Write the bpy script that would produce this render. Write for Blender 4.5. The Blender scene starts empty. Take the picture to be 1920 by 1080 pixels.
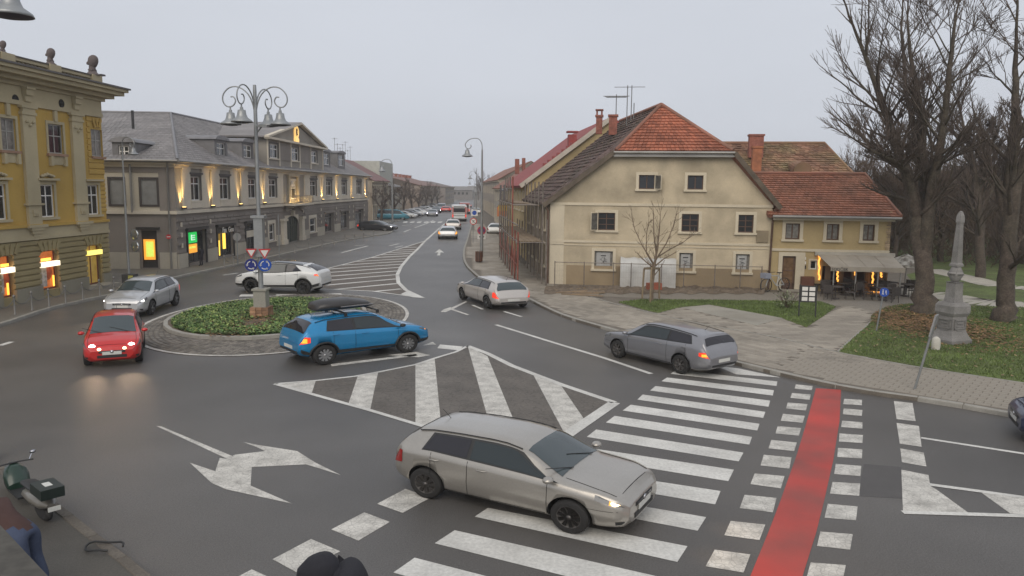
import bpy, math, random
import numpy as np
from math import sin, cos, pi, radians, hypot, atan2, sqrt
from mathutils import Vector, Matrix, geometry
random.seed(7); rnd = random.Random(11); nr = np.random.RandomState(5)
S = bpy.context.scene; COL = S.collection

# ---------------------------------------------------------------- camera
CAM_H = 5.229; FPX = 1435.8; PITCH = 0.1296; ROLL = 0.0107
_cF = Vector((0, cos(PITCH), -sin(PITCH))); _cU0 = Vector((0, sin(PITCH), cos(PITCH))); _cX0 = Vector((1, 0, 0))
_cX = cos(ROLL)*_cX0 + sin(ROLL)*_cU0; _cU = -sin(ROLL)*_cX0 + cos(ROLL)*_cU0
cd = bpy.data.cameras.new('camera'); cam = bpy.data.objects.new('camera', cd); COL.objects.link(cam); S.camera = cam
cd.sensor_width = 36; cd.lens = 36*FPX/1920; cd.clip_start = 0.05; cd.clip_end = 6000
cam.matrix_world = Matrix(((_cX[0], _cU[0], -_cF[0], 0), (_cX[1], _cU[1], -_cF[1], 0), (_cX[2], _cU[2], -_cF[2], CAM_H), (0, 0, 0, 1)))

# ---------------------------------------------------------------- sky, light, exposure
W = bpy.data.worlds.new('World'); S.world = W; W.use_nodes = True
nt = W.node_tree; N = nt.nodes; Lk = nt.links
bg = N['Background']; sky = N.new('ShaderNodeTexSky'); sky.sky_type = 'NISHITA'; sky.sun_disc = False
sky.sun_elevation = radians(40); sky.sun_rotation = radians(165); sky.dust_density = 5; sky.air_density = 1.5
hs = N.new('ShaderNodeHueSaturation'); hs.inputs['Saturation'].default_value = 0.25
mixc = N.new('ShaderNodeMix'); mixc.data_type = 'RGBA'; mixc.inputs[0].default_value = 0.84
mixc.inputs[7].default_value = (6.75, 7.1, 7.85, 1)
Lk.new(sky.outputs[0], hs.inputs['Color']); Lk.new(hs.outputs[0], mixc.inputs[6]); 
tcw = N.new('ShaderNodeTexCoord'); mpw = N.new('ShaderNodeMapping'); mpw.inputs['Scale'].default_value = (1, 1, 3.2); nzw = N.new('ShaderNodeTexNoise'); nzw.inputs['Scale'].default_value = 1.6; nzw.inputs['Detail'].default_value = 5
mrw = N.new('ShaderNodeMapRange'); mrw.inputs[1].default_value = .3; mrw.inputs[2].default_value = .7; mrw.inputs[3].default_value = .955; mrw.inputs[4].default_value = 1.045; vmw = N.new('ShaderNodeVectorMath'); vmw.operation = 'SCALE'
Lk.new(tcw.outputs['Generated'], mpw.inputs[0]); Lk.new(mpw.outputs[0], nzw.inputs['Vector']); Lk.new(nzw.outputs['Fac'], mrw.inputs[0]); Lk.new(mixc.outputs[2], vmw.inputs[0]); Lk.new(mrw.outputs[0], vmw.inputs['Scale']); Lk.new(vmw.outputs[0], bg.inputs[0])
bg.inputs[1].default_value = 0.098
sl = bpy.data.lights.new('sun', 'SUN'); sl.energy = 1.5; sl.angle = radians(50); sl.color = (1.0, 0.90, 0.77)
so = bpy.data.objects.new('sun', sl); COL.objects.link(so)
so.rotation_euler = (radians(50), 0, radians(-15)); so.location = (0, 0, 60)
S.view_settings.view_transform = 'Standard'; S.view_settings.look = 'None'; S.view_settings.gamma = 1
S.view_settings.exposure = 0.0; S.view_settings.use_curve_mapping = False
S.cycles.use_denoising = True; S.cycles.max_bounces = 5; S.cycles.diffuse_bounces = 3; S.cycles.glossy_bounces = 2
S.cycles.transmission_bounces = 3; S.cycles.transparent_max_bounces = 6; S.cycles.volume_bounces = 1
S.cycles.sample_clamp_indirect = 4; S.cycles.caustics_reflective = False; S.cycles.caustics_refractive = False

# ---------------------------------------------------------------- surveying: a sight line through a point of the photograph
def ray(px, py):
    d = _cF*FPX + _cX*(px-960) - _cU*(py-540)
    return d.normalized()
def G(px, py, z=0.0):
    """the place on the ground (height z) seen there"""
    d = ray(px, py); t = (CAM_H-z)/-d.z
    return Vector((d.x*t, d.y*t, z))
def AT(px, py, dist):
    """the place seen there at this horizontal distance"""
    d = ray(px, py); k = dist/hypot(d.x, d.y)
    return Vector((d.x*k, d.y*k, CAM_H+d.z*k))
def HT(base, px, py):
    """height above ground of what is seen there straight above a ground point"""
    d = ray(px, py); return CAM_H+d.z/hypot(d.x, d.y)*hypot(base[0], base[1])
class Fac:
    """an upright wall plane: origin on the ground, running along azimuth az (degrees from +y)"""
    def __init__(s, o, az):
        s.o = Vector((o[0], o[1])); a = radians(az); s.t = Vector((sin(a), cos(a))); s.n = Vector((s.t.y, -s.t.x)); s.rz = pi/2-a
    def m(s, px, py, off=0.0):
        """(distance along, height) of a point of the wall; off = distance in front (towards the viewer is negative y)"""
        d = ray(px, py); d2 = Vector((d.x, d.y)); nn = Vector((-s.t.y, s.t.x)); oo = s.o+nn*off
        k = (oo.dot(s.n))/(d2.dot(s.n)); P = d2*k
        return (P-s.o).dot(s.t), CAM_H+d.z*k
    def rect(s, x0, y0, x1, y1, off=0.0):
        a = s.m(x0, y0, off); b = s.m(x1, y1, off); c = s.m(x0, y1, off); e = s.m(x1, y0, off)
        return (a[0]+c[0])/2, (b[0]+e[0])/2, (b[1]+c[1])/2, (a[1]+e[1])/2     # s0, s1, z0, z1

# ---------------------------------------------------------------- materials
MATS = {}
def mat(name, col=(0.5, 0.5, 0.5), rough=0.7, metal=0.0, var=0.12, vs=2.0, fine=0.06, fs=30.0, bump=0.0, bs=60.0, emit=None, es=1.0, coat=0.0, island=0.0, stain=None, stains=0.4, sscale=0.6, spec=0.5, cracks=0.0, crs=3.0, crc=(0.05, 0.045, 0.04)):
    if name in MATS: return MATS[name]
    m = bpy.data.materials.new(name); m.use_nodes = True; MATS[name] = m
    t = m.node_tree; n = t.nodes; l = t.links; b = n['Principled BSDF']
    b.inputs['Roughness'].default_value = rough; b.inputs['Metallic'].default_value = metal
    b.inputs['Specular IOR Level'].default_value = spec; b.inputs['Coat Weight'].default_value = coat; b.inputs['Coat Roughness'].default_value = 0.06
    tc = n.new('ShaderNodeTexCoord'); co = tc.outputs['Object']
    val = None
    def noise(sc, det=4):
        q = n.new('ShaderNodeTexNoise'); q.inputs['Scale'].default_value = sc; q.inputs['Detail'].default_value = det; l.new(co, q.inputs['Vector']); return q.outputs['Fac']
    def math_(op, a, bb):
        q = n.new('ShaderNodeMath'); q.operation = op
        for i, x in ((0, a), (1, bb)):
            if isinstance(x, (int, float)): q.inputs[i].default_value = x
            else: l.new(x, q.inputs[i])
        return q.outputs[0]
    def mapr(x, a, bb):
        q = n.new('ShaderNodeMapRange'); q.inputs[1].default_value = 0.3; q.inputs[2].default_value = 0.7; q.inputs[3].default_value = a; q.inputs[4].default_value = bb; l.new(x, q.inputs[0]); return q.outputs[0]
    if var: val = mapr(noise(vs), 1-var, 1+var)
    if fine:
        f = mapr(noise(fs, 2), 1-fine, 1+fine); val = f if val is None else math_('MULTIPLY', val, f)
    if island:
        g = n.new('ShaderNodeNewGeometry'); f = n.new('ShaderNodeMapRange'); f.inputs[3].default_value = 1-island; f.inputs[4].default_value = 1+island
        l.new(g.outputs['Random Per Island'], f.inputs[0]); val = f.outputs[0] if val is None else math_('MULTIPLY', val, f.outputs[0])
    base = n.new('ShaderNodeRGB'); base.outputs[0].default_value = (*col, 1); cur = base.outputs[0]
    if stain:
        mx = n.new('ShaderNodeMix'); mx.data_type = 'RGBA'; ss = mapr(noise(sscale, 6), -0.4, 1.0); sm = math_('MULTIPLY', ss, stains)
        cl = n.new('ShaderNodeClamp'); l.new(sm, cl.inputs[0]); l.new(cl.outputs[0], mx.inputs[0]); l.new(cur, mx.inputs[6]); mx.inputs[7].default_value = (*stain, 1); cur = mx.outputs[2]
    if cracks:
        v = n.new('ShaderNodeTexVoronoi'); v.feature = 'DISTANCE_TO_EDGE'; v.inputs['Scale'].default_value = crs; l.new(co, v.inputs['Vector'])
        q = n.new('ShaderNodeMapRange'); q.inputs[1].default_value = 0.0; q.inputs[2].default_value = 0.07; q.inputs[3].default_value = cracks; q.inputs[4].default_value = 0; l.new(v.outputs[0], q.inputs[0])
        mx = n.new('ShaderNodeMix'); mx.data_type = 'RGBA'; l.new(q.outputs[0], mx.inputs[0]); l.new(cur, mx.inputs[6]); mx.inputs[7].default_value = (*crc, 1); cur = mx.outputs[2]
    if val is not None:
        vm = n.new('ShaderNodeVectorMath'); vm.operation = 'SCALE'; l.new(cur, vm.inputs[0]); l.new(val, vm.inputs['Scale']); cur = vm.outputs[0]
    l.new(cur, b.inputs['Base Color'])
    if bump:
        bp = n.new('ShaderNodeBump'); bp.inputs['Strength'].default_value = bump; bp.inputs['Distance'].default_value = 0.02
        l.new(noise(bs, 3), bp.inputs['Height']); l.new(bp.outputs[0], b.inputs['Normal'])
    if emit:
        b.inputs['Emission Color'].default_value = (*emit, 1); b.inputs['Emission Strength'].default_value = es
    return m

# ---------------------------------------------------------------- mesh building
class MB:
    def __init__(s): s.v = []; s.f = []; s.mi = []; s.sm = []
    def add(s, vs, fs, mi=0, smooth=False):
        o = len(s.v); s.v.extend([tuple(v) for v in vs]); s.f.extend([tuple(o+i for i in f) for f in fs])
        s.mi.extend([mi]*len(fs)); s.sm.extend([smooth]*len(fs))
    def box(s, x0, x1, y0, y1, z0, z1, mi=0):
        if x0 > x1: x0, x1 = x1, x0
        if y0 > y1: y0, y1 = y1, y0
        if z0 > z1: z0, z1 = z1, z0
        s.add([(x0, y0, z0), (x1, y0, z0), (x1, y1, z0), (x0, y1, z0), (x0, y0, z1), (x1, y0, z1), (x1, y1, z1), (x0, y1, z1)],
              [(0, 3, 2, 1), (4, 5, 6, 7), (0, 1, 5, 4), (1, 2, 6, 5), (2, 3, 7, 6), (3, 0, 4, 7)], mi)
    def bar(s, a, b, w, h=None, up=(0, 0, 1), mi=0):
        """a square bar from a to b"""
        a = Vector(a); b = Vector(b); h = h or w; d = (b-a).normalized(); u = Vector(up)
        if abs(d.dot(u)) > 0.98: u = Vector((1, 0, 0))
        r = d.cross(u).normalized(); u = r.cross(d)
        vs = [p+r*(i*w/2)+u*(j*h/2) for p in (a, b) for i, j in ((-1, -1), (1, -1), (1, 1), (-1, 1))]
        s.add(vs, [(3, 2, 1, 0), (4, 5, 6, 7), (0, 1, 5, 4), (1, 2, 6, 5), (2, 3, 7, 6), (3, 0, 4, 7)], mi)
    def prism(s, pts, z0, z1, mi=0):
        """outline in plan (counter-clockwise), extruded"""
        n = len(pts); P = [Vector((p[0], p[1], 0)) for p in pts]
        ar = sum(P[i].x*P[(i+1) % n].y-P[(i+1) % n].x*P[i].y for i in range(n))
        if ar < 0: P.reverse()
        tri = geometry.tessellate_polygon([P])
        vs = [(p.x, p.y, z1) for p in P]+[(p.x, p.y, z0) for p in P]
        fs = []
        for t in tri:
            a, b, c = (P[i] for i in t)
            fs.append(t if (b-a).cross(c-a).z > 0 else t[::-1])
        fs += [tuple(n+i for i in f[::-1]) for f in fs]
        fs += [(i, n+i, n+(i+1) % n, (i+1) % n) for i in range(n)]
        s.add(vs, fs, mi)
    def sheet(s, pts, z, mi=0):
        P = [Vector((p[0], p[1], 0)) for p in pts]; tri = geometry.tessellate_polygon([P]); fs = []
        for t in tri:
            a, b, c = (P[i] for i in t); fs.append(t if (b-a).cross(c-a).z > 0 else t[::-1])
        s.add([(p.x, p.y, z) for p in P], fs, mi)
    def wall(s, outer, holes, y=0.0, depth=0.2, mi=0):
        """upright face in the x-z plane (facing -y) with openings and their reveals"""
        xs_ = sorted(set(p[0] for p in outer)); zs_ = sorted(set(p[1] for p in outer))
        if len(outer) == 4 and len(xs_) == 2 and len(zs_) == 2:
            X = sorted(set(xs_+[min(max(p[0], xs_[0]), xs_[1]) for h in holes for p in h])); Z = sorted(set(zs_+[min(max(p[1], zs_[0]), zs_[1]) for h in holes for p in h])); n = len(X)
            s.add([(x, y, z) for z in Z for x in X], [(j*n+i, j*n+i+1, (j+1)*n+i+1, (j+1)*n+i) for j in range(len(Z)-1) for i in range(n-1) if not any(min(p[0] for p in h) < (X[i]+X[i+1])/2 < max(p[0] for p in h) and min(p[1] for p in h) < (Z[j]+Z[j+1])/2 < max(p[1] for p in h) for h in holes)], mi)
            for h in holes:
                k = len(h); s.add([(p[0], y, p[1]) for p in h]+[(p[0], y+depth, p[1]) for p in h], [(i, (i+1) % k, k+(i+1) % k, k+i) for i in range(k)], mi)
            return
        loops = [[Vector((p[0], p[1], 0)) for p in outer]]+[[Vector((p[0], p[1], 0)) for p in h] for h in holes]
        tri = geometry.tessellate_polygon(loops); P = [p for l in loops for p in l]; fs = []
        for t in tri:
            a, b, c = (P[i] for i in t)
            if abs((b-a).cross(c-a).z) < 1e-9: continue
            fs.append(t if (b-a).cross(c-a).z > 0 else t[::-1])
        s.add([(p.x, y, p.y) for p in P], fs, mi)
        for h in holes:
            n = len(h); vs = [(p[0], y, p[1]) for p in h]+[(p[0], y+depth, p[1]) for p in h]
            s.add(vs, [(i, (i+1) % n, n+(i+1) % n, n+i) for i in range(n)], mi)
    def tube(s, pts, rad, n=6, mi=0, smooth=True, cap=True):
        pts = [Vector(p) for p in pts]; k = len(pts)
        if not hasattr(rad, '__len__'): rad = [rad]*k
        prev = None; rings = []
        for i in range(k):
            d = (pts[min(i+1, k-1)]-pts[max(i-1, 0)]).normalized()
            if prev is None:
                u = Vector((0, 0, 1)) if abs(d.z) < 0.9 else Vector((1, 0, 0))
                r = d.cross(u).normalized()
            else: r = (prev-d*prev.dot(d)).normalized()
            prev = r; q = d.cross(r)
            rings += [pts[i]+(r*cos(2*pi*j/n)+q*sin(2*pi*j/n))*rad[i] for j in range(n)]
        fs = [(i*n+j, i*n+(j+1) % n, (i+1)*n+(j+1) % n, (i+1)*n+j) for i in range(k-1) for j in range(n)]
        s.add(rings, fs, mi, smooth)
        if cap: s.add(rings[:n], [tuple(range(n))[::-1]], mi); s.add(rings[-n:], [tuple(range(n))], mi)
    def lathe(s, prof, c=(0, 0, 0), n=16, mi=0, smooth=True, axis='z', cap=True):
        """profile [(radius, height)] turned round an upright (or y) axis"""
        vs = []
        for r, h in prof:
            for j in range(n):
                a = 2*pi*j/n
                p = (r*cos(a), r*sin(a), h) if axis == 'z' else ((r*cos(a), h, -r*sin(a)) if axis == 'y' else (h, r*cos(a), r*sin(a)))
                vs.append((p[0]+c[0], p[1]+c[1], p[2]+c[2]))
        fs = [(i*n+j, i*n+(j+1) % n, (i+1)*n+(j+1) % n, (i+1)*n+j) for i in range(len(prof)-1) for j in range(n)]
        s.add(vs, fs, mi, smooth)
        if not cap: return
        if prof[0][0] > 1e-4: s.add(vs[:n], [tuple(range(n))[::-1]], mi)
        if prof[-1][0] > 1e-4: s.add(vs[-n:], [tuple(range(n))], mi)
    def mesh(s, name, mats):
        me = bpy.data.meshes.new(name); me.from_pydata(s.v, [], s.f)
        for m in (mats if isinstance(mats, (list, tuple)) else [mats]): me.materials.append(m)
        if len(s.f): 
            me.polygons.foreach_set('material_index', s.mi); me.polygons.foreach_set('use_smooth', s.sm)
        me.update(); return me
def np_mesh(name, verts, quads, m, smooth=False):
    me = bpy.data.meshes.new(name); nv = len(verts); nf, k = quads.shape
    me.vertices.add(nv); me.vertices.foreach_set('co', verts.astype(np.float32).ravel())
    me.loops.add(nf*k); me.loops.foreach_set('vertex_index', quads.astype(np.int32).ravel())
    me.polygons.add(nf); me.polygons.foreach_set('loop_start', np.arange(0, nf*k, k, dtype=np.int32))
    me.polygons.foreach_set('use_smooth', np.full(nf, smooth)); me.update(calc_edges=True)
    for q in (m if isinstance(m, (list, tuple)) else [m]): me.materials.append(q)
    return me
def link(name, me, parent=None, loc=None, rz=None, kind=None, label=None, cat=None, group=None):
    o = bpy.data.objects.new(name, me); COL.objects.link(o)
    if parent is not None: o.parent = parent
    if loc is not None: o.location = loc
    if rz is not None: o.rotation_euler = (0, 0, rz)
    if kind: o['kind'] = kind
    if label: o['label'] = label
    if cat: o['category'] = cat
    if group: o['group'] = group
    return o
def part(name, mb, mats, parent, label=None, kind=None, loc=None):
    """one mesh part; mesh coordinates are in the parent's frame"""
    return link(name, mb.mesh(name, mats), parent, loc=loc, kind=kind, label=label)
def thing(name, label, cat, loc=(0, 0, 0), rz=0.0, group=None):
    o = bpy.data.objects.new(name, None); COL.objects.link(o); o.location = loc; o.rotation_euler = (0, 0, rz)
    o['label'] = label; o['category'] = cat; o.empty_display_size = 0.3
    if group: o['group'] = group
    return o
def struct(name, mb, mats, loc=None, label=None):
    return link(name, mb.mesh(name, mats), kind='structure', loc=loc, label=label)
def dup(root, loc, rz=None, label=None, scale=None):
    def cp(o, parent):
        c = o.copy(); COL.objects.link(c)
        if parent is not None: c.parent = parent
        for ch in kids.get(o.name, []): cp(ch, c)
        return c
    kids = {}
    for ch in root.children_recursive: kids.setdefault(ch.parent.name, []).append(ch)
    r = cp(root, None); r.location = loc
    if rz is not None: r.rotation_euler = (0, 0, rz)
    if scale is not None: r.scale = scale if hasattr(scale, '__len__') else (scale,)*3
    if label: r['label'] = label
    return r
def arc(cx, cy, r, a0, a1, n): return [(cx+r*cos(a0+(a1-a0)*i/n), cy+r*sin(a0+(a1-a0)*i/n)) for i in range(n+1)]
def resample(pts, step):
    P = [Vector((p[0], p[1])) for p in pts]; out = [P[0]]; acc = 0
    for a, b in zip(P, P[1:]):
        L = (b-a).length; t = step-acc
        while t <= L: out.append(a+(b-a)*(t/L)); t += step
        acc = (acc+L) % step if L+acc >= step else acc+L
    if (out[-1]-P[-1]).length > step*0.3: out.append(P[-1])
    return out
def smooth_line(px, n=6, z=0):
    """smooth plan curve through points of the photograph lying on the ground"""
    P = [G(x, y, z) for x, y in px]; P = [Vector((p.x, p.y)) for p in P]; Q = [P[0]*2-P[1]]+P+[P[-1]*2-P[-2]]; out = []
    for i in range(1, len(Q)-2):
        a, b, c, d = Q[i-1:i+3]
        for k in range(n):
            t = k/n; out.append(0.5*((2*b)+(c-a)*t+(2*a-5*b+4*c-d)*t*t+(3*b-a-3*c+d)*t**3))
    return out+[P[-1]]
# ================================================================ ground
ASPH = mat('asphalt', (0.112, 0.106, 0.099), 0.42, var=0.2, vs=0.25, fine=0.22, fs=38, bump=0.5, bs=70, stain=(0.068, 0.061, 0.053), stains=0.65, sscale=0.12, spec=0.45, island=0)
PAINT = mat('road_paint', (0.62, 0.61, 0.57), 0.6, var=0.12, vs=1.5, fine=0.12, fs=18, stain=(0.24, 0.225, 0.20), stains=0.42, sscale=.45, bump=0.2)
PAINTW = mat('worn_paint_on_cobbles', (0.60, 0.58, 0.53), 0.65, var=0.12, vs=2, fine=0.1, stain=(0.2, 0.19, 0.17), stains=0.5, sscale=3.5, cracks=0.38, crs=11, bump=0.3)
REDP = mat('red_lane_paint', (0.48, 0.058, 0.045), 0.65, var=0.1, vs=0.8, fine=0.06, stain=(0.16, 0.075, 0.065), stains=0.75, sscale=0.5, fs=60)
COBB = mat('cobble_bedding', (0.122, 0.108, 0.092), 0.7, var=0.2, vs=1.2, fine=0.15, fs=12, cracks=0.6, crs=5.5, bump=0.4)
STONE = mat('cobble_stone', (0.15, 0.135, 0.115), 0.6, var=0.1, island=0.4, bump=0.3, stain=(0.08, 0.07, 0.05), stains=0.4)
KERB = mat('kerb_concrete', (0.34, 0.325, 0.29), 0.75, var=0.15, vs=1.2, fine=0.12, bump=0.3, stain=(0.16, 0.15, 0.12), stains=0.6, sscale=0.8)
PAVE = mat('paving_joint_sand', (0.15, 0.13, 0.105), 0.85, var=0.15, fine=0.15)
BLOCK = mat('paving_block', (0.32, 0.285, 0.235), 0.72, var=0.12, vs=0.5, island=0.16, fine=0.1, stain=(0.14, 0.125, 0.10), stains=0.55, sscale=0.35, bump=0.2)
SLAB = mat('concrete_slab', (0.32, 0.30, 0.255), 0.8, var=0.12, vs=0.8, fine=0.1, stain=(0.2, 0.18, 0.14), stains=0.5, bump=0.25)
LEFTP = mat('left_pavement_asphalt', (0.17, 0.155, 0.13), 0.7, var=0.12, vs=0.4, fine=0.14, fs=25, stain=(0.11, 0.10, 0.085), stains=0.6, sscale=0.3, bump=0.25)
GRASS = mat('grass', (0.10, 0.135, 0.035), 0.9, var=0.3, vs=0.7, fine=0.35, fs=14, stain=(0.09, 0.085, 0.035), stains=0.5, sscale=0.5, bump=0.8, bs=40)
EARTH = mat('bare_earth', (0.16, 0.125, 0.09), 0.95, var=0.2, fine=0.25, fs=10, bump=0.9, bs=18, stain=(0.09, 0.065, 0.045), stains=0.6)
PATH = mat('pale_path', (0.42, 0.39, 0.33), 0.85, var=0.1, fine=0.1, fs=12)
FARG = mat('far_ground', (0.10, 0.09, 0.06), 0.95, var=0.2, vs=0.05)

b = MB(); b.sheet([(-900, -80), (900, -80), (900, 1400), (-900, 1400)], -0.03); struct('ground', b, FARG)
b = MB(); b.sheet([(-19.6, -12), (26, -12), (26, 18), (16, 60), (8, 130), (4, 420), (-22, 420), (-24, 200), (-24, 112), (-60, 112), (-60, 92), (-24, 92)], 0.0)
road = struct('road', b, ASPH)
# patches of different asphalt and tarred seams
ASPH2 = mat('asphalt_patch', (0.082, 0.077, 0.073), 0.5, var=0.1, fine=0.15, fs=50, bump=0.3)
SEAM = mat('tar_seam', (0.035, 0.033, 0.032), 0.35, var=0.1)
def flat(name, pxs, z, m, parent=None, kind=None):
    b = MB(); b.sheet([G(x, y) for x, y in pxs], z); return link(name, b.mesh(name, m), parent, kind=kind)
for q in ([(1620, 870), (1690, 876), (1692, 935), (1608, 930)],): flat('asphalt_patch', q, 0.003, ASPH2, road)
# ---------------------------------------------------------------- road markings
Z1, Z2, Z3 = 0.004, 0.008, 0.012
def mark(name, quads, z, m, label=None):
    """one painted marking: polygons given by their corners in the photograph"""
    b = MB()
    for q in quads: b.sheet([G(x, y) for x, y in q], z)
    o = link(name, b.mesh(name, m), road, kind=None)
    if label: o['label'] = label
    return o
def stripe_px(pts, wpx=None, w=None):
    """a painted line of even width along points of the photograph"""
    P = [G(x, y) for x, y in pts]; out = []
    L = []; R = []
    for i, p in enumerate(P):
        d = (P[min(i+1, len(P)-1)]-P[max(i-1, 0)]); d.z = 0; d.normalize(); n = Vector((-d.y, d.x, 0))*(w/2)
        L.append(p+n); R.append(p-n)
    return [(L[i], R[i], R[i+1], L[i+1]) for i in range(len(P)-1)]
def line_mark(name, pts, w, z=Z1, m=None):
    b = MB()
    for q in stripe_px(pts, w=w): b.sheet(q, z)
    return link(name, b.mesh(name, m or PAINT), road)
ZR = {2: ((1457.5, 715.5), (1456, 724)), 3: ((1451, 732), (1449, 742)), 4: ((1444, 751.4), (1441, 763)), 5: ((1435, 772.5), (1431, 784)), 6: ((1424, 795), (1420, 807.5)), 7: ((1410, 819.5), (1405, 834)), 8: ((1394, 849), (1385, 865.5)), 9: ((1376, 881), (1365.5, 902.5)), 10: ((1351, 921), (1341, 946)), 11: ((1324, 970), (1308, 995.5)), 12: ((1289, 1024.5), (1270, 1054)), 13: ((1245, 1084), (1218, 1120)), 14: ((1180, 1150), (1150, 1190))}
ZL = {2: ((1269, 693.5), (1257, 701)), 3: ((1251, 708), (1240, 715)), 4: ((1229, 724), (1219, 732.5)), 5: ((1205, 740), (1195, 749.5)), 6: ((1182.5, 759), (1167.5, 770)), 7: ((1152.5, 780), (1136, 792.5)), 8: ((1118, 805.5), (1100, 819.5)), 9: ((1078, 836), (1057, 852)), 10: ((1029, 872), (1006, 889)), 11: ((975, 910), (950, 928)), 12: ((915, 952.5), (890, 969)), 13: ((852.5, 994.5), (815, 1019)), 14: ((777.5, 1046), (737.5, 1074))}
for k in range(2, 15): mark('zebra_stripe', [[ZL[k][0], ZR[k][0], ZR[k][1], ZL[k][1]]], Z1, PAINT)
mark('zebra_stripe', [[(1340, 686), (1385, 691), (1464, 708), (1380, 702)]], Z1, PAINT)
CL = [[(1492, 721), (1524, 724), (1522, 732), (1490, 729)], [(1485, 737), (1520, 740), (1518, 750), (1482, 746)], [(1477, 755), (1514, 758), (1511, 770), (1474, 766)], [(1468, 776), (1509, 780), (1505, 793), (1464, 789)], [(1458, 799), (1502, 803), (1498, 817), (1454, 813)], [(1446, 825), (1494, 830), (1489, 846), (1441, 841)], [(1432, 853), (1484, 858), (1480, 879), (1426, 873)], [(1415, 888), (1471, 893), (1464, 916), (1407, 908)], [(1396, 928), (1456, 934), (1449, 961), (1387, 953)], [(1370, 977), (1435, 984), (1424, 1013), (1358, 1004)], [(1340, 1031), (1407, 1040), (1394, 1074), (1323, 1062)], [(1302, 1095), (1375, 1105), (1360, 1145), (1285, 1130)]]
CR = [[(1583, 748), (1616, 750), (1616, 760), (1581, 758)], [(1582, 766), (1617, 769), (1616, 780), (1580, 777)], [(1579, 789), (1617, 792), (1617, 804), (1577, 801)], [(1574, 813), (1618, 816), (1617, 831), (1573, 828)], [(1571, 840), (1617, 843), (1616, 860), (1570, 857)], [(1567, 870), (1615, 874), (1613, 893), (1564, 889)], [(1561, 904), (1613, 907), (1611, 930), (1556, 926)], [(1552, 945), (1608, 950), (1605, 976), (1546, 971)], [(1538, 997), (1599, 1002), (1594, 1031), (1532, 1024)], [(1520, 1055), (1586, 1060), (1578, 1098), (1510, 1092)]]
CB = [[(760, 917), (808, 933), (755, 962), (707, 945)], [(683, 961), (731, 979), (672, 1014), (621, 993)], [(583, 1011), (638, 1034), (559, 1075), (511, 1049)], [(472, 1068), (530, 1094), (440, 1140), (392, 1110)], [(825, 646), (868, 650), (860, 657), (820, 653)]]
for q in CL+CR+CB[:4]: mark('painted_square', [q], Z1, PAINTW)
mark('painted_square', [CB[4]], Z1, PAINT)
rl = [(1530, 728), (1513, 790), (1495, 850), (1463, 940), (1440, 1000), (1407, 1080), (1370, 1160)]; rr = [(1577, 731), (1574, 790), (1563, 860), (1545, 940), (1530, 1000), (1505, 1080), (1480, 1170)]
b = MB()
for i in range(6): b.sheet([G(*rl[i]), G(*rr[i]), G(*rr[i+1]), G(*rl[i+1])], Z1)
link('red_cycle_lane', b.mesh('red_cycle_lane', REDP), road)['label'] = 'red cycle crossing strip'
for q in ([(1676, 752), (1711, 756), (1717, 790), (1681, 786)], [(1681, 793), (1723, 799), (1728, 838), (1687, 832)], [(1688, 841), (1732, 849), (1737, 875), (1691, 867)], [(1690, 881), (1741, 891), (1744, 911), (1757, 919), (1816, 962), (1693, 960)], [(1840, 924), (1920, 934), (1960, 945), (1945, 966), (1894, 963)]):
    mark('give_way_block', [q], Z1, PAINTW)
line_mark('lane_line', [(1727, 821), (1915, 850), (1990, 862)], 0.12); line_mark('lane_line', [(1743, 909), (1840, 922), (1990, 943)], 0.13, Z2); line_mark('lane_line', [(1692, 961), (1830, 965), (1990, 970)], 0.13, Z2)
line_mark('lane_line', [(930, 609), (1040, 643), (1132, 671), (1221, 701)], 0.16)
# splitter island with broad white bands, set in cobbles
OUT = [(515, 720), (592, 714), (665, 706), (709, 698), (779, 684), (815, 672), (855, 660), (877, 649), (914, 663), (960, 686), (1054, 722), (1152, 755), (1060, 818), (1000, 858), (925, 838), (792, 799), (692, 769), (652, 758), (584, 739)]
flat('cobbled_island', OUT, 0.0025, COBB, road)
for q in ([(515, 720), (592, 714), (584, 739)], [(671, 705), (709, 698), (694, 769), (653, 758)], [(779, 684), (815, 673), (828, 808), (779, 794)], [(877, 649), (914, 668), (966, 795), (978, 850), (930, 838), (915, 785)], [(1000, 703), (1052, 723), (1095, 786), (1059, 814)]):
    mark('splitter_band', [q], Z1, PAINTW)
line_mark('splitter_outline', OUT[:8], 0.12, Z2); line_mark('splitter_outline', OUT[7:12], 0.2, Z2); line_mark('splitter_outline', OUT[11:14], 0.3, Z2); line_mark('splitter_outline', [(1000, 858)]+OUT[14:]+[(515, 720)], 0.14, Z2)
# direction arrows
mark('direction_arrow', [[(293, 799), (303, 800), (437, 856), (427, 861)]], Z1, PAINTW)
mark('direction_arrow', [[(412, 859), (427, 861), (440, 853), (497, 846), (480, 838), (456, 829), (480, 834), (557, 846), (592, 868), (639, 891), (574, 871), (472, 876), (470, 911), (549, 945), (425, 918), (397, 906), (356, 868), (404, 884), (405, 880)]], Z1, PAINTW)
mark('direction_arrow', [[(620, 683), (780, 664), (783, 667), (622, 687)], [(727, 666), (780, 660), (807, 666), (785, 670)], [(792, 648), (811, 641), (818, 646)]], Z1, PAINTW)
mark('direction_arrow', [[(815, 474), (824, 467), (833, 474), (826, 473), (825, 479), (819, 479), (822, 473)]], Z1, PAINT)
mark('direction_arrow', [[(826, 585), (832, 580), (845, 576), (848, 580), (836, 585)], [(846, 577), (873, 565), (876, 566), (849, 580)], [(848, 579), (880, 590), (876, 591), (846, 581)]], Z1, PAINTW)
for q in ([(945, 584), (978, 594)], [(886, 572), (905, 580)]): line_mark('lane_line', q, 0.14)
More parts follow.
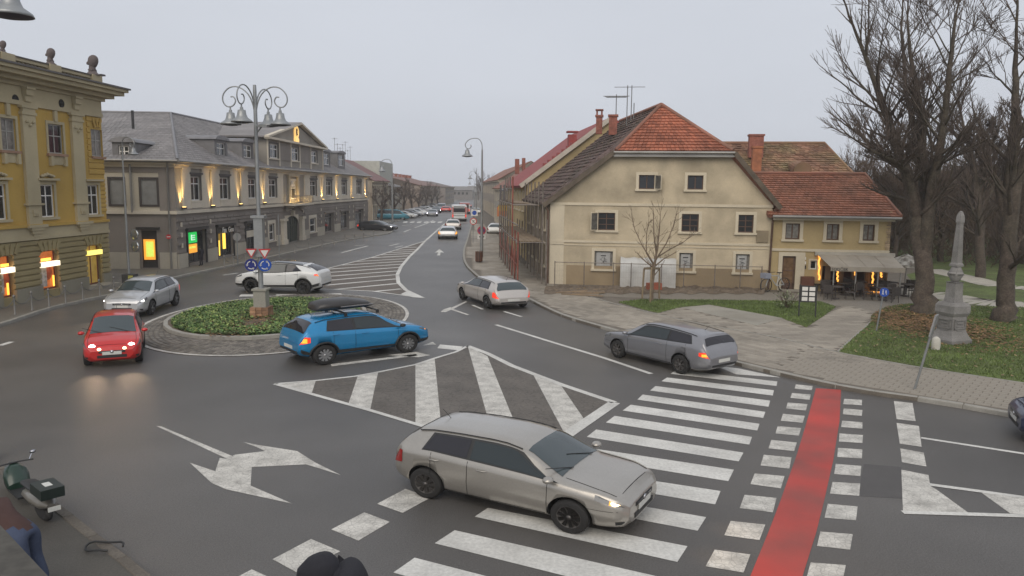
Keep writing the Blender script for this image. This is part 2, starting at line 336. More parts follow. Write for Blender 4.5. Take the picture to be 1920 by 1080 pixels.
for q in ([(452, 552), (481, 552), (478, 556), (448, 556)], [(519, 552), (560, 552), (548, 556), (512, 557)], [(560, 553), (640, 550), (640, 552), (560, 556)]): mark('give_way_block', [q], Z1, PAINT)
for q in ([(730, 461), (748, 457)], [(741, 464), (755, 461)], [(757, 435), (770, 430)], [(778, 427), (800, 419)], [(800, 419), (813, 413)], [(754, 423), (772, 421)], [(665, 461), (685, 459)], [(418, 516), (446, 512)], [(560, 497), (584, 492)], [(640, 474), (690, 461)], [(0, 648), (22, 641)]): line_mark('lane_line', q, 0.2)
for i in range(6): mark('zebra_stripe', [[(757+13*i, 415.5), (765+13*i, 415), (763+13*i, 417.5), (755+13*i, 418)]], Z1, PAINT)
line_mark('lane_line', [(840, 415), (860, 417), (880, 418), (893, 418)], 0.4)
# far splitter: thin bands on brown setts
LB = [(560, 517), (593, 509), (640, 497), (700, 482), (748, 467), (797, 452)]; RB = [(862, 398), (840, 414), (815, 436), (797, 452), (783, 467), (767, 482), (752, 500), (745, 515), (747, 530), (761, 544), (793, 559)]; BB = [(793, 559), (757, 554), (698, 546), (608, 542), (560, 541)]
flat('cobbled_island', LB+RB[4:]+BB[1:], 0.0025, mat('brown_setts', (0.12, 0.10, 0.082), 0.7, var=0.15, vs=0.5, fine=0.15, fs=9), road)
def isect(y0, x0, sl, line):
    for (xa, ya), (xb, yb) in zip(line, line[1:]):
        fa = ya-(y0+sl*(xa-x0)); fb = yb-(y0+sl*(xb-x0))
        if fa*fb <= 0 and fa != fb: t = fa/(fa-fb); return xa+(xb-xa)*t, ya+(yb-ya)*t
for i, (rx, ry) in enumerate([(1330, 380), (1310, 408), (1290, 430), (1265, 452), (1240, 478), (1210, 510), (1180, 540), (1160, 572), (1145, 607), (1115, 648), (1100, 690), (1095, 738), (1105, 790), (1150, 850)]):
    x, y = 560+rx/6, 400+ry/6; sl = -0.03-0.07*i/13; le = isect(y, x, sl, LB) or isect(y, x, sl, BB) or (562, y-sl*(x-562))
    line_mark('splitter_band', [le, (x, y)], 0.3 if i > 4 else .42)
line_mark('splitter_outline', LB, 0.16, Z2); line_mark('splitter_outline', RB, 0.22, Z2); line_mark('splitter_outline', BB, 0.16, Z2)
mark('splitter_band', [[(751, 552), (763, 546), (793, 559), (775, 558)]], Z3, PAINT)

# ---------------------------------------------------------------- kerb stones and pavements
def dent(n=1): return [rnd.uniform(-.006, .006) for _ in range(n)]
_ks = None
def kerb_stones(parent, pts, step=1.0, w=0.16, h=0.115, side=1, m=None):
    P = resample(pts, step); ms = []
    for i in range(len(P)-1):
        a, c = P[i], P[i+1]; L = (c-a).length
        if L < 0.1: continue
        d = (c-a)/L; b = MB(); g = 0.012; e = 0.018
        x0, x1 = g/2, L-g/2
        y0, y1 = (0, w) if side > 0 else (-w, 0)
        b.box(x0, x1, y0, y1, -0.01, h-e); b.add([(x0, y0, h-e), (x1, y0, h-e), (x1, y1, h-e), (x0, y1, h-e), (x0+e*.5, y0+e*.6, h), (x1-e*.5, y0+e*.6, h), (x1-e*.5, y1-e*.6, h), (x0+e*.5, y1-e*.6, h)], [(4, 5, 6, 7), (0, 1, 5, 4), (1, 2, 6, 5), (2, 3, 7, 6), (3, 0, 4, 7)])
        z = rnd.uniform(-.006, .006); o = link('kerb_stone', b.mesh('kerb_stone', m or KERB), parent, loc=(a.x, a.y, z), rz=atan2(d.y, d.x)+rnd.uniform(-.006, .006))
KR = smooth_line([(2200, 850), (2050, 815), (1905, 785), (1755, 758), (1580, 731.5), (1400, 690), (1270, 657), (1152, 624), (1060, 597), (1015, 577)], 5)
KR2 = smooth_line([(1015, 577), (965, 552), (905, 527), (886, 513), (873, 499), (868, 484), (869, 468), (875, 450), (882, 425), (886, 408), (888, 393), (888, 381), (887, 373)], 5)
h = 0.10
b = MB(); b.prism([(p.x, p.y) for p in KR+KR2[1:]]+[(4, 330), (300, 330), (300, -5), (40, -5)], 0.0, h); pav_r = struct('pavement', b, PAVE)
kerb_stones(pav_r, KR, 1.0, side=-1); kerb_stones(pav_r, KR2, 1.2, side=-1)
# paving blocks: those nearest as single stones, the rest joined
def inside(p, poly):
    c = False; n = len(poly)
    for i in range(n):
        a, b_ = poly[i], poly[(i+1) % n]
        if (a[1] > p[1]) != (b_[1] > p[1]) and p[0] < (b_[0]-a[0])*(p[1]-a[1])/(b_[1]-a[1])+a[0]: c = not c
    return c
PAVP = [(p.x, p.y) for p in KR+KR2[1:]]+[(4, 330), (300, 330), (300, -5), (40, -5)]
KALL = resample(KR, .15)+resample(KR2, .15)
def paving(parent, pxpoly, ang, bw, bh, z, m, singles=0, off=0.5, th=0.012, name='paving_block'):
    poly = [tuple(G(x, y, z)[:2]) for x, y in pxpoly]; ca, sa = cos(ang), sin(ang)
    us = [p[0]*ca+p[1]*sa for p in poly]; vs = [-p[0]*sa+p[1]*ca for p in poly]; cells = []
    j = 0; v = min(vs)
    while v < max(vs):
        u = min(us)-(bw*off if j % 2 else 0)
        while u < max(us):
            cu, cv = u+bw/2, v+bh/2; x, y = cu*ca-cv*sa, cu*sa+cv*ca
            if inside((x, y), poly) and inside((x, y), PAVP) and all((x-k.x)**2+(y-k.y)**2 > (.16+bw*.56)**2 for k in KALL): cells.append((hypot(x, y), x, y))
            u += bw
        v += bh; j += 1
    cells.sort(); g = 0.006
    proto = MB(); a, c = bw/2-g, bh/2-g; e = .006
    proto.add([(-a, -c, 0), (a, -c, 0), (a, c, 0), (-a, c, 0), (-a+e, -c+e, th), (a-e, -c+e, th), (a-e, c-e, th), (-a+e, c-e, th)], [(4, 5, 6, 7), (0, 1, 5, 4), (1, 2, 6, 5), (2, 3, 7, 6), (3, 0, 4, 7)])
    me = proto.mesh(name, m)
    for _, x, y in cells[:singles]: link(name, me, parent, loc=(x, y, z-.004+rnd.uniform(0, .004)), rz=ang+rnd.uniform(-.01, .01))
    rest = np.array([(x, y) for _, x, y in cells[singles:]])
    if len(rest):
        pv = np.array(proto.v); n = len(rest); rot = np.stack([pv[:, 0]*ca-pv[:, 1]*sa, pv[:, 0]*sa+pv[:, 1]*ca], 1)
        V = np.zeros((n, 8, 3)); V[:, :, :2] = rot[None]+rest[:, None]; V[:, :, 2] = pv[None, :, 2]+z-.004+nr.uniform(0, .004, (n, 1)); F = np.array(proto.f)[None]+np.arange(n)[:, None, None]*8
        link(name, np_mesh(name, V.reshape(-1, 3), F.reshape(-1, 4), m), parent, kind='stuff')
a0 = G(1580, 733); a1 = G(1905, 787); angk = atan2(a1.y-a0.y, a1.x-a0.x)
a2 = G(1152, 627); angk2 = atan2(a0.y-a2.y, a0.x-a2.x)
paving(pav_r, [(1442, 701), (1580, 736), (1755, 762), (1905, 789), (2080, 826), (2080, 745), (1920, 720), (1727, 691), (1580, 662), (1520, 648)], angk, 0.36, 0.22, h, BLOCK, 290)
paving(pav_r, [(1020, 580), (1152, 627), (1270, 660), (1440, 702), (1518, 648), (1440, 632), (1300, 604), (1160, 573), (1095, 553), (1040, 540), (1000, 545), (985, 562)], angk2, 0.4, 0.26, h, BLOCK, 0)
paving(pav_r, [(1232, 588), (1277, 577), (1419, 611), (1468, 597), (1512, 615), (1568, 577), (1600, 575), (1640, 590), (1632, 606), (1570, 660), (1440, 631), (1300, 603)], angk2+1.15, 0.62, 0.3, h, BLOCK, 0)
paving(pav_r, [(905, 530), (985, 562), (1000, 545), (1040, 540), (1030, 520), (960, 480), (935, 440), (905, 420), (890, 420), (874, 470), (873, 497)], angk2+.4, 0.6, 0.4, h, BLOCK, 0)
b = MB(); b.prism([G(1277, 577, h)[:2], G(1330, 572, h)[:2], G(1468, 597, h)[:2], G(1419, 611, h)[:2]], h-.01, h+.02); link('concrete_slab', b.mesh('concrete_slab', SLAB), pav_r)
# joint lines of edging stone between pavement and verge
EDG = [smooth_line([(1095, 553), (1165, 573), (1300, 605), (1455, 633), (1570, 661), (1727, 690), (1920, 719), (2150, 757)], 4, h), smooth_line([(1570, 661), (1601, 632), (1631, 606), (1640, 592)], 3, h)]
for e in EDG:
    P = resample(e, 1.0)
    for a, c in zip(P, P[1:]):
        b = MB(); L = (c-a).length; b.box(0.005, L-.005, -.035, .035, 0, .035); link('edging_stone', b.mesh('edging_stone', KERB), pav_r, loc=(a.x, a.y, h-.01), rz=atan2(c.y-a.y, c.x-a.x))
# verges and lawn
def lawn(name, pxs, z=h, th=.02, extra=()):
    P = [G(x, y, z)[:2] for x, y in pxs]+list(extra); b = MB(); b.prism(P, z-.01, z+th); return struct(name, b, GRASS), P
ver, verP = lawn('grass_verge', [(1160, 567), (1204, 562), (1335, 563), (1474, 565), (1540, 566), (1567, 576), (1543, 594), (1512, 614), (1466, 597), (1330, 571), (1277, 576), (1234, 587), (1204, 580)])
lw, lwP = lawn('park_lawn', [(1572, 660), (1632, 606), (1634, 592), (1660, 577), (1690, 571), (1746, 568), (1821, 574), (1920, 577), (2150, 582), (2500, 830), (2150, 755), (1920, 717), (1727, 688)])
b = MB(); b.sheet([G(1752, 500, h)[:2], G(1700, 515, h)[:2], G(1740, 566, h)[:2], G(1810, 571, h)[:2], G(2600, 600, h)[:2], (160, 60), (160, 220), (20, 220), (20, 70)], h+.006); struct('park_lawn', b, GRASS)
def path(pts, w, z=h+.012):
    P = smooth_line(pts, 4, h); b = MB(); n = len(P)
    for i in range(n-1):
        d = (P[i+1]-P[i]).normalized(); nn = Vector((-d.y, d.x))*w/2; b.add([(*(P[i]+nn), z), (*(P[i]-nn), z), (*(P[i+1]-nn), z), (*(P[i+1]+nn), z)], [(0, 1, 2, 3)])
    return struct('path', b, PATH)
path([(1700, 548), (1755, 553), (1812, 563), (1878, 570), (1960, 575), (2200, 590)], 2.6)
path([(1740, 505), (1812, 521), (1866, 535), (1925, 541), (2100, 560)], 1.8, h+.02)
b = MB(); b.sheet([G(x, y, h)[:2] for x, y in ((1640, 590), (1600, 575), (1440, 566), (1300, 563), (1040, 552), (1028, 540), (1100, 548), (1440, 548), (1540, 552), (1700, 540), (1755, 530), (1760, 566), (1690, 570))], h+.004); struct('plaza', b, mat('plaza_setts', (0.24, 0.215, 0.18), 0.75, var=0.15, vs=0.6, fine=0.14, fs=9, stain=(0.13, 0.115, 0.09), stains=0.5, bump=0.3))
# broken ground beside the house
b = MB(); n = 60; strip = [((1020+7*i, 551+1.5*sin(i)), (1024+7*i, 537+.02*i)) for i in range(n)]
vs = []; fs = []
for i, (p, q) in enumerate(strip):
    a, c = G(*p, h), G(*q, h)
    for k in range(7): vs.append(tuple(a+(c-a)*(k/6)+Vector((0, 0, .02+(0 if k in (0, 6) else rnd.uniform(0, .16))))))
for i in range(n-1):
    for k in range(6): fs.append((i*7+k, i*7+k+7, i*7+k+8, i*7+k+1))
b.add(vs, fs); struct('bare_earth', b, EARTH)
# left pavement
KLp = [(-400, 690), (-150, 650), (0, 610), (100, 578), (200, 556), (240, 546), (330, 521), (400, 506), (470, 491), (560, 471), (640, 453), (700, 443), (725, 439), (735, 434), (731, 428), (716, 424), (690, 421)]
KL = smooth_line(KLp, 5)
b = MB(); b.prism([(p.x, p.y) for p in KL]+[(-60, KL[-1].y), (-60, KL[0].y-2)], 0, h); pav_l = struct('pavement', b, LEFTP); kerb_stones(pav_l, KL, 1.0, side=-1)
KF = smooth_line([(690, 417), (720, 416), (745, 415), (770, 408), (800, 400), (822, 393), (838, 386), (850, 380), (860, 373)], 4)
b = MB(); b.prism([(p.x, p.y) for p in KF]+[(-80, 330), (-80, KF[0].y)], 0, h); pav_f = struct('pavement', b, LEFTP); kerb_stones(pav_f, KF, 2.0, side=-1)
# near pavement below the camera
KN = smooth_line([(-160, 770), (0, 880), (100, 948), (180, 1010), (270, 1080), (420, 1220), (560, 1400)], 5)
b = MB(); b.prism([(p.x, p.y) for p in KN]+[(2, -6), (-40, -6), (-40, KN[0].y)], 0, h); pav_n = struct('pavement', b, mat('near_pavement', (0.085, 0.078, 0.066), 0.75, var=0.15, vs=0.5, fine=0.15, bump=0.3, stain=(0.04, 0.035, 0.03), stains=0.6)); kerb_stones(pav_n, KN, 1.0, side=-1, m=mat('old_kerb', (0.12, 0.105, 0.085), 0.8, var=0.25, fine=0.2, bump=0.5, stain=(0.04, 0.03, 0.025), stains=0.7))

# ---------------------------------------------------------------- roundabout
c0 = G(500, 598); L0 = G(322, 608); B0 = G(436, 636); T0 = G(495, 561)
def fit_ell(pts):
    A = np.array([[p[0]**2, p[1]**2, p[0], p[1]] for p in pts]); s = np.linalg.lstsq(A, np.ones(len(pts)), rcond=None)[0]
    a, b_, c, d = s; cx, cy = -c/(2*a), -d/(2*b_); k = 1+a*cx*cx+b_*cy*cy
    return cx, cy, sqrt(k/a), sqrt(k/b_)
def seen(pts): return [tuple(G(x, y, h)[:2]) for x, y in pts]
IE = fit_ell(seen([(322, 606), (333, 621), (368, 630), (436, 635), (520, 634), (345, 585), (400, 569), (495, 560), (600, 563), (682, 592)]))
OE = fit_ell([tuple(G(x, y)[:2]) for x, y in [(258, 610), (277, 640), (300, 652), (416, 666), (533, 667), (690, 648), (751, 600), (735, 578), (640, 556), (560, 548)]])
def ell(E, n, k=0.0): return [(E[0]+(E[2]+k)*cos(2*pi*i/n), E[1]+(E[3]+k)*sin(2*pi*i/n)) for i in range(n)]
b = MB(); b.prism(ell(OE, 72), 0, .018); b.sheet(ell(OE, 72), .0185); apron = struct('roundabout_apron', b, COBB)
ring = [(-1, 0)]
b = MB(); oo = [(*p, .0195) for p in ell(OE, 90)]; ii = [(*p, .0195) for p in ell(OE, 90, -.14)]; b.add(oo+ii, [(i, (i+1) % 90, 90+(i+1) % 90, 90+i) for i in range(90)]); link('edge_line', b.mesh('edge_line', PAINTW), apron)
# cobbles of the apron
cv = []
for kk in range(60):
    t = kk*0.17+.25; a_, b_ = OE[2]-t, OE[3]-t
    if a_ < 1: break
    n = int(2*pi*(a_+b_)/2/.19)
    for i in range(n):
        an = 2*pi*(i+(kk % 2)*.5)/n; x, y = OE[0]+a_*cos(an), OE[1]+b_*sin(an)
        if ((x-IE[0])/(IE[2]+.06))**2+((y-IE[1])/(IE[3]+.06))**2 > 1: cv.append((x, y, an))
cv = np.array(cv); n = len(cv)
base = np.array([(-.08, -.07, 0), (.08, -.07, 0), (.08, .07, 0), (-.08, .07, 0), (-.055, -.05, .022), (.055, -.05, .022), (.055, .05, .022), (-.055, .05, .022)])
V = np.repeat(base[None], n, 0)*nr.uniform(.85, 1.08, (n, 1, 1)); c_, s_ = np.cos(cv[:, 2]+pi/2)[:, None], np.sin(cv[:, 2]+pi/2)[:, None]
X = V[:, :, 0]*c_-V[:, :, 1]*s_+cv[:, 0:1]; Y = V[:, :, 0]*s_+V[:, :, 1]*c_+cv[:, 1:2]; Z = V[:, :, 2]+.014+nr.uniform(0, .01, (n, 1))
F = np.array([(4, 5, 6, 7), (0, 1, 5, 4), (1, 2, 6, 5), (2, 3, 7, 6), (3, 0, 4, 7)])
link('cobble', np_mesh('cobble', np.stack([X, Y, Z], 2).reshape(-1, 3), (F[None]+np.arange(n)[:, None, None]*8).reshape(-1, 4), STONE), apron, kind='stuff')
rk = [Vector(p) for p in ell(IE, 48)]+[Vector(ell(IE, 48)[0])]
kerb_stones(apron, rk, 0.95, w=.16, h=.15, side=1)
b = MB(); b.prism(ell(IE, 60, -.1), 0.0, .12); bed = struct('planted_bed', b, EARTH)
def leaves(name, n, place, size, m, zr=(.02, .14), tilt=.7, kind='stuff', parent=None):
    P = []
    while len(P) < n:
        q = place()
        if q is not None: P.append(q)
    P = np.array(P); n = len(P); s = nr.uniform(size*.6, size*1.3, n); a = nr.uniform(0, 2*pi, n)
    u = np.stack([np.cos(a), np.sin(a), nr.uniform(-tilt, tilt, n)], 1); w = np.stack([-np.sin(a), np.cos(a), nr.uniform(-tilt, tilt, n)], 1)
    c = np.stack([P[:, 0], P[:, 1], P[:, 2]+nr.uniform(zr[0], zr[1], n)], 1)
    V = np.stack([c-u*s[:, None]*.5, c-w*s[:, None]*.3, c+u*s[:, None]*.5, c+w*s[:, None]*.3], 1)
    return link(name, np_mesh(name, V.reshape(-1, 3), np.arange(4*n).reshape(-1, 4), m), parent, kind=kind)
def leafmat(name, c, isl=0.5, rough=0.6, em=0): return mat(name, c, rough, var=0.35, vs=1.2, fine=0, island=isl)
GC = leafmat('ground_cover_leaf', (0.09, 0.165, 0.04)); GC2 = leafmat('yellowed_leaf', (0.22, 0.27, 0.08)); GB = leafmat('dead_leaf', (0.2, 0.115, 0.05), .45, .8)
def in_bed():
    a = rnd.uniform(0, 2*pi); r = sqrt(rnd.random())*.97; return (IE[0]+(IE[2]-.18)*r*cos(a), IE[1]+(IE[3]-.18)*r*sin(a), .11)
lamp0 = G(491, 590, .15)
def in_bed_g():
    p = in_bed(); d = hypot(p[0]-lamp0.x-.3, (p[1]-lamp0.y+1.5)/2.2)
    return p if d > rnd.uniform(.3, 1.3) else None
leaves('ground_cover_plants', 34000, in_bed_g, .10, GC, (.02, .11))
leaves('ground_cover_plants', 9000, in_bed_g, .08, GC2, (.04, .14))
leaves('ground_cover_plants', 9000, in_bed_g, .12, leafmat('dark_green_leaf', (.035, .06, .02)), (.0, .06))
def near_lamp():
    a = rnd.uniform(0, 2*pi); r = sqrt(rnd.random())*1.5; return (lamp0.x+.2+r*cos(a), lamp0.y-1.4+2.2*r*sin(a), .16)
leaves('dead_leaves', 1200, near_lamp, .12, GB, (.01, .05), .2)
# grass blades and fallen leaves on lawns
def blades(name, n, poly, z, hgt, m, dens=None):
    xs = [p[0] for p in poly]; ys = [p[1] for p in poly]; P = []
    x0, x1, y0, y1 = min(xs), min(max(xs), 30), min(ys), min(max(ys), 60)
    while len(P) < n:
        x, y = rnd.uniform(x0, x1), rnd.uniform(y0, y1)
        if inside((x, y), poly): P.append((x, y))
    P = np.array(P); n = len(P); a = nr.uniform(0, 2*pi, n); hh = nr.uniform(.5, 1.2, n)*hgt; w = .018
    lean = nr.uniform(-.5, .5, (n, 2))*hh[:, None]
    b0 = np.stack([P[:, 0]-np.cos(a)*w, P[:, 1]-np.sin(a)*w, np.full(n, z)], 1); b1 = np.stack([P[:, 0]+np.cos(a)*w, P[:, 1]+np.sin(a)*w, np.full(n, z)], 1)
    t = np.stack([P[:, 0]+lean[:, 0], P[:, 1]+lean[:, 1], z+hh], 1)
    V = np.stack([b0, b1, t], 1); link(name, np_mesh(name, V.reshape(-1, 3), np.arange(3*n).reshape(-1, 3), m), kind='stuff')
BL = leafmat('grass_blade', (0.11, 0.155, 0.04), .45)
blades('grass_blades', 60000, lwP, h+.01, .07, BL); blades('grass_blades', 14000, verP, h+.01, .07, BL)
tb1 = G(1735, 590, h)
def under_tree():
    x = rnd.gauss(tb1.x-1.3, 1.15); y = rnd.gauss(tb1.y-2.2, 2.2); return (x, y, h+.03) if inside((x, y), lwP) else None
leaves('fallen_leaves', 6500, under_tree, .13, GB, (.0, .06), .25)
def on_lawn():
    x, y = rnd.uniform(8, 30), rnd.uniform(16, 40); return (x, y, h+.03) if inside((x, y), lwP) else None
leaves('fallen_leaves', 700, on_lawn, .11, leafmat('pale_dead_leaf', (0.27, 0.19, 0.1), .4), (.02, .07), .3)
def in_gutter():
    i = rnd.randrange(len(KN)-1); p = KN[i].lerp(KN[i+1], rnd.random()); d = (KN[i+1]-KN[i]).normalized(); o = -abs(rnd.gauss(0, .25))+.02
    q = p-Vector((-d.y, d.x))*o*-1; return (q.x, q.y, .0)
leaves('gutter_leaves', 500, in_gutter, .07, leafmat('pale_dead_leaf', (0.27, 0.19, 0.1), .4), (.005, .02), .3)
# ================================================================ vehicles
GLASS = mat('car_glass', (0.022, 0.03, 0.032), 0.04, var=0, fine=0, spec=0.6)
GLASSW = mat('windscreen_glass', (0.045, 0.06, 0.064), 0.05, var=0, fine=0, spec=0.8)
TINT = mat('tinted_glass', (0.022, 0.021, 0.026), 0.04, var=0, fine=0, spec=0.5)
BLK = mat('black_plastic', (0.02, 0.02, 0.02), 0.55, var=0.1, fine=0.1)
LINER = mat('wheel_well', (0.008, 0.008, 0.008), 0.9, var=0, fine=0)
TYRE = mat('tyre_rubber', (0.018, 0.017, 0.016), 0.8, var=0.1, bump=0.3)
ALLOY = mat('alloy', (0.42, 0.42, 0.42), 0.35, 0.8, var=0.05)
STEELW = mat('dull_hubcap', (0.12, 0.112, 0.105), 0.45, 0.5, var=0.1)
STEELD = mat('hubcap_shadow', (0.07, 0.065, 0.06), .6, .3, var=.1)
CHROME = mat('chrome', (0.6, 0.6, 0.62), 0.15, 1.0, var=0)
PLATE = mat('number_plate', (0.6, 0.6, 0.56), 0.5, var=0.05)
SEAMM = mat('panel_gap', (0.01, 0.01, 0.01), 0.8, var=0, fine=0)
TAILM = mat('tail_lamp_lit', (0.4, 0.02, 0.01), 0.2, var=0, fine=0, emit=(1, 0.05, 0.02), es=0.9)
TAILO = mat('indicator_lit', (0.6, 0.2, 0.02), 0.2, var=0, fine=0, emit=(1, 0.36, 0.03), es=1.6)
TAILD = mat('tail_lamp', (0.28, 0.015, 0.012), 0.15, var=0, fine=0)
HEADM = mat('head_lamp_lens', (0.14, 0.145, 0.15), 0.08, var=0, fine=0, spec=.6)
HEADL = mat('head_lamp_lit', (0.8, 0.8, 0.8), 0.2, var=0, fine=0, emit=(1, 0.97, 0.9), es=9)
HEADW = mat('head_lamp_warm', (0.8, 0.7, 0.5), 0.2, var=0, fine=0, emit=(1, 0.80, 0.42), es=4)
def paintm(name, c, metal=0.35, rough=0.32, dirt=0.35): return mat('car_paint_'+name, c, rough, metal, var=0.05, vs=1.2, fine=0.04, coat=0.7, stain=tuple(x*.6+.02 for x in c), stains=dirt, sscale=.9)

def ip(x, tab): return float(np.interp(x, [t[0] for t in tab], [t[1] for t in tab]))
HATCH = dict(L=4.25, W=1.76, H=1.46, WB=2.61, fo=.87, R=.315,
    top=[(-.5, .60), (-.485, .86), (-.474, .97), (-.43, 1.22), (-.385, 1.37), (-.32, 1.42), (-.2, 1.45), (-.03, 1.46), (.05, 1.43), (.12, 1.34), (.262, .99), (.33, .95), (.42, .885), (.462, .82), (.484, .75), (.496, .67), (.5, .61)],
    belt=[(-.5, .58), (-.45, .95), (-.3, 1.0), (-.1, .97), (.1, .935), (.25, .90), (.4, .82), (.47, .70), (.5, .57)],
    wid=[(-.5, .70), (-.485, .84), (-.44, .93), (-.33, .985), (-.1, 1), (.2, 1), (.34, .985), (.42, .96), (.46, .91), (.483, .835), (.495, .75), (.5, .69)],
    roofw=[(-.5, .85), (-.45, .86), (-.41, .70), (-.34, .685), (-.2, .69), (.03, .685), (.12, .725), (.25, .84), (.4, .88), (.5, .80)],
    und=[(-.5, .36), (-.48, .27), (-.4, .19), (.4, .18), (.48, .22), (.5, .30)],
    win=[(-.335, -.135, -.30, -.135), (-.12, .20, -.12, .065)], quarter=(.205, .245, .075, .085), ws=(.25, .10), rw=(-.466, -.392), tailz=(.60, .93), head=(.388, .489, .64, .84))
def variant(base, **k): d = dict(base); d.update(k); return d
ESTATE = variant(HATCH, L=4.58, W=1.80, H=1.47, WB=2.73, fo=.86, belt=[(-.5, .58), (-.46, .98), (-.38, 1.05), (-.2, 1.0), (.1, .94), (.25, .90), (.4, .82), (.47, .70), (.5, .57)], top=[(-.5, .60), (-.49, .9), (-.475, 1.0), (-.448, 1.2), (-.42, 1.34), (-.3, 1.415), (-.15, 1.46), (.0, 1.465), (.07, 1.43), (.14, 1.32), (.255, 1.0), (.33, .95), (.43, .86), (.47, .78), (.488, .70), (.5, .58)],
    roofw=[(-.5, .85), (-.46, .86), (-.425, .72), (-.2, .71), (.05, .70), (.1, .72), (.25, .84), (.4, .90), (.5, .85)], win=[(-.365, -.17, -.33, -.17), (-.155, .195, -.155, .065)], quarter=(.205, .235, .075, .08), ws=(.245, .10), rw=(-.466, -.432), tailz=(.66, .86))
CROSS = variant(HATCH, L=4.12, W=1.78, H=1.56, WB=2.606, fo=.85, R=.335, top=[(-.5, .70), (-.49, .95), (-.474, 1.07), (-.43, 1.30), (-.38, 1.47), (-.32, 1.525), (-.15, 1.56), (-.02, 1.565), (.05, 1.54), (.12, 1.43), (.275, 1.06), (.33, 1.02), (.42, .92), (.475, .78), (.5, .6)],
    belt=[(-.5, .68), (-.455, 1.08), (-.38, 1.13), (-.3, 1.10), (-.1, 1.05), (.05, 1.02), (.25, .97), (.4, .88), (.47, .74), (.5, .6)], und=[(-.5, .42), (-.48, .33), (-.4, .24), (.4, .24), (.48, .27), (.5, .36)], tailz=(.74, 1.0), head=(.395, .488, .72, .9), ws=(.266, .105), rw=(-.465, -.392), win=[(-.315, -.125, -.285, -.125), (-.105, .205, -.105, .075)], cladding=True)
COUPE = variant(CROSS, L=4.37, W=1.82, H=1.56, WB=2.64, fo=.9, R=.35, top=[(-.5, .75), (-.49, 1.04), (-.465, 1.14), (-.40, 1.30), (-.28, 1.46), (-.12, 1.55), (.03, 1.57), (.09, 1.53), (.265, 1.10), (.33, 1.05), (.42, .94), (.475, .8), (.5, .6)],
    belt=[(-.5, .74), (-.46, 1.04), (-.3, 1.12), (.0, 1.0), (.25, .98), (.4, .9), (.47, .76), (.5, .6)], win=[(-.29, -.12, -.20, -.12), (-.10, .19, -.10, .07)], roofw=[(-.5, .85), (-.46, .84), (-.38, .72), (-.2, .70), (.05, .70), (.1, .72), (.25, .84), (.4, .90), (.5, .85)], ws=(.258, .105), rw=(-.455, -.33), tailz=(.88, 1.02))
SMALL = variant(HATCH, L=3.53, W=1.64, H=1.46, WB=2.32, fo=.68, R=.29, win=[(-.39, .19, -.36, .02)], ws=(.24, .045), top=[(-.5, .62), (-.487, .9), (-.467, .98), (-.43, 1.34), (-.39, 1.40), (-.2, 1.45), (-.05, 1.46), (.045, 1.42), (.245, .98), (.33, .93), (.42, .83), (.475, .70), (.5, .56)], quarter=(.2, .235, .03, .04), roofw=[(-.5, .85), (-.46, .86), (-.42, .74), (-.2, .74), (.05, .74), (.1, .76), (.25, .86), (.4, .90), (.5, .85)])
VAN = variant(HATCH, L=4.9, W=1.9, H=1.95, WB=3.0, fo=.9, R=.33, top=[(-.5, .8), (-.495, 1.6), (-.485, 1.88), (-.45, 1.93), (.0, 1.95), (.2, 1.90), (.25, 1.80), (.385, 1.15), (.44, 1.05), (.48, .85), (.5, .6)], belt=[(-.5, .8), (-.48, 1.15), (.3, 1.1), (.4, 1.0), (.47, .8), (.5, .58)], wid=[(-.5, .93), (-.48, .98), (-.3, 1), (.35, 1), (.43, .94), (.48, .8), (.5, .66)], roofw=[(-.5, .86), (.1, .84), (.25, .82), (.4, .88), (.5, .85)], win=[(-.44, -.05, -.43, -.05), (-.03, .33, -.03, .245)], quarter=None, ws=(.378, .255), rw=(-.4975, -.488), tailz=(.9, 1.4))

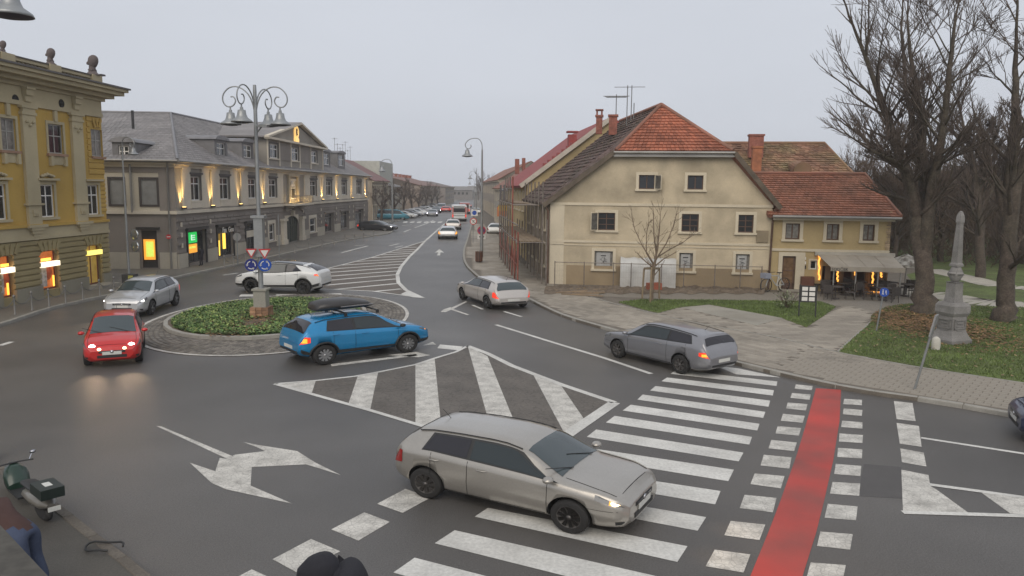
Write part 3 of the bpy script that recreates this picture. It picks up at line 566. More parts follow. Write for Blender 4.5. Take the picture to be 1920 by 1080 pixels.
def chaikin(P, r=.14):
    out = [P[0]]
    for a, b_ in zip(P, P[1:]): out += [a+(b_-a)*r, a+(b_-a)*(1-r)]
    return out+[P[-1]]
def make_car(name, label, spec, paint, rear=None, front=None, side=1, zs=.86, group=None, cat='car', pose=None, ind=False, lamps=None, tail=TAILM, rim=ALLOY, spokes=8, plate=True, simple=False, k=None, blackroof=False, turn=0, tail_ind=None):
    """rear, front: where the two near-side tyres touch the ground in the photograph; side=+1 if the near side is the car's left"""
    D = spec; L, Wd, H, WB = D['L'], D['W'], D['H'], D['WB']
    if pose is None:
        pr, pf = G(*rear), G(*front); kk = (pf-pr).length/WB; hd = atan2(pf.y-pr.y, pf.x-pr.x)
        kx = kk if k is None else k; mid = (pr+pf)/2; nrm = Vector((-sin(hd), cos(hd), 0)); cen = mid-nrm*side*(Wd*.46)*min(kx, 1.08)
        sx, sy = kx, min(max(kx, .92), 1.08)
        cxm = L/2-D['fo']-WB/2
    else: cx_, cy_, hd, sx = pose; sy = sx; cen = Vector((cx_, cy_, 0)); cxm = L/2-D['fo']-WB/2
    root = thing(name, label, cat, (cen.x, cen.y, 0.002), hd, group)
    wf = L/2-D['fo']; wr = wf-WB; xo = -(wf+wr)/2       # local x offset so that the origin lies between the axles
    Z = zs
    def sec(x):
        u = x/L; w = Wd/2*ip(u, D['wid']); zt = ip(u, D['top']); zb = min(ip(u, D['belt']), zt-.035); zu = ip(u, D['und']); rw_ = Wd/2*ip(u, D['roofw'])
        rw_ = min(rw_, w*.965); cab = zt-zb
        zre = zt-min(.075, cab*.45)
        P = [Vector(p) for p in ((x, 0, zu), (x, w*.80, zu), (x, w*.955, zu+.10), (x, w*1.0, zu+(zb-zu)*.45), (x, w*.985, zb-.09*min(1, (zb-zu)/.5)), (x, w*.945, zb), (x, rw_, zre), (x, rw_*.72, zt-.018), (x, 0, zt))]
        return P
    us = sorted(set([round(v, 4) for v in np.linspace(-.5, .5, 41)]+[t[0] for t in D['top']]+[t[0] for t in D['wid']]+[-.497, .497]))
    # ease the profile a little
    rings = []
    for u in us:
        acc = None; ws_ = 0
        for du, wgt in ((-.008, 1), (0, 2), (.008, 1)):
            uu = min(.5, max(-.5, u+du)); P = sec(uu*L)
            acc = [q*wgt for q in P] if acc is None else [a+q*wgt for a, q in zip(acc, P)]; ws_ += wgt
        P = [a/ws_ for a in acc]
        for q in P: q.x = u*L
        R = chaikin(P); full = R+[Vector((q.x, -q.y, q.z)) for q in R[-2:0:-1]]; rings.append(full)
    n = len(rings[0]); V = [(p.x+xo, p.y, p.z) for r in rings for p in r]
    F = [(i*n+j, i*n+(j+1) % n, (i+1)*n+(j+1) % n, (i+1)*n+j) for i in range(len(rings)-1) for j in range(n)]
    mb = MB(); mb.add(V, F, 0, True); m = len(rings)-1
    mb.add([V[j] for j in range(n)], [tuple(range(n))[::-1]], 0); mb.add([V[m*n+j] for j in range(n)], [tuple(range(n))], 0)
    me = mb.mesh('body', [paint, LINER])
    import bmesh
    bmm = bmesh.new(); bmm.from_mesh(me); bmesh.ops.remove_doubles(bmm, verts=bmm.verts, dist=1e-5); bmesh.ops.recalc_face_normals(bmm, faces=bmm.faces); bmm.to_mesh(me); bmm.free()
    body = link('body', me, root)
    R_ = D['R']
    if not simple:
        for wx in (wf, wr):
            for sg in (1, -1):
                cut = MB(); a, b_ = Wd/2*.50*sg, Wd/2*1.3*sg
                cut.lathe([(R_+.055, min(a, b_)), (R_+.055, max(a, b_))], (wx+xo, 0, R_+.0137), 30, 0, False, 'y')
                cm = cut.mesh('cut', [paint, LINER])
                bmm = bmesh.new(); bmm.from_mesh(cm); bmesh.ops.remove_doubles(bmm, verts=bmm.verts, dist=1e-5); bmesh.ops.recalc_face_normals(bmm, faces=bmm.faces)
                for f in bmm.faces: f.material_index = 1
                bmm.to_mesh(cm); bmm.free()
                co = bpy.data.objects.new('cut', cm); COL.objects.link(co); co.parent = root
                md = body.modifiers.new('b', 'BOOLEAN'); md.operation = 'DIFFERENCE'; md.solver = 'EXACT'; md.object = co
                bpy.context.view_layer.update(); dg = bpy.context.evaluated_depsgraph_get()
                nm = bpy.data.meshes.new_from_object(body.evaluated_get(dg)); body.modifiers.clear()
                if len(nm.polygons) > 200: body.data = nm; nm.name = 'body'
                bpy.data.objects.remove(co)
    def P_at(x, i, t, sg, off=.006):
        """point on the flank between section points i and i+1"""
        P = sec(x); a, c = P[i], P[i+1]; q = a.lerp(c, t); nrm = Vector((0, c.z-a.z, a.y-c.y)); nrm = nrm.normalized() if nrm.length > 1e-6 else Vector((0, 1, 0))
        if nrm.y < 0: nrm = -nrm
        q = q+nrm*off; return (q.x+xo, q.y*sg, q.z)
    def side_patch(nm_, x0b, x1b, x0t, x1t, t0, t1, m_, i=5, off=.006, both=True, nx=8, nt=3, label=None):
        for sg in (1, -1):
            b = MB(); vs = []
            for a in range(nt+1):
                t = t0+(t1-t0)*a/nt; f = a/nt; xa, xb = (x0b+(x0t-x0b)*f)*L, (x1b+(x1t-x1b)*f)*L
                for c in range(nx+1): vs.append(P_at(xa+(xb-xa)*c/nx, i, t, sg, off))
            b.add(vs, [(a*(nx+1)+c, a*(nx+1)+c+1, (a+1)*(nx+1)+c+1, (a+1)*(nx+1)+c) for a in range(nt) for c in range(nx)], 0, True)
            part(nm_, b, m_, root, label)
    def top_patch(nm_, ua, ub, wfr, m_, off=.008, nx=6, ny=8, taper=1.0):
        b = MB(); vs = []
        for a in range(nx+1):
            x = (ua+(ub-ua)*a/nx)*L; P = sec(x); e = P[6]; md_ = P[7]; tp = P[8]
            sl_ = (sec(x+.02)[8].z-sec(x-.02)[8].z)/.04; nz = 1/sqrt(1+sl_*sl_); nxx = -sl_*nz
            wv = wfr*(1+(taper-1)*a/nx)
            for c in range(ny+1):
                y = e.y*wv*(2*c/ny-1); ay = abs(y)
                z = tp.z+(md_.z-tp.z)*ay/md_.y if ay < md_.y else md_.z+(e.z-md_.z)*(ay-md_.y)/max(e.y-md_.y, 1e-4)
                vs.append((x+xo+nxx*off, y, z+nz*off))
        b.add(vs, [(a*(ny+1)+c, a*(ny+1)+c+1, (a+1)*(ny+1)+c+1, (a+1)*(ny+1)+c) for a in range(nx) for c in range(ny)], 0, True)
        return part(nm_, b, m_, root)
    fr0 = min(w[0] for w in D['win']); fr1 = max(w[1] for w in D['win']); ft0 = min(w[2] for w in D['win']); ft1 = max(w[3] for w in D['win'])
    q = D.get('quarter')
    side_patch('window_frame', fr0-.008, (q[1] if q else fr1)+.008, ft0-.01, (q[3] if q else ft1)+.004, .03, .93, BLK, off=.004, nx=14)
    for i, w in enumerate(D['win']): side_patch('side_window', w[0], w[1], w[2], w[3], .09, .85, TINT if i == 0 else GLASS, off=.009)
    if q: side_patch('quarter_window', *q, .1, .8, GLASS, off=.009, nx=2)
    top_patch('windscreen', D['ws'][0], D['ws'][1], .93, GLASSW, nx=8)
    top_patch('rear_window', D['rw'][0], D['rw'][1], .86, GLASSW if D is HATCH else TINT, nx=5)
    if blackroof: top_patch('black_roof', -.29, D['ws'][1]-.01, 1.02, mat('gloss_black', (0.012, 0.012, 0.013), .15, var=0, coat=1), off=.006, nx=10)
    # lamps
    h0, h1, hz0, hz1 = D['head']
    litw = {None: (None, None), 'on': (HEADL, HEADL), 'warm': (HEADW, HEADW), 'dim': (HEADM, HEADM)}[lamps]
    def flank(x, z, sg, off=.006):
        P = sec(x)
        if z <= P[2].z: return P_at(x, 2, 0, sg, off)
        for i in range(2, 5):
            a, c = P[i], P[i+1]
            if a.z <= z <= c.z+1e-6 or i == 4:
                t = max(0, min(1.0, (z-a.z)/max(c.z-a.z, 1e-4))); return P_at(x, i, t, sg, off)
    def flank_patch(nm_, xs, zfun, m_, nx=8, nz=4, off=.007, sgs=(1, -1)):
        for sg in sgs:
            b = MB(); vs = []
            for a in range(nx+1):
                x = xs[0]+(xs[1]-xs[0])*a/nx; z0, z1 = zfun(a/nx)
                for c in range(nz+1): vs.append(flank(x, z0+(z1-z0)*c/nz, sg, off))
            b.add(vs, [(a*(nz+1)+c, a*(nz+1)+c+1, (a+1)*(nz+1)+c+1, (a+1)*(nz+1)+c) for a in range(nx) for c in range(nz)], 0, True)
            part(nm_, b, m_, root)
    flank_patch('headlight', (h0*L, h1*L), lambda t: (hz0+.10*(1-t)-.0*t, hz1+.02*(1-t)-.07*t), HEADM)
    if litw[0]:
        flank_patch('headlight_bulb', ((h0+(h1-h0)*.55)*L, (h1-.012)*L), lambda t: ((hz0+hz1)/2-.02-.055*sqrt(max(0, 1-(2*t-1)**2)), (hz0+hz1)/2-.02+.05*sqrt(max(0, 1-(2*t-1)**2))), litw[0], off=.014)
    tz0, tz1 = D['tailz']
    flank_patch('tail_light', (-.498*L, -.435*L), lambda t: (tz0+.06*t, tz1-.03*t), tail)
    if tail_ind: flank_patch('indicator', (-.492*L, -.455*L), lambda t: (tz0+.05, tz1-.07), TAILO, off=.012, sgs=(tail_ind,))
    if ind: flank_patch('indicator', (.44*L, .475*L), lambda t: (hz0+.04, hz1-.06), TAILO, off=.013)
    # bumpers, grille, plates
    zlow = ip(.5, D['und'])
    b = MB(); x = L/2+xo
    b.box(x-.02, x+.012, -.40, .40, zlow+.03, zlow+.12); part('lower_grille', b, BLK, root)
    b = MB(); b.box(x-.05, x+.010, -.36, .36, ip(.5, D['top'])-.075, ip(.5, D['top'])-.0); g_ = part('grille', b, BLK, root)
    b = MB(); b.box(x+.006, x+.016, -.30, .30, ip(.5, D['top'])-.04, ip(.5, D['top'])-.025); b.lathe([(0, .01), (.05, .012), (.055, .02), (.0, .026)], (x, 0, ip(.5, D['top'])-.035), 14, 0, True, 'x'); part('badge', b, CHROME, root)
    if plate:
        b = MB(); b.box(x+.008, x+.020, -.26, .26, zlow+.13, zlow+.235); part('number_plate', b, PLATE, root)
        xr = -L/2+xo; b = MB(); b.box(xr-.014, xr-.004, -.26, .26, .5*(tz0)+.16, .5*tz0+.265); part('number_plate', b, PLATE, root)
    b = MB(); xr = -L/2+xo; b.box(xr-.010, xr+.03, -.55, .55, ip(-.5, D['und'])+.0, ip(-.5, D['und'])+.07); part('bumper_insert', b, BLK, root)
    # sills, cladding, seams, handles
    if D.get('cladding'):
        flank_patch('side_cladding', (wr+R_+.05, wf-R_-.05), lambda t: (.27, .40+.06*(1-t)), BLK, nx=12, nz=2, off=.012)
        flank_patch('bumper_cladding', (-.49*L, wr-R_-.05), lambda t: (.36, .58-.12*t), BLK, nx=5, nz=2, off=.010)
        flank_patch('bumper_cladding', (wf+R_+.05, .488*L), lambda t: (.34, .46), BLK, nx=5, nz=2, off=.010)
        for wx in (wf, wr):
            for sg in (1, -1):
                b = MB(); pts = []
                for a in range(13):
                    an = radians(-8+196*a/12); xx, zz = wx+(R_+.075)*cos(an), R_+.01+(R_+.075)*sin(an); pts.append(flank(xx, zz, sg, .004))
                b.tube(pts, .032, 5); part('wheel_arch_trim', b, BLK, root)
    else:
        flank_patch('sill', (wr+R_+.08, wf-R_-.08), lambda t: (.245, .30), BLK, nx=6, nz=1, off=.006)
    if not simple:
        for u in ([w[1]+.008 for w in D['win']]+[D['win'][0][0]+.04 if len(D['win']) > 1 else .21]):
            u = min(u, .215)
            for sg in (1, -1):
                x = u*L; pts = [flank(x, z, sg, .002) for z in np.linspace(.27, ip(u, D['belt'])-.01, 8)]
                b = MB(); b.tube(pts, .005, 4); part('door_gap', b, SEAMM, root)
        for w in D['win']:
            for sg in (1, -1):
                b = MB(); x = (w[0]+.035)*L; z = ip(w[0], D['belt'])-.12
                b.tube([flank(x+dx, z, sg, o) for dx, o in ((0, .0), (.03, .03), (.16, .03), (.19, 0))], .012, 5); part('door_handle', b, paint, root)
        for sg in (1, -1):
            b = MB(); x = (D['ws'][0]-.028)*L; P = sec(x); y = P[5].y; z = P[5].z+.05
            b.lathe([(.0, 0), (.05, .012), (.078, .06), (.085, .11), (.06, .165), (.0, .185)], (0, 0, 0), 12, 0, True, 'y')
            b.v = [(vx*1.0+x+xo, (y+.02+vy)*sg, vz*.75+z+.03) for vx, vy, vz in b.v]
            if sg < 0: b.f = [f[::-1] for f in b.f]
            part('mirror', b, paint if D is not CROSS else BLK, root)
        b = MB(); xs_ = np.linspace(D['ws'][0]+.012, .455, 10)
        for sg in (1, -1): b.tube([(u*L+xo, sec(u*L)[6].y*sg*.90, sec(u*L)[6].z+(sec(u*L)[7].z-sec(u*L)[6].z)*.36+.004) for u in xs_], .005, 4)
        b.tube([(.462*L+xo, y*sec(.462*L)[6].y, sec(.462*L)[8].z-.0-.06*abs(y)**2.2) for y in np.linspace(-.9, .9, 9)], .006, 4); part('bonnet_gap', b, SEAMM, root)
        flank_patch('bumper_gap', (.36*L, .47*L), lambda t: (.56, .566), SEAMM, nz=1, nx=5, off=.004)
        flank_patch('fog_light', (.462*L, .488*L), lambda t: (.30, .38), BLK, nz=2, nx=3, off=.006)
        for sg in (.5, -.35):
            b = MB(); x = D['ws'][0]*L; b.tube([(x+.02+xo, sg*.9, sec(x)[8].z+.0), (x-.12+xo, sg*.9-.35, sec(x-.12)[8].z+.015), (x-.2+xo, sg*.9-.55, sec(x-.2)[8].z+.015)], .008, 4); part('wiper', b, BLK, root)
        b = MB(); xa = -.33*L; b.tube([(xa+xo, 0, sec(xa)[8].z), (xa-.16+xo, 0, sec(xa)[8].z+.16)], .007, 4); part('aerial', b, BLK, root)
        b = MB()
        for sg in (1, -1): b.tube([(u*L+xo, sec(u*L)[6].y*sg*.985, sec(u*L)[6].z+.016) for u in np.linspace(-.38, .08, 8)], .011, 4)
        part('roof_gutter', b, BLK, root)
    # wheels
    wheel0 = None
    for wx in (wf, wr):
        for sg in (1, -1):
            y = sg*(Wd/2-.115)
            if wheel0 is None:
                b = MB(); b.lathe([(R_*.62, -.10), (R_*.9, -.105), (R_*.985, -.085), (R_, -.05), (R_, .05), (R_*.985, .085), (R_*.9, .105), (R_*.62, .10)], (0, 0, 0), 28, 0, True, 'y', False)
                w_ = link('wheel', b.mesh('wheel', TYRE), root)
                b = MB(); rr = R_*.66
                b.lathe([(rr, .098), (rr*.93, .104), (rr*.88, .07), (rr*.2, .05), (0, .05)], (0, 0, 0), 24, 0, True, 'y', False)
                dark = len(b.f)
                for s_ in range(spokes):
                    a = 2*pi*s_/spokes; ca, sa = cos(a), sin(a); wd = rr*.16 if spokes > 6 else rr*.22
                    p = [(.12*rr, -wd*.6), (.92*rr, -wd), (.92*rr, wd), (.12*rr, wd*.6)]
                    b.add([(u*ca-v*sa, .097, u*sa+v*ca) for u, v in p]+[(u*ca-v*sa, .06, u*sa+v*ca) for u, v in p], [(0, 1, 2, 3), (3, 2, 1, 0), (0, 4, 5, 1), (1, 5, 6, 2), (2, 6, 7, 3), (3, 7, 4, 0)], 1)
                b.lathe([(rr*.2, .05), (rr*.2, .1), (0, .105)], (0, 0, 0), 12, 1, True, 'y')
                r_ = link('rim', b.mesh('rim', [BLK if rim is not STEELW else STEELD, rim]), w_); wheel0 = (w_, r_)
            else:
                w_ = wheel0[0].copy(); COL.objects.link(w_); r_ = wheel0[1].copy(); COL.objects.link(r_); r_.parent = w_
            w_.location = (wx+xo, y, R_); w_.rotation_euler = (0, rnd.uniform(0, 6), (pi if sg < 0 else 0)+(turn if wx == wf else 0))
    root.scale = (sx, sy, Z*(1 if pose is not None or k is not None else min(1.08, max(.92, sx))))
    return root
silver = paintm('warm_silver', (0.40, 0.375, 0.335), .6, .3, .08); blue = paintm('blue', (0.012, 0.225, 0.47), .3, .22, .05); red = paintm('red', (0.52, 0.015, 0.012), 0.05, .3, .1); white = paintm('white', (0.66, 0.67, 0.66), 0, .35, .1)
grey = paintm('grey', (0.26, 0.26, 0.275), .5, .3, .1); pale = paintm('pale_silver', (0.50, 0.51, 0.52), .4, .3, .15); beige = paintm('champagne', (0.50, 0.47, 0.44), .3, .32, .15); dark = paintm('dark', (0.035, 0.037, 0.045), .3, .3, .1)
astra = make_car('silver_hatchback', 'warm silver hatchback turning across the zebra crossing in the foreground with amber indicator lit', HATCH, silver, (792, 931), (1078, 1001), -1, lamps='warm', ind=True, tail=TAILD, rim=STEELW, spokes=9, zs=.83, k=1.02)
capt = make_car('blue_crossover', 'bright blue crossover driving past the roundabout with a long black box on its roof', CROSS, blue, (609, 684), (764, 661), -1, rim=ALLOY, spokes=10, tail_ind=-1, lamps='dim', ind=True, zs=.82)
# roof box rests on the roof: its own thing
rb = thing('roof_box', 'long black roof box carried on top of the blue crossover', 'roof box', capt.location, capt.rotation_euler.z); rb.scale = capt.scale
b = MB(); pr = []
for u, w, h0_, h1_ in ((-1.05, .30, 1.70, 1.80), (-.98, .38, 1.66, 1.90), (-.6, .42, 1.65, 1.98), (.1, .42, 1.65, 1.97), (.75, .36, 1.66, 1.86), (1.02, .2, 1.70, 1.78)): pr.append((u*.86-.35, w*1.05, h0_-.0, h1_+.09*(abs(u) < 1)))
nn_ = 10; vs = []
for u, w, z0, z1 in pr:
    vs += [(u, w*cos(2*pi*j/nn_)*(1.05 if j in (1, 4, 6, 9) else 1), (z0+z1)/2+(z1-z0)/2*sin(2*pi*j/nn_)) for j in range(nn_)]
b.add(vs, [(i*nn_+j, i*nn_+(j+1) % nn_, (i+1)*nn_+(j+1) % nn_, (i+1)*nn_+j) for i in range(len(pr)-1) for j in range(nn_)], 0, True); b.add(vs[:nn_], [tuple(range(nn_))[::-1]]); b.add(vs[-nn_:], [tuple(range(nn_))])
part('shell', b, mat('roof_box_plastic', (0.035, 0.033, 0.032), .35, var=.1), rb)
for x in (-.55, .45):
    b = MB(); b.bar((x, -.62, 1.62), (x, .62, 1.62), .06, .035); b.bar((x, -.6, 1.52), (x, -.6, 1.62), .07); b.bar((x, .6, 1.52), (x, .6, 1.62), .07); part('roof_bar', b, BLK, rb)
b = MB(); b.box(-.6, .4, -.425, -.415, 1.80, 1.83); part('latch_rail', b, CHROME, rb)
estate = make_car('grey_estate', 'grey metallic estate car braking just beyond the zebra crossing', ESTATE, grey, (1283, 703), (1152, 669), 1, tail=TAILM, rim=STEELW, spokes=7, tail_ind=1, zs=.88, k=.93)
audi = make_car('silver_compact', 'pale silver compact car with headlights on behind the red car', variant(HATCH, WB=2.58, L=4.2), pale, (334, 571), (280, 592), 1, lamps='on', rim=ALLOY, spokes=5, zs=.95, k=.97)
rp = (G(183, 681)+G(268, 676))/2
redc = make_car('red_supermini', 'small bright red car with round headlights on approaching on the left', SMALL, red, pose=(rp.x-.55, rp.y+.85, radians(-66), .95), lamps=None, zs=.9, rim=STEELW)
for sg in (1, -1):
    for nm_, y_, r_, m_, z_ in (('headlight', .53, .10, HEADL, .66), ('fog_light', .34, .055, HEADW, .60)):
        b = MB(); b.lathe([(r_, 0), (r_*.95, .02), (r_*.5, .035), (0, .04)], (0, 0, 0), 16, 0, True, 'x'); xx = SMALL['L']/2-(.68-SMALL['fo'])-((SMALL['L']/2-SMALL['fo'])+(SMALL['L']/2-SMALL['fo']-SMALL['WB']))/2
        part(nm_, b, m_, redc, loc=(xx-(.13 if y_ > .5 else .045), y_*sg, z_))
chr_ = make_car('white_coupe_crossover', 'white coupe-shaped crossover with black roof passing behind the roundabout lamp post', COUPE, white, (569, 552), (471, 549), 1, blackroof=True, tail=TAILM, tail_ind=1, rim=BLK, zs=.98)
opel = make_car('champagne_hatchback', 'champagne silver hatchback with red tail lights leaving by the far road', HATCH, beige, (915, 579), (866, 561), 1, tail=TAILM, rim=ALLOY, spokes=5, zs=.86, k=1.12)
# cars further up the street
def far_car(name, label, spec, paint, px, hdg, k=1.0, dist=None, **kw):
    p = G(*px); return make_car(name, label, spec, paint, pose=(p.x, p.y, radians(hdg), k), simple=True, **kw)
far_car('hatchback', 'small silver car with amber tail glow driving away up the street ahead of the arrow', HATCH, pale, (840, 446), 94, 1.15, tail=TAILO)
far_car('saloon_car', 'cream car following close behind the white van up the street', HATCH, beige, (849, 429), 95, 1.2, tail=TAILD)
far_car('dark_car', 'dark grey car with lit headlights nosing out of the side street by the grey building', HATCH, dark, (707, 433), -14, 1.1, lamps='on')
far_car('white_hatchback', 'white car parked on the right pavement beside the scaffold', HATCH, white, (931, 438), 88, 1.15, tail=TAILD)
far_car('blue_van', 'turquoise blue van parked at the kerb corner under the first street tree', VAN, paintm('turquoise', (0.04, 0.25, 0.33), .1), (733, 412), 12, 1.2, tail=TAILD)
far_car('red_car', 'red car waiting far up the street beside the white van', HATCH, red, (836, 397), 96, 1.2, tail=TAILM)
for i, (px, lb, sp, pc) in enumerate([((818, 399), 'oncoming dark car with bright headlights in the middle of the street', HATCH, dark), ((811, 405), 'oncoming silver car with bright headlights nearest the far crossing', HATCH, grey), ((828, 395), 'oncoming van with headlights far up the street', VAN, grey)]):
    far_car('oncoming_car', lb, sp, pc, px, -86, 1.15, lamps='on')
pk = [((757, 409), white, HATCH, 'white car parked first in the row beyond the turquoise van'), ((766, 407), dark, HATCH, 'dark car parked second in the left row'), ((775, 405), pale, ESTATE, 'silver estate parked in the left row'), ((784, 403), white, HATCH, 'white hatchback parked mid-way along the left row'), ((792, 400), grey, HATCH, 'grey car parked mid-way along the left row'), ((800, 397.5), pale, HATCH, 'silver car parked towards the far end of the left row'), ((806, 394), dark, ESTATE, 'dark estate parked towards the far end of the left row'), ((812, 390), grey, HATCH, 'grey car parked last but one in the left row'), ((818, 386), dark, HATCH, 'dark car parked last in the left row')]
for px, pc, sp, lb in pk: far_car('parked_car', lb, sp, pc, px, rnd.uniform(-6, 6)-5, 1.05, tail=TAILD, group='cars parked along the left kerb')
for i, (px, lb, pc) in enumerate([((893, 401), 'white car parked by the right kerb beyond the signs', white), ((866, 402), 'dark car queuing behind the red bus', dark), ((877, 389), 'grey car far down the right-hand lane', grey)]): far_car('distant_car', lb, HATCH, pc, px, 94, 1.15, tail=TAILM)
# edge of a dark car at the right border
make_car('dark_blue_car', 'dark blue car entering at the right edge of the picture', HATCH, paintm('dark_blue', (0.03, 0.04, 0.09), .3), pose=(G(1990, 835).x+1.45, G(1990, 835).y-.1, radians(158), 1.0), zs=.84)
HEADX = mat('oncoming_head_lamp', (1, 1, 1), .3, var=0, fine=0, emit=(.93, .9, 1), es=30)
for ch in [c for o in bpy.data.objects if o.name.startswith('oncoming_car') for c in o.children if c.name.startswith('headlight_bulb')]: ch.data.materials[0] = HEADX
def make_bus(label, base_px, top, wpx, L_, bodym, bandm, tailm=TAILM):
    p = G(*base_px); H_ = HT(p, base_px[0], top); wd = wpx/FPX*p.length; h = wd/2; t = thing('bus', label, 'bus', (p.x, p.y+L_/2, 0), radians(95)); x0, x1 = -L_/2, L_/2
    b = MB(); b.box(x0, x1, -h, h, .3, H_*.96); part('body', b, bodym, t); b = MB(); b.box(x0+.05, x1-.05, -h+.06, h-.06, H_*.96, H_); part('roof_unit', b, bodym, t)
    b = MB(); b.box(x0-.02, x0, -h*.82, h*.82, H_*.56, H_*.83); part('rear_window', b, TINT, t); b = MB(); b.box(x0-.02, x0, -h*.7, h*.7, H_*.87, H_*.93); part('destination_board', b, BLK, t); b = MB(); b.box(x0-.015, x0, -h*.9, h*.9, H_*.34, H_*.37); b.box(x0-.015, x0, -h*.9, h*.9, H_*.48, H_*.50); part('panel_line', b, SEAMM, t)
    for sg in (1, -1):
        b = MB(); b.box(x0+.4, x1-.4, sg*h, sg*(h+.02), H_*.52, H_*.84); part('side_window_band', b, TINT, t); b = MB(); b.box(x0-.03, x0+.05, sg*h*.86-.1*h, sg*h*.86+.1*h, H_*.2, H_*.9); part('corner_panel', b, bandm, t); b = MB(); b.box(x0-.045, x0-.03, sg*h*.86-.07*h, sg*h*.86+.07*h, H_*.28, H_*.42); part('tail_light', b, tailm, t)
        for x in (x0+1.6, x1-1.6): b = MB(); b.lathe([(.40, -.12), (.42, 0), (.40, .12)], (x, sg*(h-.12), .41), 16, 0, True, 'y'); part('wheel', b, TYRE, t)
    b = MB(); b.box(x0-.02, x1+.02, -h-.01, h+.01, .28, .45); part('skirt', b, BLK, t); return t
make_bus('white bus with pink-red corner panels driving away behind the cream car', (857, 415), 385, 28, 8, white, paintm('bus_pink', (.42, .14, .13), 0))
make_bus('white and red bus further up the street ahead of the white bus', (868, 401), 381, 19, 9, paintm('bus_red', (.45, .10, .08), 0), white)

def beam(car, x, y, z, col, e, ang=55, aim=-12):
    L_ = bpy.data.lights.new('headlight_beam', 'SPOT'); L_.energy = e; L_.color = col; L_.spot_size = radians(ang); L_.spot_blend = 1.0; L_.shadow_soft_size = .08; o = bpy.data.objects.new('headlight_beam', L_); COL.objects.link(o); o.parent = car; o.location = (x, y, z); o.rotation_euler = (0, radians(-90-aim), 0)
for car, x, e in ((redc, 1.75, 100), (audi, 2.2, 90), (astra, 2.2, 60)):
    for y in (.5, -.5): beam(car, x, y, .62, (1, .70, .42), e)
# ================================================================ buildings
def wallmat(name, c, **k):
    d = dict(rough=.85, var=.1, vs=.5, fine=.06, fs=20, stain=tuple(x*.55 for x in c), stains=.45, sscale=.35, bump=.25, bs=30); d.update(k); return mat(name, c, **d)
PANE = mat('window_glass', (0.02, 0.022, 0.025), 0.08, var=.2, vs=1, spec=.6); PANEC = mat('curtained_glass', (0.20, 0.19, 0.17), 0.25, var=.35, vs=6, fine=.1)
WHF = mat('white_window_frame', (0.78, 0.76, 0.71), 0.5, var=.06); BRF = mat('brown_window_frame', (0.10, 0.055, 0.035), 0.6, var=.15)
VOID = mat('dark_interior', (0.015, 0.013, 0.012), .9, var=0, fine=0)
class Bld:
    def __init__(s, name, label, base, cat='building', group=None): s.base = Vector((base[0], base[1], 0)); s.root = thing(name, label, cat, s.base, 0, group)
    def put(s, name, mb, m, fac, parent=None, label=None, kind=None, base=None):
        bb = base if base is not None else s.base; t = fac.t; nn = Vector((-t.y, t.x)); o = fac.o
        mb.v = [(o.x+t.x*x+nn.x*y-bb.x, o.y+t.y*x+nn.y*y-bb.y, z) for x, y, z in mb.v]
        return part(name, mb, m, parent or s.root, label, kind)
def R4(s0, s1, z0, z1): return [(s0, z0), (s1, z0), (s1, z1), (s0, z1)]
def window(B, fac, r, y=0.0, vb=1, hb=(.62,), fw=.06, fm=None, pane=None, sur=0, surm=None, sill=None, rec=.13, name='window', suro=.035, label=None, head=0):
    s0, s1, z0, z1 = r; fm = fm or WHF; b = MB(); yy = y+rec
    b.box(s0, s0+fw, yy-.03, yy+.04, z0, z1); b.box(s1-fw, s1, yy-.03, yy+.04, z0, z1); b.box(s0+fw, s1-fw, yy-.03, yy+.04, z0, z0+fw); b.box(s0+fw, s1-fw, yy-.03, yy+.04, z1-fw, z1)
    for i in range(vb): x = s0+(s1-s0)*(i+1)/(vb+1); b.box(x-fw*.5, x+fw*.5, yy-.02, yy+.03, z0+fw, z1-fw)
    for h_ in hb: z = z0+(z1-z0)*h_; b.box(s0+fw, s1-fw, yy-.025, yy+.035, z-fw*.4, z+fw*.4)
    w = B.put(name, b, fm, fac, label=label)
    b = MB(); b.box(s0+.01, s1-.01, yy+.0, yy+.02, z0+.01, z1-.01); B.put('pane', b, pane or PANE, fac, parent=w)
    if sur:
        b = MB(); q = sur; b.box(s0-q, s0, y-suro, y+.01, z0-q*.2, z1+q); b.box(s1, s1+q, y-suro, y+.01, z0-q*.2, z1+q); b.box(s0, s1, y-suro, y+.01, z1, z1+q)
        if head: b.box(s0-q-.08, s1+q+.08, y-suro-.09, y+.01, z1+q, z1+q+head)
        B.put('window_surround', b, surm, fac)
    if sill is not None:
        b = MB(); b.box(s0-(sur or .05)-.04, s1+(sur or .05)+.04, y-.11, y+.02, z0-.11, z0-.0); B.put('sill', b, sill, fac)
    return w
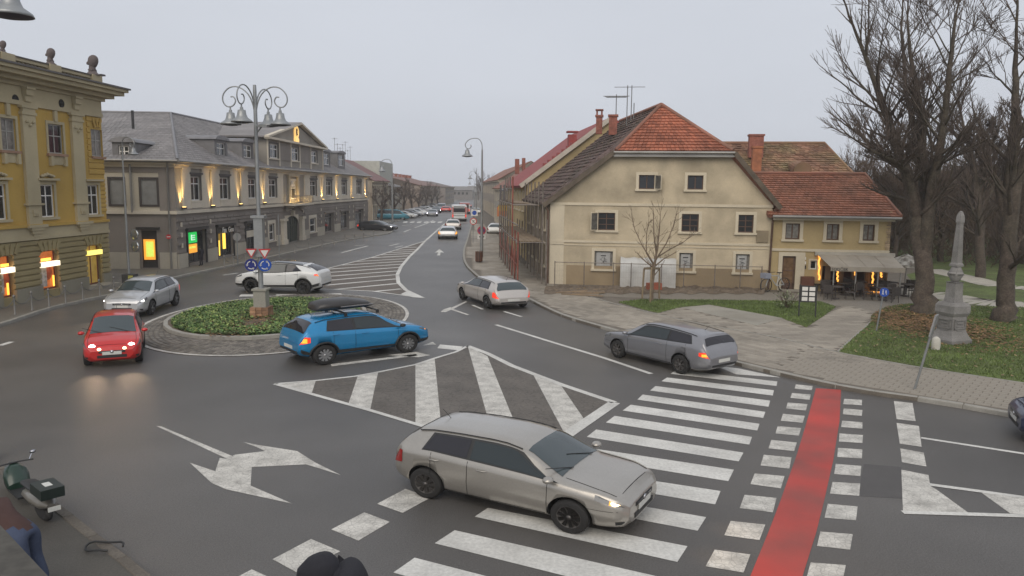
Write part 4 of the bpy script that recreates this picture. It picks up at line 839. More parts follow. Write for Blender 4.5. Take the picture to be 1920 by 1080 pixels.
def tiled(B, name, quad, rows, tw, m, fac=None, th=.045, parent=None, jit=.012, over=.35):
    """rows of real tiles over a roof plane given by four corners: eave left, eave right, top right, top left (in the wall's frame)"""
    eL, eR, tR, tL = (Vector(q) for q in quad); nrm = (eR-eL).cross((tL if (tL-eL).length > .1 else tR)-eL).normalized()
    if nrm.z < 0: nrm = -nrm
    V = []; F = []
    for i in range(rows):
        f0, f1 = i/rows, min(1.0, (i+1+over)/rows); a, b_ = eL.lerp(tL, f0), eR.lerp(tR, f0); c, d = eL.lerp(tL, f1), eR.lerp(tR, f1)
        W_ = (b_-a).length; n = max(1, int(W_/tw+.5)); sh = .5 if i % 2 else 0
        for k in range(-1 if sh else 0, n):
            u0, u1 = max(0, (k+sh)/n), min(1, (k+1+sh)/n)
            if u1-u0 < .15/n: continue
            g = .012/max(W_, .1); u0 += g; u1 -= g; j = rnd.uniform(0, jit)
            p0, p1 = a.lerp(b_, u0), a.lerp(b_, u1); q0, q1 = c.lerp(d, u0), c.lerp(d, u1); o = len(V)
            V += [p0+nrm*(th+j), p1+nrm*(th+j), q1+nrm*.004, q0+nrm*.004, p0+nrm*j*.5, p1+nrm*j*.5]
            F += [(o, o+1, o+2, o+3), (o+4, o+5, o+1, o), (o+4, o, o+3, o+3), (o+1, o+5, o+2, o+2)]
    mb = MB(); tri = [(f[0], f[1], f[2]) if f[2] == f[3] else f for f in F]; mb.add(V, tri)
    return B.put(name, mb, m, fac, parent=parent, kind='stuff')
def plane(B, name, pts, m, fac, th=.12, parent=None):
    P = [Vector(p) for p in pts]; n = (P[1]-P[0]).cross(P[2]-P[0]).normalized()
    if n.z < 0: n = -n
    k = len(P); mb = MB(); mb.add(P+[p-n*th for p in P], [tuple(range(k)), tuple(range(k, 2*k))[::-1]]+[(i, (i+1) % k, k+(i+1) % k, k+i) for i in range(k)])
    return B.put(name, mb, m, fac, parent=parent)
def chimney(B, fac, s, y, z0, z1, w, d, m, cap=None, pots=0, name='chimney'):
    b = MB(); b.box(s-w/2, s+w/2, y-d/2, y+d/2, z0, z1); b.box(s-w/2-.06, s+w/2+.06, y-d/2-.06, y+d/2+.06, z1-.12, z1)
    c = B.put(name, b, m, fac)
    if cap:
        b = MB()
        for sx in (-1, 1):
            for sy in (-1, 1): b.box(s+sx*w*.38-.05, s+sx*w*.38+.05, y+sy*d*.38-.05, y+sy*d*.38+.05, z1, z1+.28)
        b.box(s-w/2-.05, s+w/2+.05, y-d/2-.05, y+d/2+.05, z1+.28, z1+.36); B.put('chimney_cap', b, cap, fac, parent=c)
    return c
def aerial(B, fac, s, y, z0, z1, n=4, w=.8):
    b = MB(); b.tube([(s, y, z0), (s, y, z1)], .03, 5)
    for i in range(n): z = z1-.1-.04*i; b.tube([(s-w/2*(1-.12*i), y, z), (s+w/2*(1-.12*i), y, z)], .018, 4)
    b.tube([(s, y-.5, z1-.15), (s, y+.5, z1-.15)], .018, 4); return B.put('aerial', b, mat('galvanised', (.25, .25, .25), .5, .6), fac)
# ---------------------------------------------------------------- house with the half-hipped gable
HF = Fac(G(1030, 532, .1), 98); HS = Fac(G(1030, 532, .1), 175.5)
CREAM = wallmat('cream_render', (0.52, 0.44, 0.31), stains=.75, sscale=.5, var=.16, vs=.9); TRIM = wallmat('cream_trim', (0.60, 0.53, 0.40), stains=.3); YEL = wallmat('ochre_render', (0.46, 0.355, 0.185)); PLIN = wallmat('damp_plinth', (0.34, 0.26, 0.16), stains=.7)
TILE = mat('orange_clay_tile', (0.37, 0.125, 0.07), .8, var=.15, vs=.8, island=.28, fine=.1, stain=(.12, .06, .04), stains=.4, sscale=.5); TILEB = mat('brown_clay_tile', (0.25, 0.11, 0.075), .85, var=.2, vs=.7, island=.3, stain=(.11, .085, .06), stains=.65, sscale=.4)
MOSS = mat('mossy_dark_tile', (0.115, 0.075, 0.065), .9, var=.25, vs=.9, island=.35, stain=(.07, .065, .035), stains=.6, sscale=.6); OLDT = mat('old_mottled_tile', (0.25, 0.135, 0.085), .9, var=.25, vs=.6, island=.3, stain=(.19, .145, .07), stains=1.1, sscale=.45)
GUT = mat('zinc_gutter', (0.30, 0.29, 0.27), .45, .5, var=.15, vs=1); BRICK = mat('chimney_brick', (0.27, 0.10, 0.07), .85, var=.2, vs=3, fine=.2, fs=12)
H = Bld('gabled_house', 'cream two-storey house with a half-hipped orange tiled roof and scaffolded side', HF.o)
sR = HF.m(1445, 460)[0]; zE = HF.m(1030, 368)[1]; zEr = HF.m(1447, 396)[1]; zB1 = (HF.m(1040, 374)[1]+HF.m(1440, 395)[1])/2; zB0 = (HF.m(1035, 447)[1]+HF.m(1440, 464)[1])/2
a = HF.m(1155, 279); c = HF.m(1372, 293); zH = (a[1]+c[1])/2; sa_, sc_ = a[0], c[0]; ap = HF.m(1240, 199, 2.6)
zE = zB1+.12
Ow = [(0, .1), (sR, .1), (sR, zE), (sc_+.1, zH-.05), (sa_-.1, zH-.05), (0, zE)]
wins = {'attic': [(1198, 325, 1228, 351), (1289, 332, 1318.5, 359)], 'first': [(1121, 392, 1153.5, 426), (1278, 403, 1310, 436), (1384, 408, 1412.5, 440.5)], 'ground': [(1114.5, 469, 1149, 504), (1273, 474.5, 1299, 508.5), (1379, 478, 1405, 510.5)]}
holes = []; WR = {}
for k_, l_ in wins.items():
    rs = [HF.rect(*q) for q in l_]; z0m = sum(r[2] for r in rs)/len(rs); z1m = sum(r[3] for r in rs)/len(rs)
    WR[k_] = [(r[0], r[1], z0m, z1m) for r in rs]; holes += [R4(*r) for r in WR[k_]]
b = MB(); b.wall(Ow, holes, 0, .16); b.add([(0, .5, .1), (sR, .5, .1), (sR, .5, zE), (0, .5, zE)], [(0, 1, 2, 3)]); b.add([(sR, .01, .1), (sR-2.87, 13, .1), (sR-2.87, 13, zE-.1), (sR, .01, zE-.1)], [(0, 1, 2, 3)]); b.add([(-2.87, 13, .1), (sR-2.87, 13, .1), (sR-2.87, 13, zE), (-2.87, 13, zE)], [(0, 1, 2, 3)])
H.put('gable_wall', b, CREAM, HF)
b = MB(); b.box(.9, sR, -.012, 0, .1, 1.15); H.put('damp_stain', b, PLIN, HF)
for z, hh, o in ((zB1, .14, .05), (zB0, .12, .04), (zB0-.2, .05, .03)): b = MB(); b.box(-.02, sR+.02, -o, .01, z-hh/2, z+hh/2); H.put('string_course', b, TRIM, HF)
b = MB(); b.box(-.02, .75, -.03, .01, .1, zB1-.08); H.put('corner_pilaster', b, TRIM, HF)
for k_, rs in WR.items():
    for i, r in enumerate(rs):
        gl = k_ == 'ground'
        window(H, HF, r, vb=1, hb=() if k_ == 'attic' else (.33, .66), fw=.05, fm=BRF if not gl else mat('grey_frame', (.2, .19, .17), .6), pane=PANEC if gl else PANE, sur=.15, surm=TRIM, sill=TRIM, label='window with an open casement' if (k_, i) in (('attic', 0), ('first', 0)) else None)
for (k_, i, sd) in (('attic', 0, 1), ('first', 0, -1)):
    r = WR[k_][i]; w = (r[1]-r[0])*.5; x = r[1] if sd > 0 else r[0]-w*.75; b = MB()
    for p0, p1 in (((x, -.04, r[2]), (x, -.04, r[3])), ((x+w*.75, -.3, r[2]), (x+w*.75, -.3, r[3])), ((x, -.04, r[2]), (x+w*.75, -.3, r[2])), ((x, -.04, r[3]), (x+w*.75, -.3, r[3]))):
        if sd < 0: p0 = (2*x+w*.75-p0[0], p0[1], p0[2]); p1 = (2*x+w*.75-p1[0], p1[1], p1[2])
        b.bar(p0, p1, .07, .04)
    cs = H.put('open_casement', b, TRIM, HF); b = MB(); q0, q1 = ((x+.02, -.05), (x+w*.73, -.29)) if sd > 0 else ((x+w*.73, -.05), (x+.02, -.29)); b.add([(q0[0], q0[1], r[2]+.03), (q1[0], q1[1], r[2]+.03), (q1[0], q1[1], r[3]-.03), (q0[0], q0[1], r[3]-.03)], [(0, 1, 2, 3), (3, 2, 1, 0)]); H.put('pane', b, PANEC, HF, parent=cs)
for r in WR['ground']:   # posters in the ground-floor windows
    b = MB(); x0, x1, z0, z1 = r; b.box(x0+.1, x1-.14, .05, .07, z0+.08, z1-.08); p_ = H.put('poster', b, mat('poster_grey', (.36, .36, .35), .6, var=.1, vs=3), HF)
    b = MB(); m_ = (x0+x1)/2
    for i in range(9): a_ = rnd.uniform(0, pi); rr = rnd.uniform(.06, .16); cx_, cz_ = m_+rnd.uniform(-.12, .12), (z0+z1)/2+rnd.uniform(-.2, .15); b.bar((cx_-rr*cos(a_), .045, cz_-rr*sin(a_)), (cx_+rr*cos(a_), .045, cz_+rr*sin(a_)), .03, .01)
    b.box(m_-.16, m_+.12, .042, .048, z1-.28, z1-.22); H.put('poster_print', b, mat('print_dark', (.06, .06, .06), .6), HF, parent=p_)
D_ = 13.0; rz_ = ap[1]; rs_ = ap[0]; ov = .35
eaveL = (-ov, zE-.1); slopeL = (zH-zE)/(sa_-0)
SHR = -.221*D_; rsB = rs_+SHR+.221*2.6
LF = [(-ov, -.3, zE-.15), (sa_, -.3, zH+.05), (rs_, 2.6, rz_), (rsB, D_, rz_), (-ov+SHR, D_, zE-.15)]
RF = [(sR+ov, -.3, zE-.15), (sR+ov+SHR, D_, zE-.15), (rsB, D_, rz_), (rs_, 2.6, rz_), (sc_, -.3, zH+.05)]
plane(H, 'roof_slope', LF, MOSS, HF); plane(H, 'roof_slope', RF, TILEB, HF); plane(H, 'hip', [(sa_, -.3, zH+.05), (sc_, -.3, zH+.05), (rs_, 2.6, rz_)], TILE, HF)
tiled(H, 'roof_tiles', [(sa_-.05, -.32, zH+.05), (sc_+.05, -.32, zH+.05), (rs_, 2.6, rz_+.03), (rs_, 2.6, rz_+.03)], 16, .22, TILE, HF, th=.07)
tiled(H, 'roof_tiles', [(-ov+SHR, D_, zE-.15), (-ov-.2, 1.0, zE-.15), (rs_, 2.6, rz_+.02), (rsB, D_, rz_+.02)], 24, .3, MOSS, HF, jit=.05)
tiled(H, 'roof_tiles', [(-ov-.2, .95, zE-.15), (-ov, -.3, zE-.15), (sa_, -.3, zH+.05), (rs_, 2.6, rz_)], 14, .3, MOSS, HF, jit=.05)
b = MB(); b.tube([(sa_, -.34, zH+.1), (rs_, 2.6, rz_+.1)], .1, 6); b.tube([(sc_, -.34, zH+.1), (rs_, 2.6, rz_+.1)], .1, 6); b.tube([(rs_, 2.6, rz_+.1), (rsB, D_, rz_+.1)], .1, 6); H.put('ridge_tiles', b, TILEB, HF)
b = MB(); b.tube([(sa_-.1, -.42, zH-.02), (sc_+.1, -.42, zH-.02)], .075, 6); b.box(sa_-.1, sc_+.1, -.36, .0, zH-.24, zH-.06); H.put('gutter', b, GUT, HF)
for pl in ([(-.1, -.16, .15), (-.12, -.16, zE-.5), (-.3, -.3, zE-.2)], [(sR-.02, -.1, .15), (sR+.02, -.1, zE-.4), (sR+.2, -.3, zE-.1)]): b = MB(); b.tube(pl, .055, 6); H.put('downpipe', b, mat('rusty_downpipe', (.14, .085, .06), .6, .3, var=.3), HF)
for (p0, p1) in (((-ov, -.34, zE-.22), (sa_-.1, -.34, zH-.02)), ((sR+ov, -.34, zE-.22), (sc_+.1, -.34, zH-.02))): b = MB(); b.bar(p0, p1, .10, .24); H.put('verge_board', b, mat('weathered_wood', (.12, .095, .07), .85, var=.25, vs=3), HF)
b = MB(); b.box(sR-.75, sR-.15, -.1, -.0, zB0+.15, zB0+.75); H.put('meter_box', b, mat('box_brown', (.25, .2, .13), .7), HF)
for s_, px_, py_, ty in ((0, 1150, 212, 'brick'), (1, 1124, 213, 'cap')):
    q = HF.m(px_, py_, 6.5 if s_ == 0 else 9.5); chimney(H, HF, q[0], 6.5 if s_ == 0 else 9.5, q[1]-1.3, q[1]-.1, .5 if s_ == 0 else .4, .45, BRICK, cap=BRICK if s_ else None)
for px_, zt, nn_ in ((1156, 177, 3), (1177, 160, 1), (1185, 160, 1), (1189, 193, 0)): q = HF.m(px_, zt, 7); q0 = HF.m(px_, 225, 7); aerial(H, HF, q[0], 7, q0[1]-.8, q[1], nn_, 1.6)
# side wall behind the scaffold
b = MB(); hz = []; Ls = D_
for i in range(4):
    for z0, z1 in ((.9, 2.1), (zB0+.5, zB0+1.7)): hz.append((-2-i*2.9-1.0, -2-i*2.9, z0, z1))
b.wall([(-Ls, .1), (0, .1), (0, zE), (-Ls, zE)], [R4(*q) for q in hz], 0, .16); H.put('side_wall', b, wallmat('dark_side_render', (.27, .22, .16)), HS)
for r in hz: window(H, HS, r, vb=1, hb=(.5,), fw=.06, fm=BRF, sur=.13, surm=TRIM, sill=TRIM)
# ---------------------------------------------------------------- cafe wing
C_ = Bld('cafe_wing', 'low ochre building with a cafe, striped brown tile roof and three upper windows', HF.o+HF.t*sR)
s0c, s1c = sR+.02, HF.m(1669, 440)[0]; zc = (HF.m(1450, 400)[1]+HF.m(1673, 411)[1])/2; zcb = (HF.m(1450, 461)[1]+HF.m(1665, 478)[1])/2
up = [HF.rect(1473, 415, 1500, 446), HF.rect(1550, 420, 1573.5, 450.5), HF.rect(1618, 425, 1640, 454)]; zu0 = sum(r[2] for r in up)/3; zu1 = sum(r[3] for r in up)/3; up = [(r[0], r[1], zu0, zu1) for r in up]
dr = HF.rect(1466, 480, 1491, 535); dr = (dr[0], dr[1], .12, dr[3]); sw_ = HF.rect(1519, 488.5, 1532, 505.5); op = HF.rect(1541, 500, 1664, 540); op = (op[0], op[1], .12, op[3])
b = MB(); b.wall(R4(s0c, s1c, .1, zc), [R4(*r) for r in up]+[R4(*dr), R4(*sw_), R4(*op)], .02, .2); b.box(s1c-.02, s1c, .04, 6, .1, zc); C_.put('wall', b, YEL, HF)
b = MB(); b.box(op[0]-.2, s1c-.03, 2.6, 2.62, .1, op[3]+.3); b.box(op[0], op[1], .25, 2.6, .1, .12); C_.put('interior_wall', b, mat('cafe_interior', (.11, .035, .03), .8, var=.4, vs=1.5), HF)
for r in up: window(C_, HF, r, y=.02, vb=1, hb=(), fw=.06, fm=BRF, pane=PANEC, sur=.16, surm=TRIM, sill=TRIM)
window(C_, HF, sw_, y=.02, vb=0, hb=(), sur=.08, surm=TRIM, fm=WHF)
b = MB(); x0, x1, z0, z1 = dr; b.box(x0-.2, x0, -.05, .03, .1, z1+.2); b.box(x1, x1+.45, -.05, .03, .1, z1+.2); b.box(x0, x1, -.05, .03, z1, z1+.2); C_.put('door_surround', b, TRIM, HF)
b = MB(); b.box(x0, x0+.09, .12, .18, z0, z1); b.box(x1-.09, x1, .12, .18, z0, z1); b.box(x0, x1, .12, .18, z1-.1, z1); b.box(x0, x1, .12, .18, z0, z0+.35); b.box(x0, x1, .12, .18, z0+(z1-z0)*.55, z0+(z1-z0)*.58); dd = C_.put('door', b, BRF, HF)
b = MB(); b.box(x0+.05, x1-.05, .14, .16, z0+.3, z1-.05); C_.put('pane', b, mat('lit_glass_warm', (.08, .05, .03), .15, var=.6, vs=5, emit=(1, .55, .25), es=.05), HF, parent=dd)
b = MB(); b.box(x0-.1, x1+.5, -.45, .0, .1, .18); C_.put('door_step', b, SLAB, HF)
b = MB(); b.box(s0c, s1c+.02, -.04, .02, zcb-.08, zcb+.05); C_.put('string_course', b, TRIM, HF)
ra = HF.m(1394, 316, 4.0); rb_ = HF.m(1621, 339, 4.0); zr_ = (ra[1]+rb_[1])/2
e0, e1 = sR-.25, s1c+.35
plane(C_, 'roof_slope', [(e0, -.35, zc), (e1, -.35, zc), (rb_[0], 4.0, zr_), (ra[0], 4.0, zr_)], TILEB, HF)
tiled(C_, 'roof_tiles', [(e0, -.37, zc+.0), (e1, -.37, zc+.0), (rb_[0], 4.0, zr_+.02), (ra[0], 4.0, zr_+.02)], 19, .24, mat('striped_clay_tile', (0.27, 0.115, 0.07), .85, var=.2, vs=.6, island=.25, stain=(.14, .09, .06), stains=.55, sscale=.4), HF, th=.075)
plane(C_, 'hip', [(e1, -.35, zc), (e1, 7.5, zc), (rb_[0], 4.0, zr_)], TILEB, HF); b = MB(); b.tube([(ra[0], 4, zr_+.08), (rb_[0], 4, zr_+.08), (e1, -.35, zc+.08)], .09, 6); C_.put('ridge_tiles', b, TILEB, HF)
b = MB(); b.tube([(e0+.2, -.45, zc-.04), (e1, -.45, zc-.06)], .085, 6); C_.put('gutter', b, GUT, HF); b = MB(); b.box(s0c, s1c+.1, -.3, .0, zc-.22, zc-.06); C_.put('eaves_cornice', b, TRIM, HF)
b = MB()
for i in range(26): z = zcb+.1+i*.075; b.box(s1c-.18+rnd.uniform(-.05, .1), s1c+.02, -.015, .0, z, z+.05)
C_.put('exposed_bricks', b, mat('old_brick', (.4, .3, .2), .9, var=.4, vs=6, island=.4), HF, kind='stuff')
# awning
A = Bld('awning', 'long beige cafe awning stretched over the terrace tables', HF.o+HF.t*(sR+4), 'awning')
aL = HF.m(1531, 472); aR = HF.m(1672, 482); fL = HF.m(1558, 498, -2.2); fR = HF.m(1697, 506, -2.2); za_ = (aL[1]+aR[1])/2; zf_ = (fL[1]+fR[1])/2
AW = mat('beige_canvas', (0.40, 0.355, 0.29), .8, var=.1, vs=1.5, stain=(.25, .21, .16), stains=.4); n = 4
for i in range(n):
    u0, u1 = i/n, (i+1)/n; P = [(aL[0]+(aR[0]-aL[0])*u0, -.05, za_), (aL[0]+(aR[0]-aL[0])*u1-.02, -.05, za_), (fL[0]+(fR[0]-fL[0])*u1-.02, -2.2, zf_), (fL[0]+(fR[0]-fL[0])*u0, -2.2, zf_)]
    plane(A, 'canvas_panel', P, AW, HF, .02)
b = MB(); b.box(fL[0], fR[0], -2.26, -2.2, zf_-.2, zf_+.03); A.put('valance', b, AW, HF)
b = MB(); b.box(aL[0]-.1, aR[0]+.1, -.18, .0, za_-.08, za_+.1); A.put('cassette', b, mat('awning_box', (.42, .39, .33), .6), HF)
for u in (.05, .35, .65, .95): x = fL[0]+(fR[0]-fL[0])*u; b = MB(); b.tube([(x, -2.15, .1), (x, -2.15, zf_-.02)], .035, 6); A.put('support_post', b, mat('awning_post', (.3, .29, .27), .5, .4), HF)
# fairy-light columns of the cafe front
LIT = mat('warm_light_string', (1, .5, .1), .5, var=.5, vs=9, emit=(1, .42, .07), es=1.8)
for px_, y0, y1, off in ((1536, 479, 525, -.05), (1570.5, 508, 528, -.2), (1603.5, 508, 517, -.2), (1636.5, 510, 538, -.2), (1652, 508, 520, -.3)):
    p0, p1 = HF.m(px_, y0, off), HF.m(px_, y1, off); b = MB(); b.tube([(p1[0]+(p0[0]-p1[0])*k/8+.03*sin(k*2), off, p1[1]+(p0[1]-p1[1])*k/8) for k in range(9)], .045, 5); C_.put('light_string', b, LIT, HF)
q = HF.m(1646, 539, -.2); b = MB(); b.box(q[0]-.5, q[0]+.5, -.25, -.15, .13, .2); C_.put('light_strip', b, LIT, HF)
b = MB()
for i in range(5): x = op[0]+.3+i*(op[1]-op[0]-.6)/4; b.box(x-.12, x+.12, .0, .25, .12, op[3])
C_.put('pier', b, wallmat('pale_pier', (.2, .15, .1)), HF)
b = MB(); q = HF.rect(1500, 518, 1524, 535); b.box(q[0], q[1], -.35, .0, .12, q[3]); C_.put('wall_cabinet', b, mat('cabinet_brown', (.13, .05, .03), .7, var=.2), HF)
for rr_, mm_ in (((1505, 482, 1511, 487), WHF), ((1504, 490, 1511, 495.5), WHF), ((1504, 498, 1511, 504), BLK)): q = HF.rect(*rr_); b = MB(); b.box(q[0], q[1], -.03, .015, q[2], q[3]); C_.put('wall_plaque', b, mm_, HF)
def text(s, size, m, fac, sx, y, z, B, name='lettering', parent=None, ext=.01, rev=False):
    cu = bpy.data.curves.new(name, 'FONT'); cu.body = s; cu.size = size; cu.extrude = ext; cu.align_x = 'CENTER'; cu.resolution_u = 2
    tmp = bpy.data.objects.new(name, cu); COL.objects.link(tmp); bpy.context.view_layer.update(); me = bpy.data.meshes.new_from_object(tmp.evaluated_get(bpy.context.evaluated_depsgraph_get())); bpy.data.objects.remove(tmp)
    mb = MB(); mb.add([(sx+v.co.x, y-v.co.z, z+v.co.y) for v in me.vertices], [tuple(p.vertices) for p in me.polygons]); return B.put(name, mb, m, fac, parent=parent)
q = HF.m(1575, 504, -2.28); text('SODČEK', .2, mat('print_dark', (.06, .06, .06), .6), HF, q[0], -2.275, zf_-.17, A)
# ---------------------------------------------------------------- taller roof behind the cafe
K = Bld('rear_house', 'long old house behind the cafe with a weathered mottled tile roof', HF.o+HF.t*(sR+2)+Vector((-HF.t.y, HF.t.x))*12)
q0 = HF.m(1330, 256, 17); q1 = HF.m(1545, 284, 17); q2 = HF.m(1600, 334, 11); zk = (q0[1]+q1[1])/2; zk2 = 4.6; x0 = q0[0]-4; x1 = q1[0]; xe = q2[0]+1.5
plane(K, 'roof_slope', [(x0, 10.5, zk2), (xe, 10.5, zk2), (x1, 17, zk), (x0, 17, zk)], OLDT, HF); tiled(K, 'roof_tiles', [(x0, 10.5, zk2), (xe, 10.5, zk2), (x1, 17, zk+.03), (x0, 17, zk+.03)], 26, .3, OLDT, HF, jit=.07)
plane(K, 'hip', [(xe, 10.5, zk2), (xe, 23, zk2), (x1, 17, zk)], OLDT, HF); plane(K, 'roof_slope', [(xe, 23, zk2), (x0, 23, zk2), (x0, 17, zk), (x1, 17, zk)], OLDT, HF)
b = MB(); b.box(x0+.5, xe-.5, 11, 22.5, .1, zk2); K.put('wall', b, YEL, HF); b = MB(); b.tube([(x0, 17, zk+.08), (x1, 17, zk+.08), (xe, 10.5, zk2+.08)], .11, 6); K.put('ridge_tiles', b, OLDT, HF)
q = HF.m(1418, 252, 15); chimney(K, HF, q[0], 15, q[1]-1.6, q[1], .95, .7, BRICK); q = HF.m(1419, 283, 13); q_ = HF.m(1419, 318, 13); chimney(K, HF, q[0], 13, q_[1]-.5, q[1]+.3, .6, .6, mat('orange_brick', (.36, .14, .07), .9, var=.25, vs=3), name='chimney_stack')
q = HF.m(1503, 317, 12); b = MB(); b.add([(q[0]-.55, 11.6, q[1]-.35)]+[(q[0]+.55*cos(a_), 11.6, q[1]-.05+.5*sin(a_)) for a_ in np.linspace(pi, 0, 9)]+[(q[0]+.55, 11.6, q[1]-.35)]+[(q[0]-.55, 13.5, q[1]+.1)]+[(q[0]+.55*cos(a_), 13.8, q[1]+.4+.2*sin(a_)) for a_ in np.linspace(pi, 0, 9)]+[(q[0]+.55, 13.5, q[1]+.1)], [tuple(range(11))[::-1]]+[(i, i+1, 12+i, 11+i) for i in range(10)]); K.put('eyebrow_dormer', b, OLDT, HF)
# ---------------------------------------------------------------- ochre building beyond (gable flank above the house roof) and grey one further on
YB2 = Bld('ochre_tall_house', 'ochre house beyond the scaffold with red roof edge rising above the mossy roof', HS.o+Vector((-HS.t.x, -HS.t.y))*(D_+.3))
yb = -(D_+.3); ye = yb-19
def hs(px, py, s):          # point on a plane across the street line at distance s behind the corner
    o = HS.o+HS.t*s; d = ray(px, py); n = HS.t; k = (o.dot(n))/(d.x*n.x+d.y*n.y); P = Vector((d.x*k, d.y*k)); nn = Vector((-HS.t.y, HS.t.x)); return (P-HS.o).dot(nn), CAM_H+d.z*k
e_ = hs(943, 346, ye); f_ = hs(1140, 232, yb); g_ = hs(960, 341, yb); zgv = 5.35
rid = hs(1148, 222, yb); zy = g_[1]
b = MB(); hw = [(yb-2.2-i*2.6-.9, yb-2.2-i*2.6, z0, z0+1.35) for i in range(6) for z0 in (.9, 3.6)]; b.wall([(ye, .1), (yb, .1), (yb, zy), (ye, zy)], [R4(*q) for q in hw], 0, .15); YB2.put('street_wall', b, YEL, HS)
for r in hw: window(YB2, HS, r, vb=1, hb=(.6,), sur=.12, surm=TRIM, sill=TRIM)
rw_ = max(5.0, rid[0]); b = MB()   # gable flank facing the camera
gp = [(0, .1), (rw_*2, .1), (rw_*2, zy), (rw_, rid[1]), (0, zy)]
b.add([(yb, p[0], p[1]) for p in gp], [tuple(range(5))]); b.add([(yb-.2, p[0], p[1]) for p in gp], [tuple(range(5))[::-1]]); YB2.put('gable_wall', b, YEL, HS)
REDT = mat('red_concrete_tile', (0.28, 0.06, 0.055), .75, var=.12, island=.12, stain=(.14, .05, .045), stains=.4)
plane(YB2, 'roof_slope', [(yb+.15, -.5, zy-.25), (yb+.15, rw_, rid[1]+.15), (ye, rw_, rid[1]+.15), (ye, -.5, zy-.25)], REDT, HS, .2); plane(YB2, 'roof_slope', [(yb+.15, rw_*2+.5, zy-.25), (yb+.15, rw_, rid[1]+.15), (ye, rw_, rid[1]+.15), (ye, rw_*2+.5, zy-.25)], REDT, HS, .2)
b = MB(); b.bar((yb+.2, -.5, zy-.3), (yb+.2, rw_, rid[1]+.1), .12, .3); YB2.put('verge_board', b, mat('pale_verge', (.5, .45, .38), .7), HS)
b = MB()
for i in range(7): f = .22+i*.055; b.box(yb-.4-i*.02, yb-.9, rw_*f-.12, rw_*f+.12, zy+(rid[1]-zy)*f+.1, zy+(rid[1]-zy)*f+.35)
YB2.put('snow_guards', b, REDT, HS)
q = hs(1073, 246, yb-3); b = MB(); b.box(yb-3.3, yb-2.7, q[0]-.3, q[0]+.3, q[1]-2, q[1]-.25); b.box(yb-3.4, yb-2.6, q[0]-.4, q[0]+.4, q[1]-.12, q[1]); YB2.put('chimney', b, REDT, HS)
# shops and signs projecting in front of the further facades
def simple_house(name, label, s_a, s_b, y0, depth, zev, zri, wm, rm, floors, nwin, fac, facing=1, wsz=(1.0, 1.4), shop=True, group=None, hip=False):
    B = Bld(name, label, fac.o+fac.t*((s_a+s_b)/2), 'building', group); hs_ = []; L_ = abs(s_b-s_a); s0, s1 = min(s_a, s_b), max(s_a, s_b); fh = (zev-.1)/floors
    for f in range(floors):
        for i in range(nwin):
            x = s0+(i+.5)*L_/nwin; ww, wh = wsz; wh = min(wh, fh*.55)
            if f == 0 and shop: hs_.append((x-ww*.75, x+ww*.75, .2, min(2.4, fh-.4)))
            else: hs_.append((x-ww/2, x+ww/2, .1+f*fh+fh*.28, .1+f*fh+fh*.28+wh))
    b = MB(); b.wall(R4(s0, s1, .1, zev), [R4(*q) for q in hs_], y0, .18); b.box(s0, s0+.02, y0+.01, y0+depth, .1, zev-.02); b.box(s1-.02, s1, y0+.01, y0+depth, .1, zev-.02); B.put('wall', b, wm, fac)
    b = MB(); b.box(s0-.02, s1+.02, y0-.25, y0, zev-.25, zev-.02); B.put('cornice', b, TRIM, fac)
    for k, r in enumerate(hs_): window(B, fac, r, y=y0, vb=1, hb=() if (k < nwin and shop) else (.65,), fw=.09, sur=.14, surm=TRIM, pane=PANE if k % 3 else PANEC)
    m_ = y0+depth/2; i_ = min(3, L_*.3) if hip else 0
    plane(B, 'roof_slope', [(s0-.2, y0-.4, zev), (s1+.2, y0-.4, zev), (s1-i_, m_, zri), (s0+i_, m_, zri)], rm, fac); plane(B, 'roof_slope', [(s1+.2, y0+depth, zev), (s0-.2, y0+depth, zev), (s0+i_, m_, zri), (s1-i_, m_, zri)], rm, fac)
    if hip: plane(B, 'hip', [(s1+.2, y0-.4, zev), (s1+.2, y0+depth, zev), (s1-i_, m_, zri)], rm, fac); plane(B, 'hip', [(s0-.2, y0-.4, zev), (s0-.2, y0+depth, zev), (s0+i_, m_, zri)], rm, fac)
    else:
        for s_ in (s0, s1): b = MB(); b.add([(s_, y0, zev-.01), (s_, y0+depth, zev-.01), (s_, m_, zri-.1)], [(0, 1, 2), (2, 1, 0)]); B.put('gable_wall', b, wm, fac)
    return B
GREYT = mat('grey_roof_sheet', (.2, .19, .18), .7, var=.15, vs=.5, stain=(.14, .12, .11), stains=.5)
q1_ = hs(968, 303, ye-14); q2_ = hs(925, 322, ye-14)
B3 = simple_house('grey_gabled_building', 'plain grey gabled building beyond the ochre house', ye-.5, ye-17, 0.6, 11, 5.0, max(6.5, hs(968, 304, ye-.5)[1]), wallmat('grey_render', (.33, .30, .25)), GREYT, 2, 5, HS)
q = hs(970, 298, ye-3); b = MB(); b.box(ye-3.5, ye-2.9, q[0]-.2, q[0]+.2, q[1]-1.5, q[1]); b.box(ye-3.5, ye-2.9, q[0]+.5, q[0]+.8, q[1]-1.5, q[1]+.1); B3.put('chimney', b, BRICK, HS)
simple_house('distant_house', 'low pale house at the end of the right-hand row', ye-18, ye-45, 1.2, 9, 5.2, 8.3, wallmat('pale_render', (.42, .38, .32)), TILEB, 2, 7, HS)
simple_house('distant_house', 'furthest brown-roofed house of the right-hand row', ye-47, ye-110, 2, 10, 6.5, 9.5, wallmat('beige_far', (.36, .31, .25)), TILEB, 2, 12, HS)
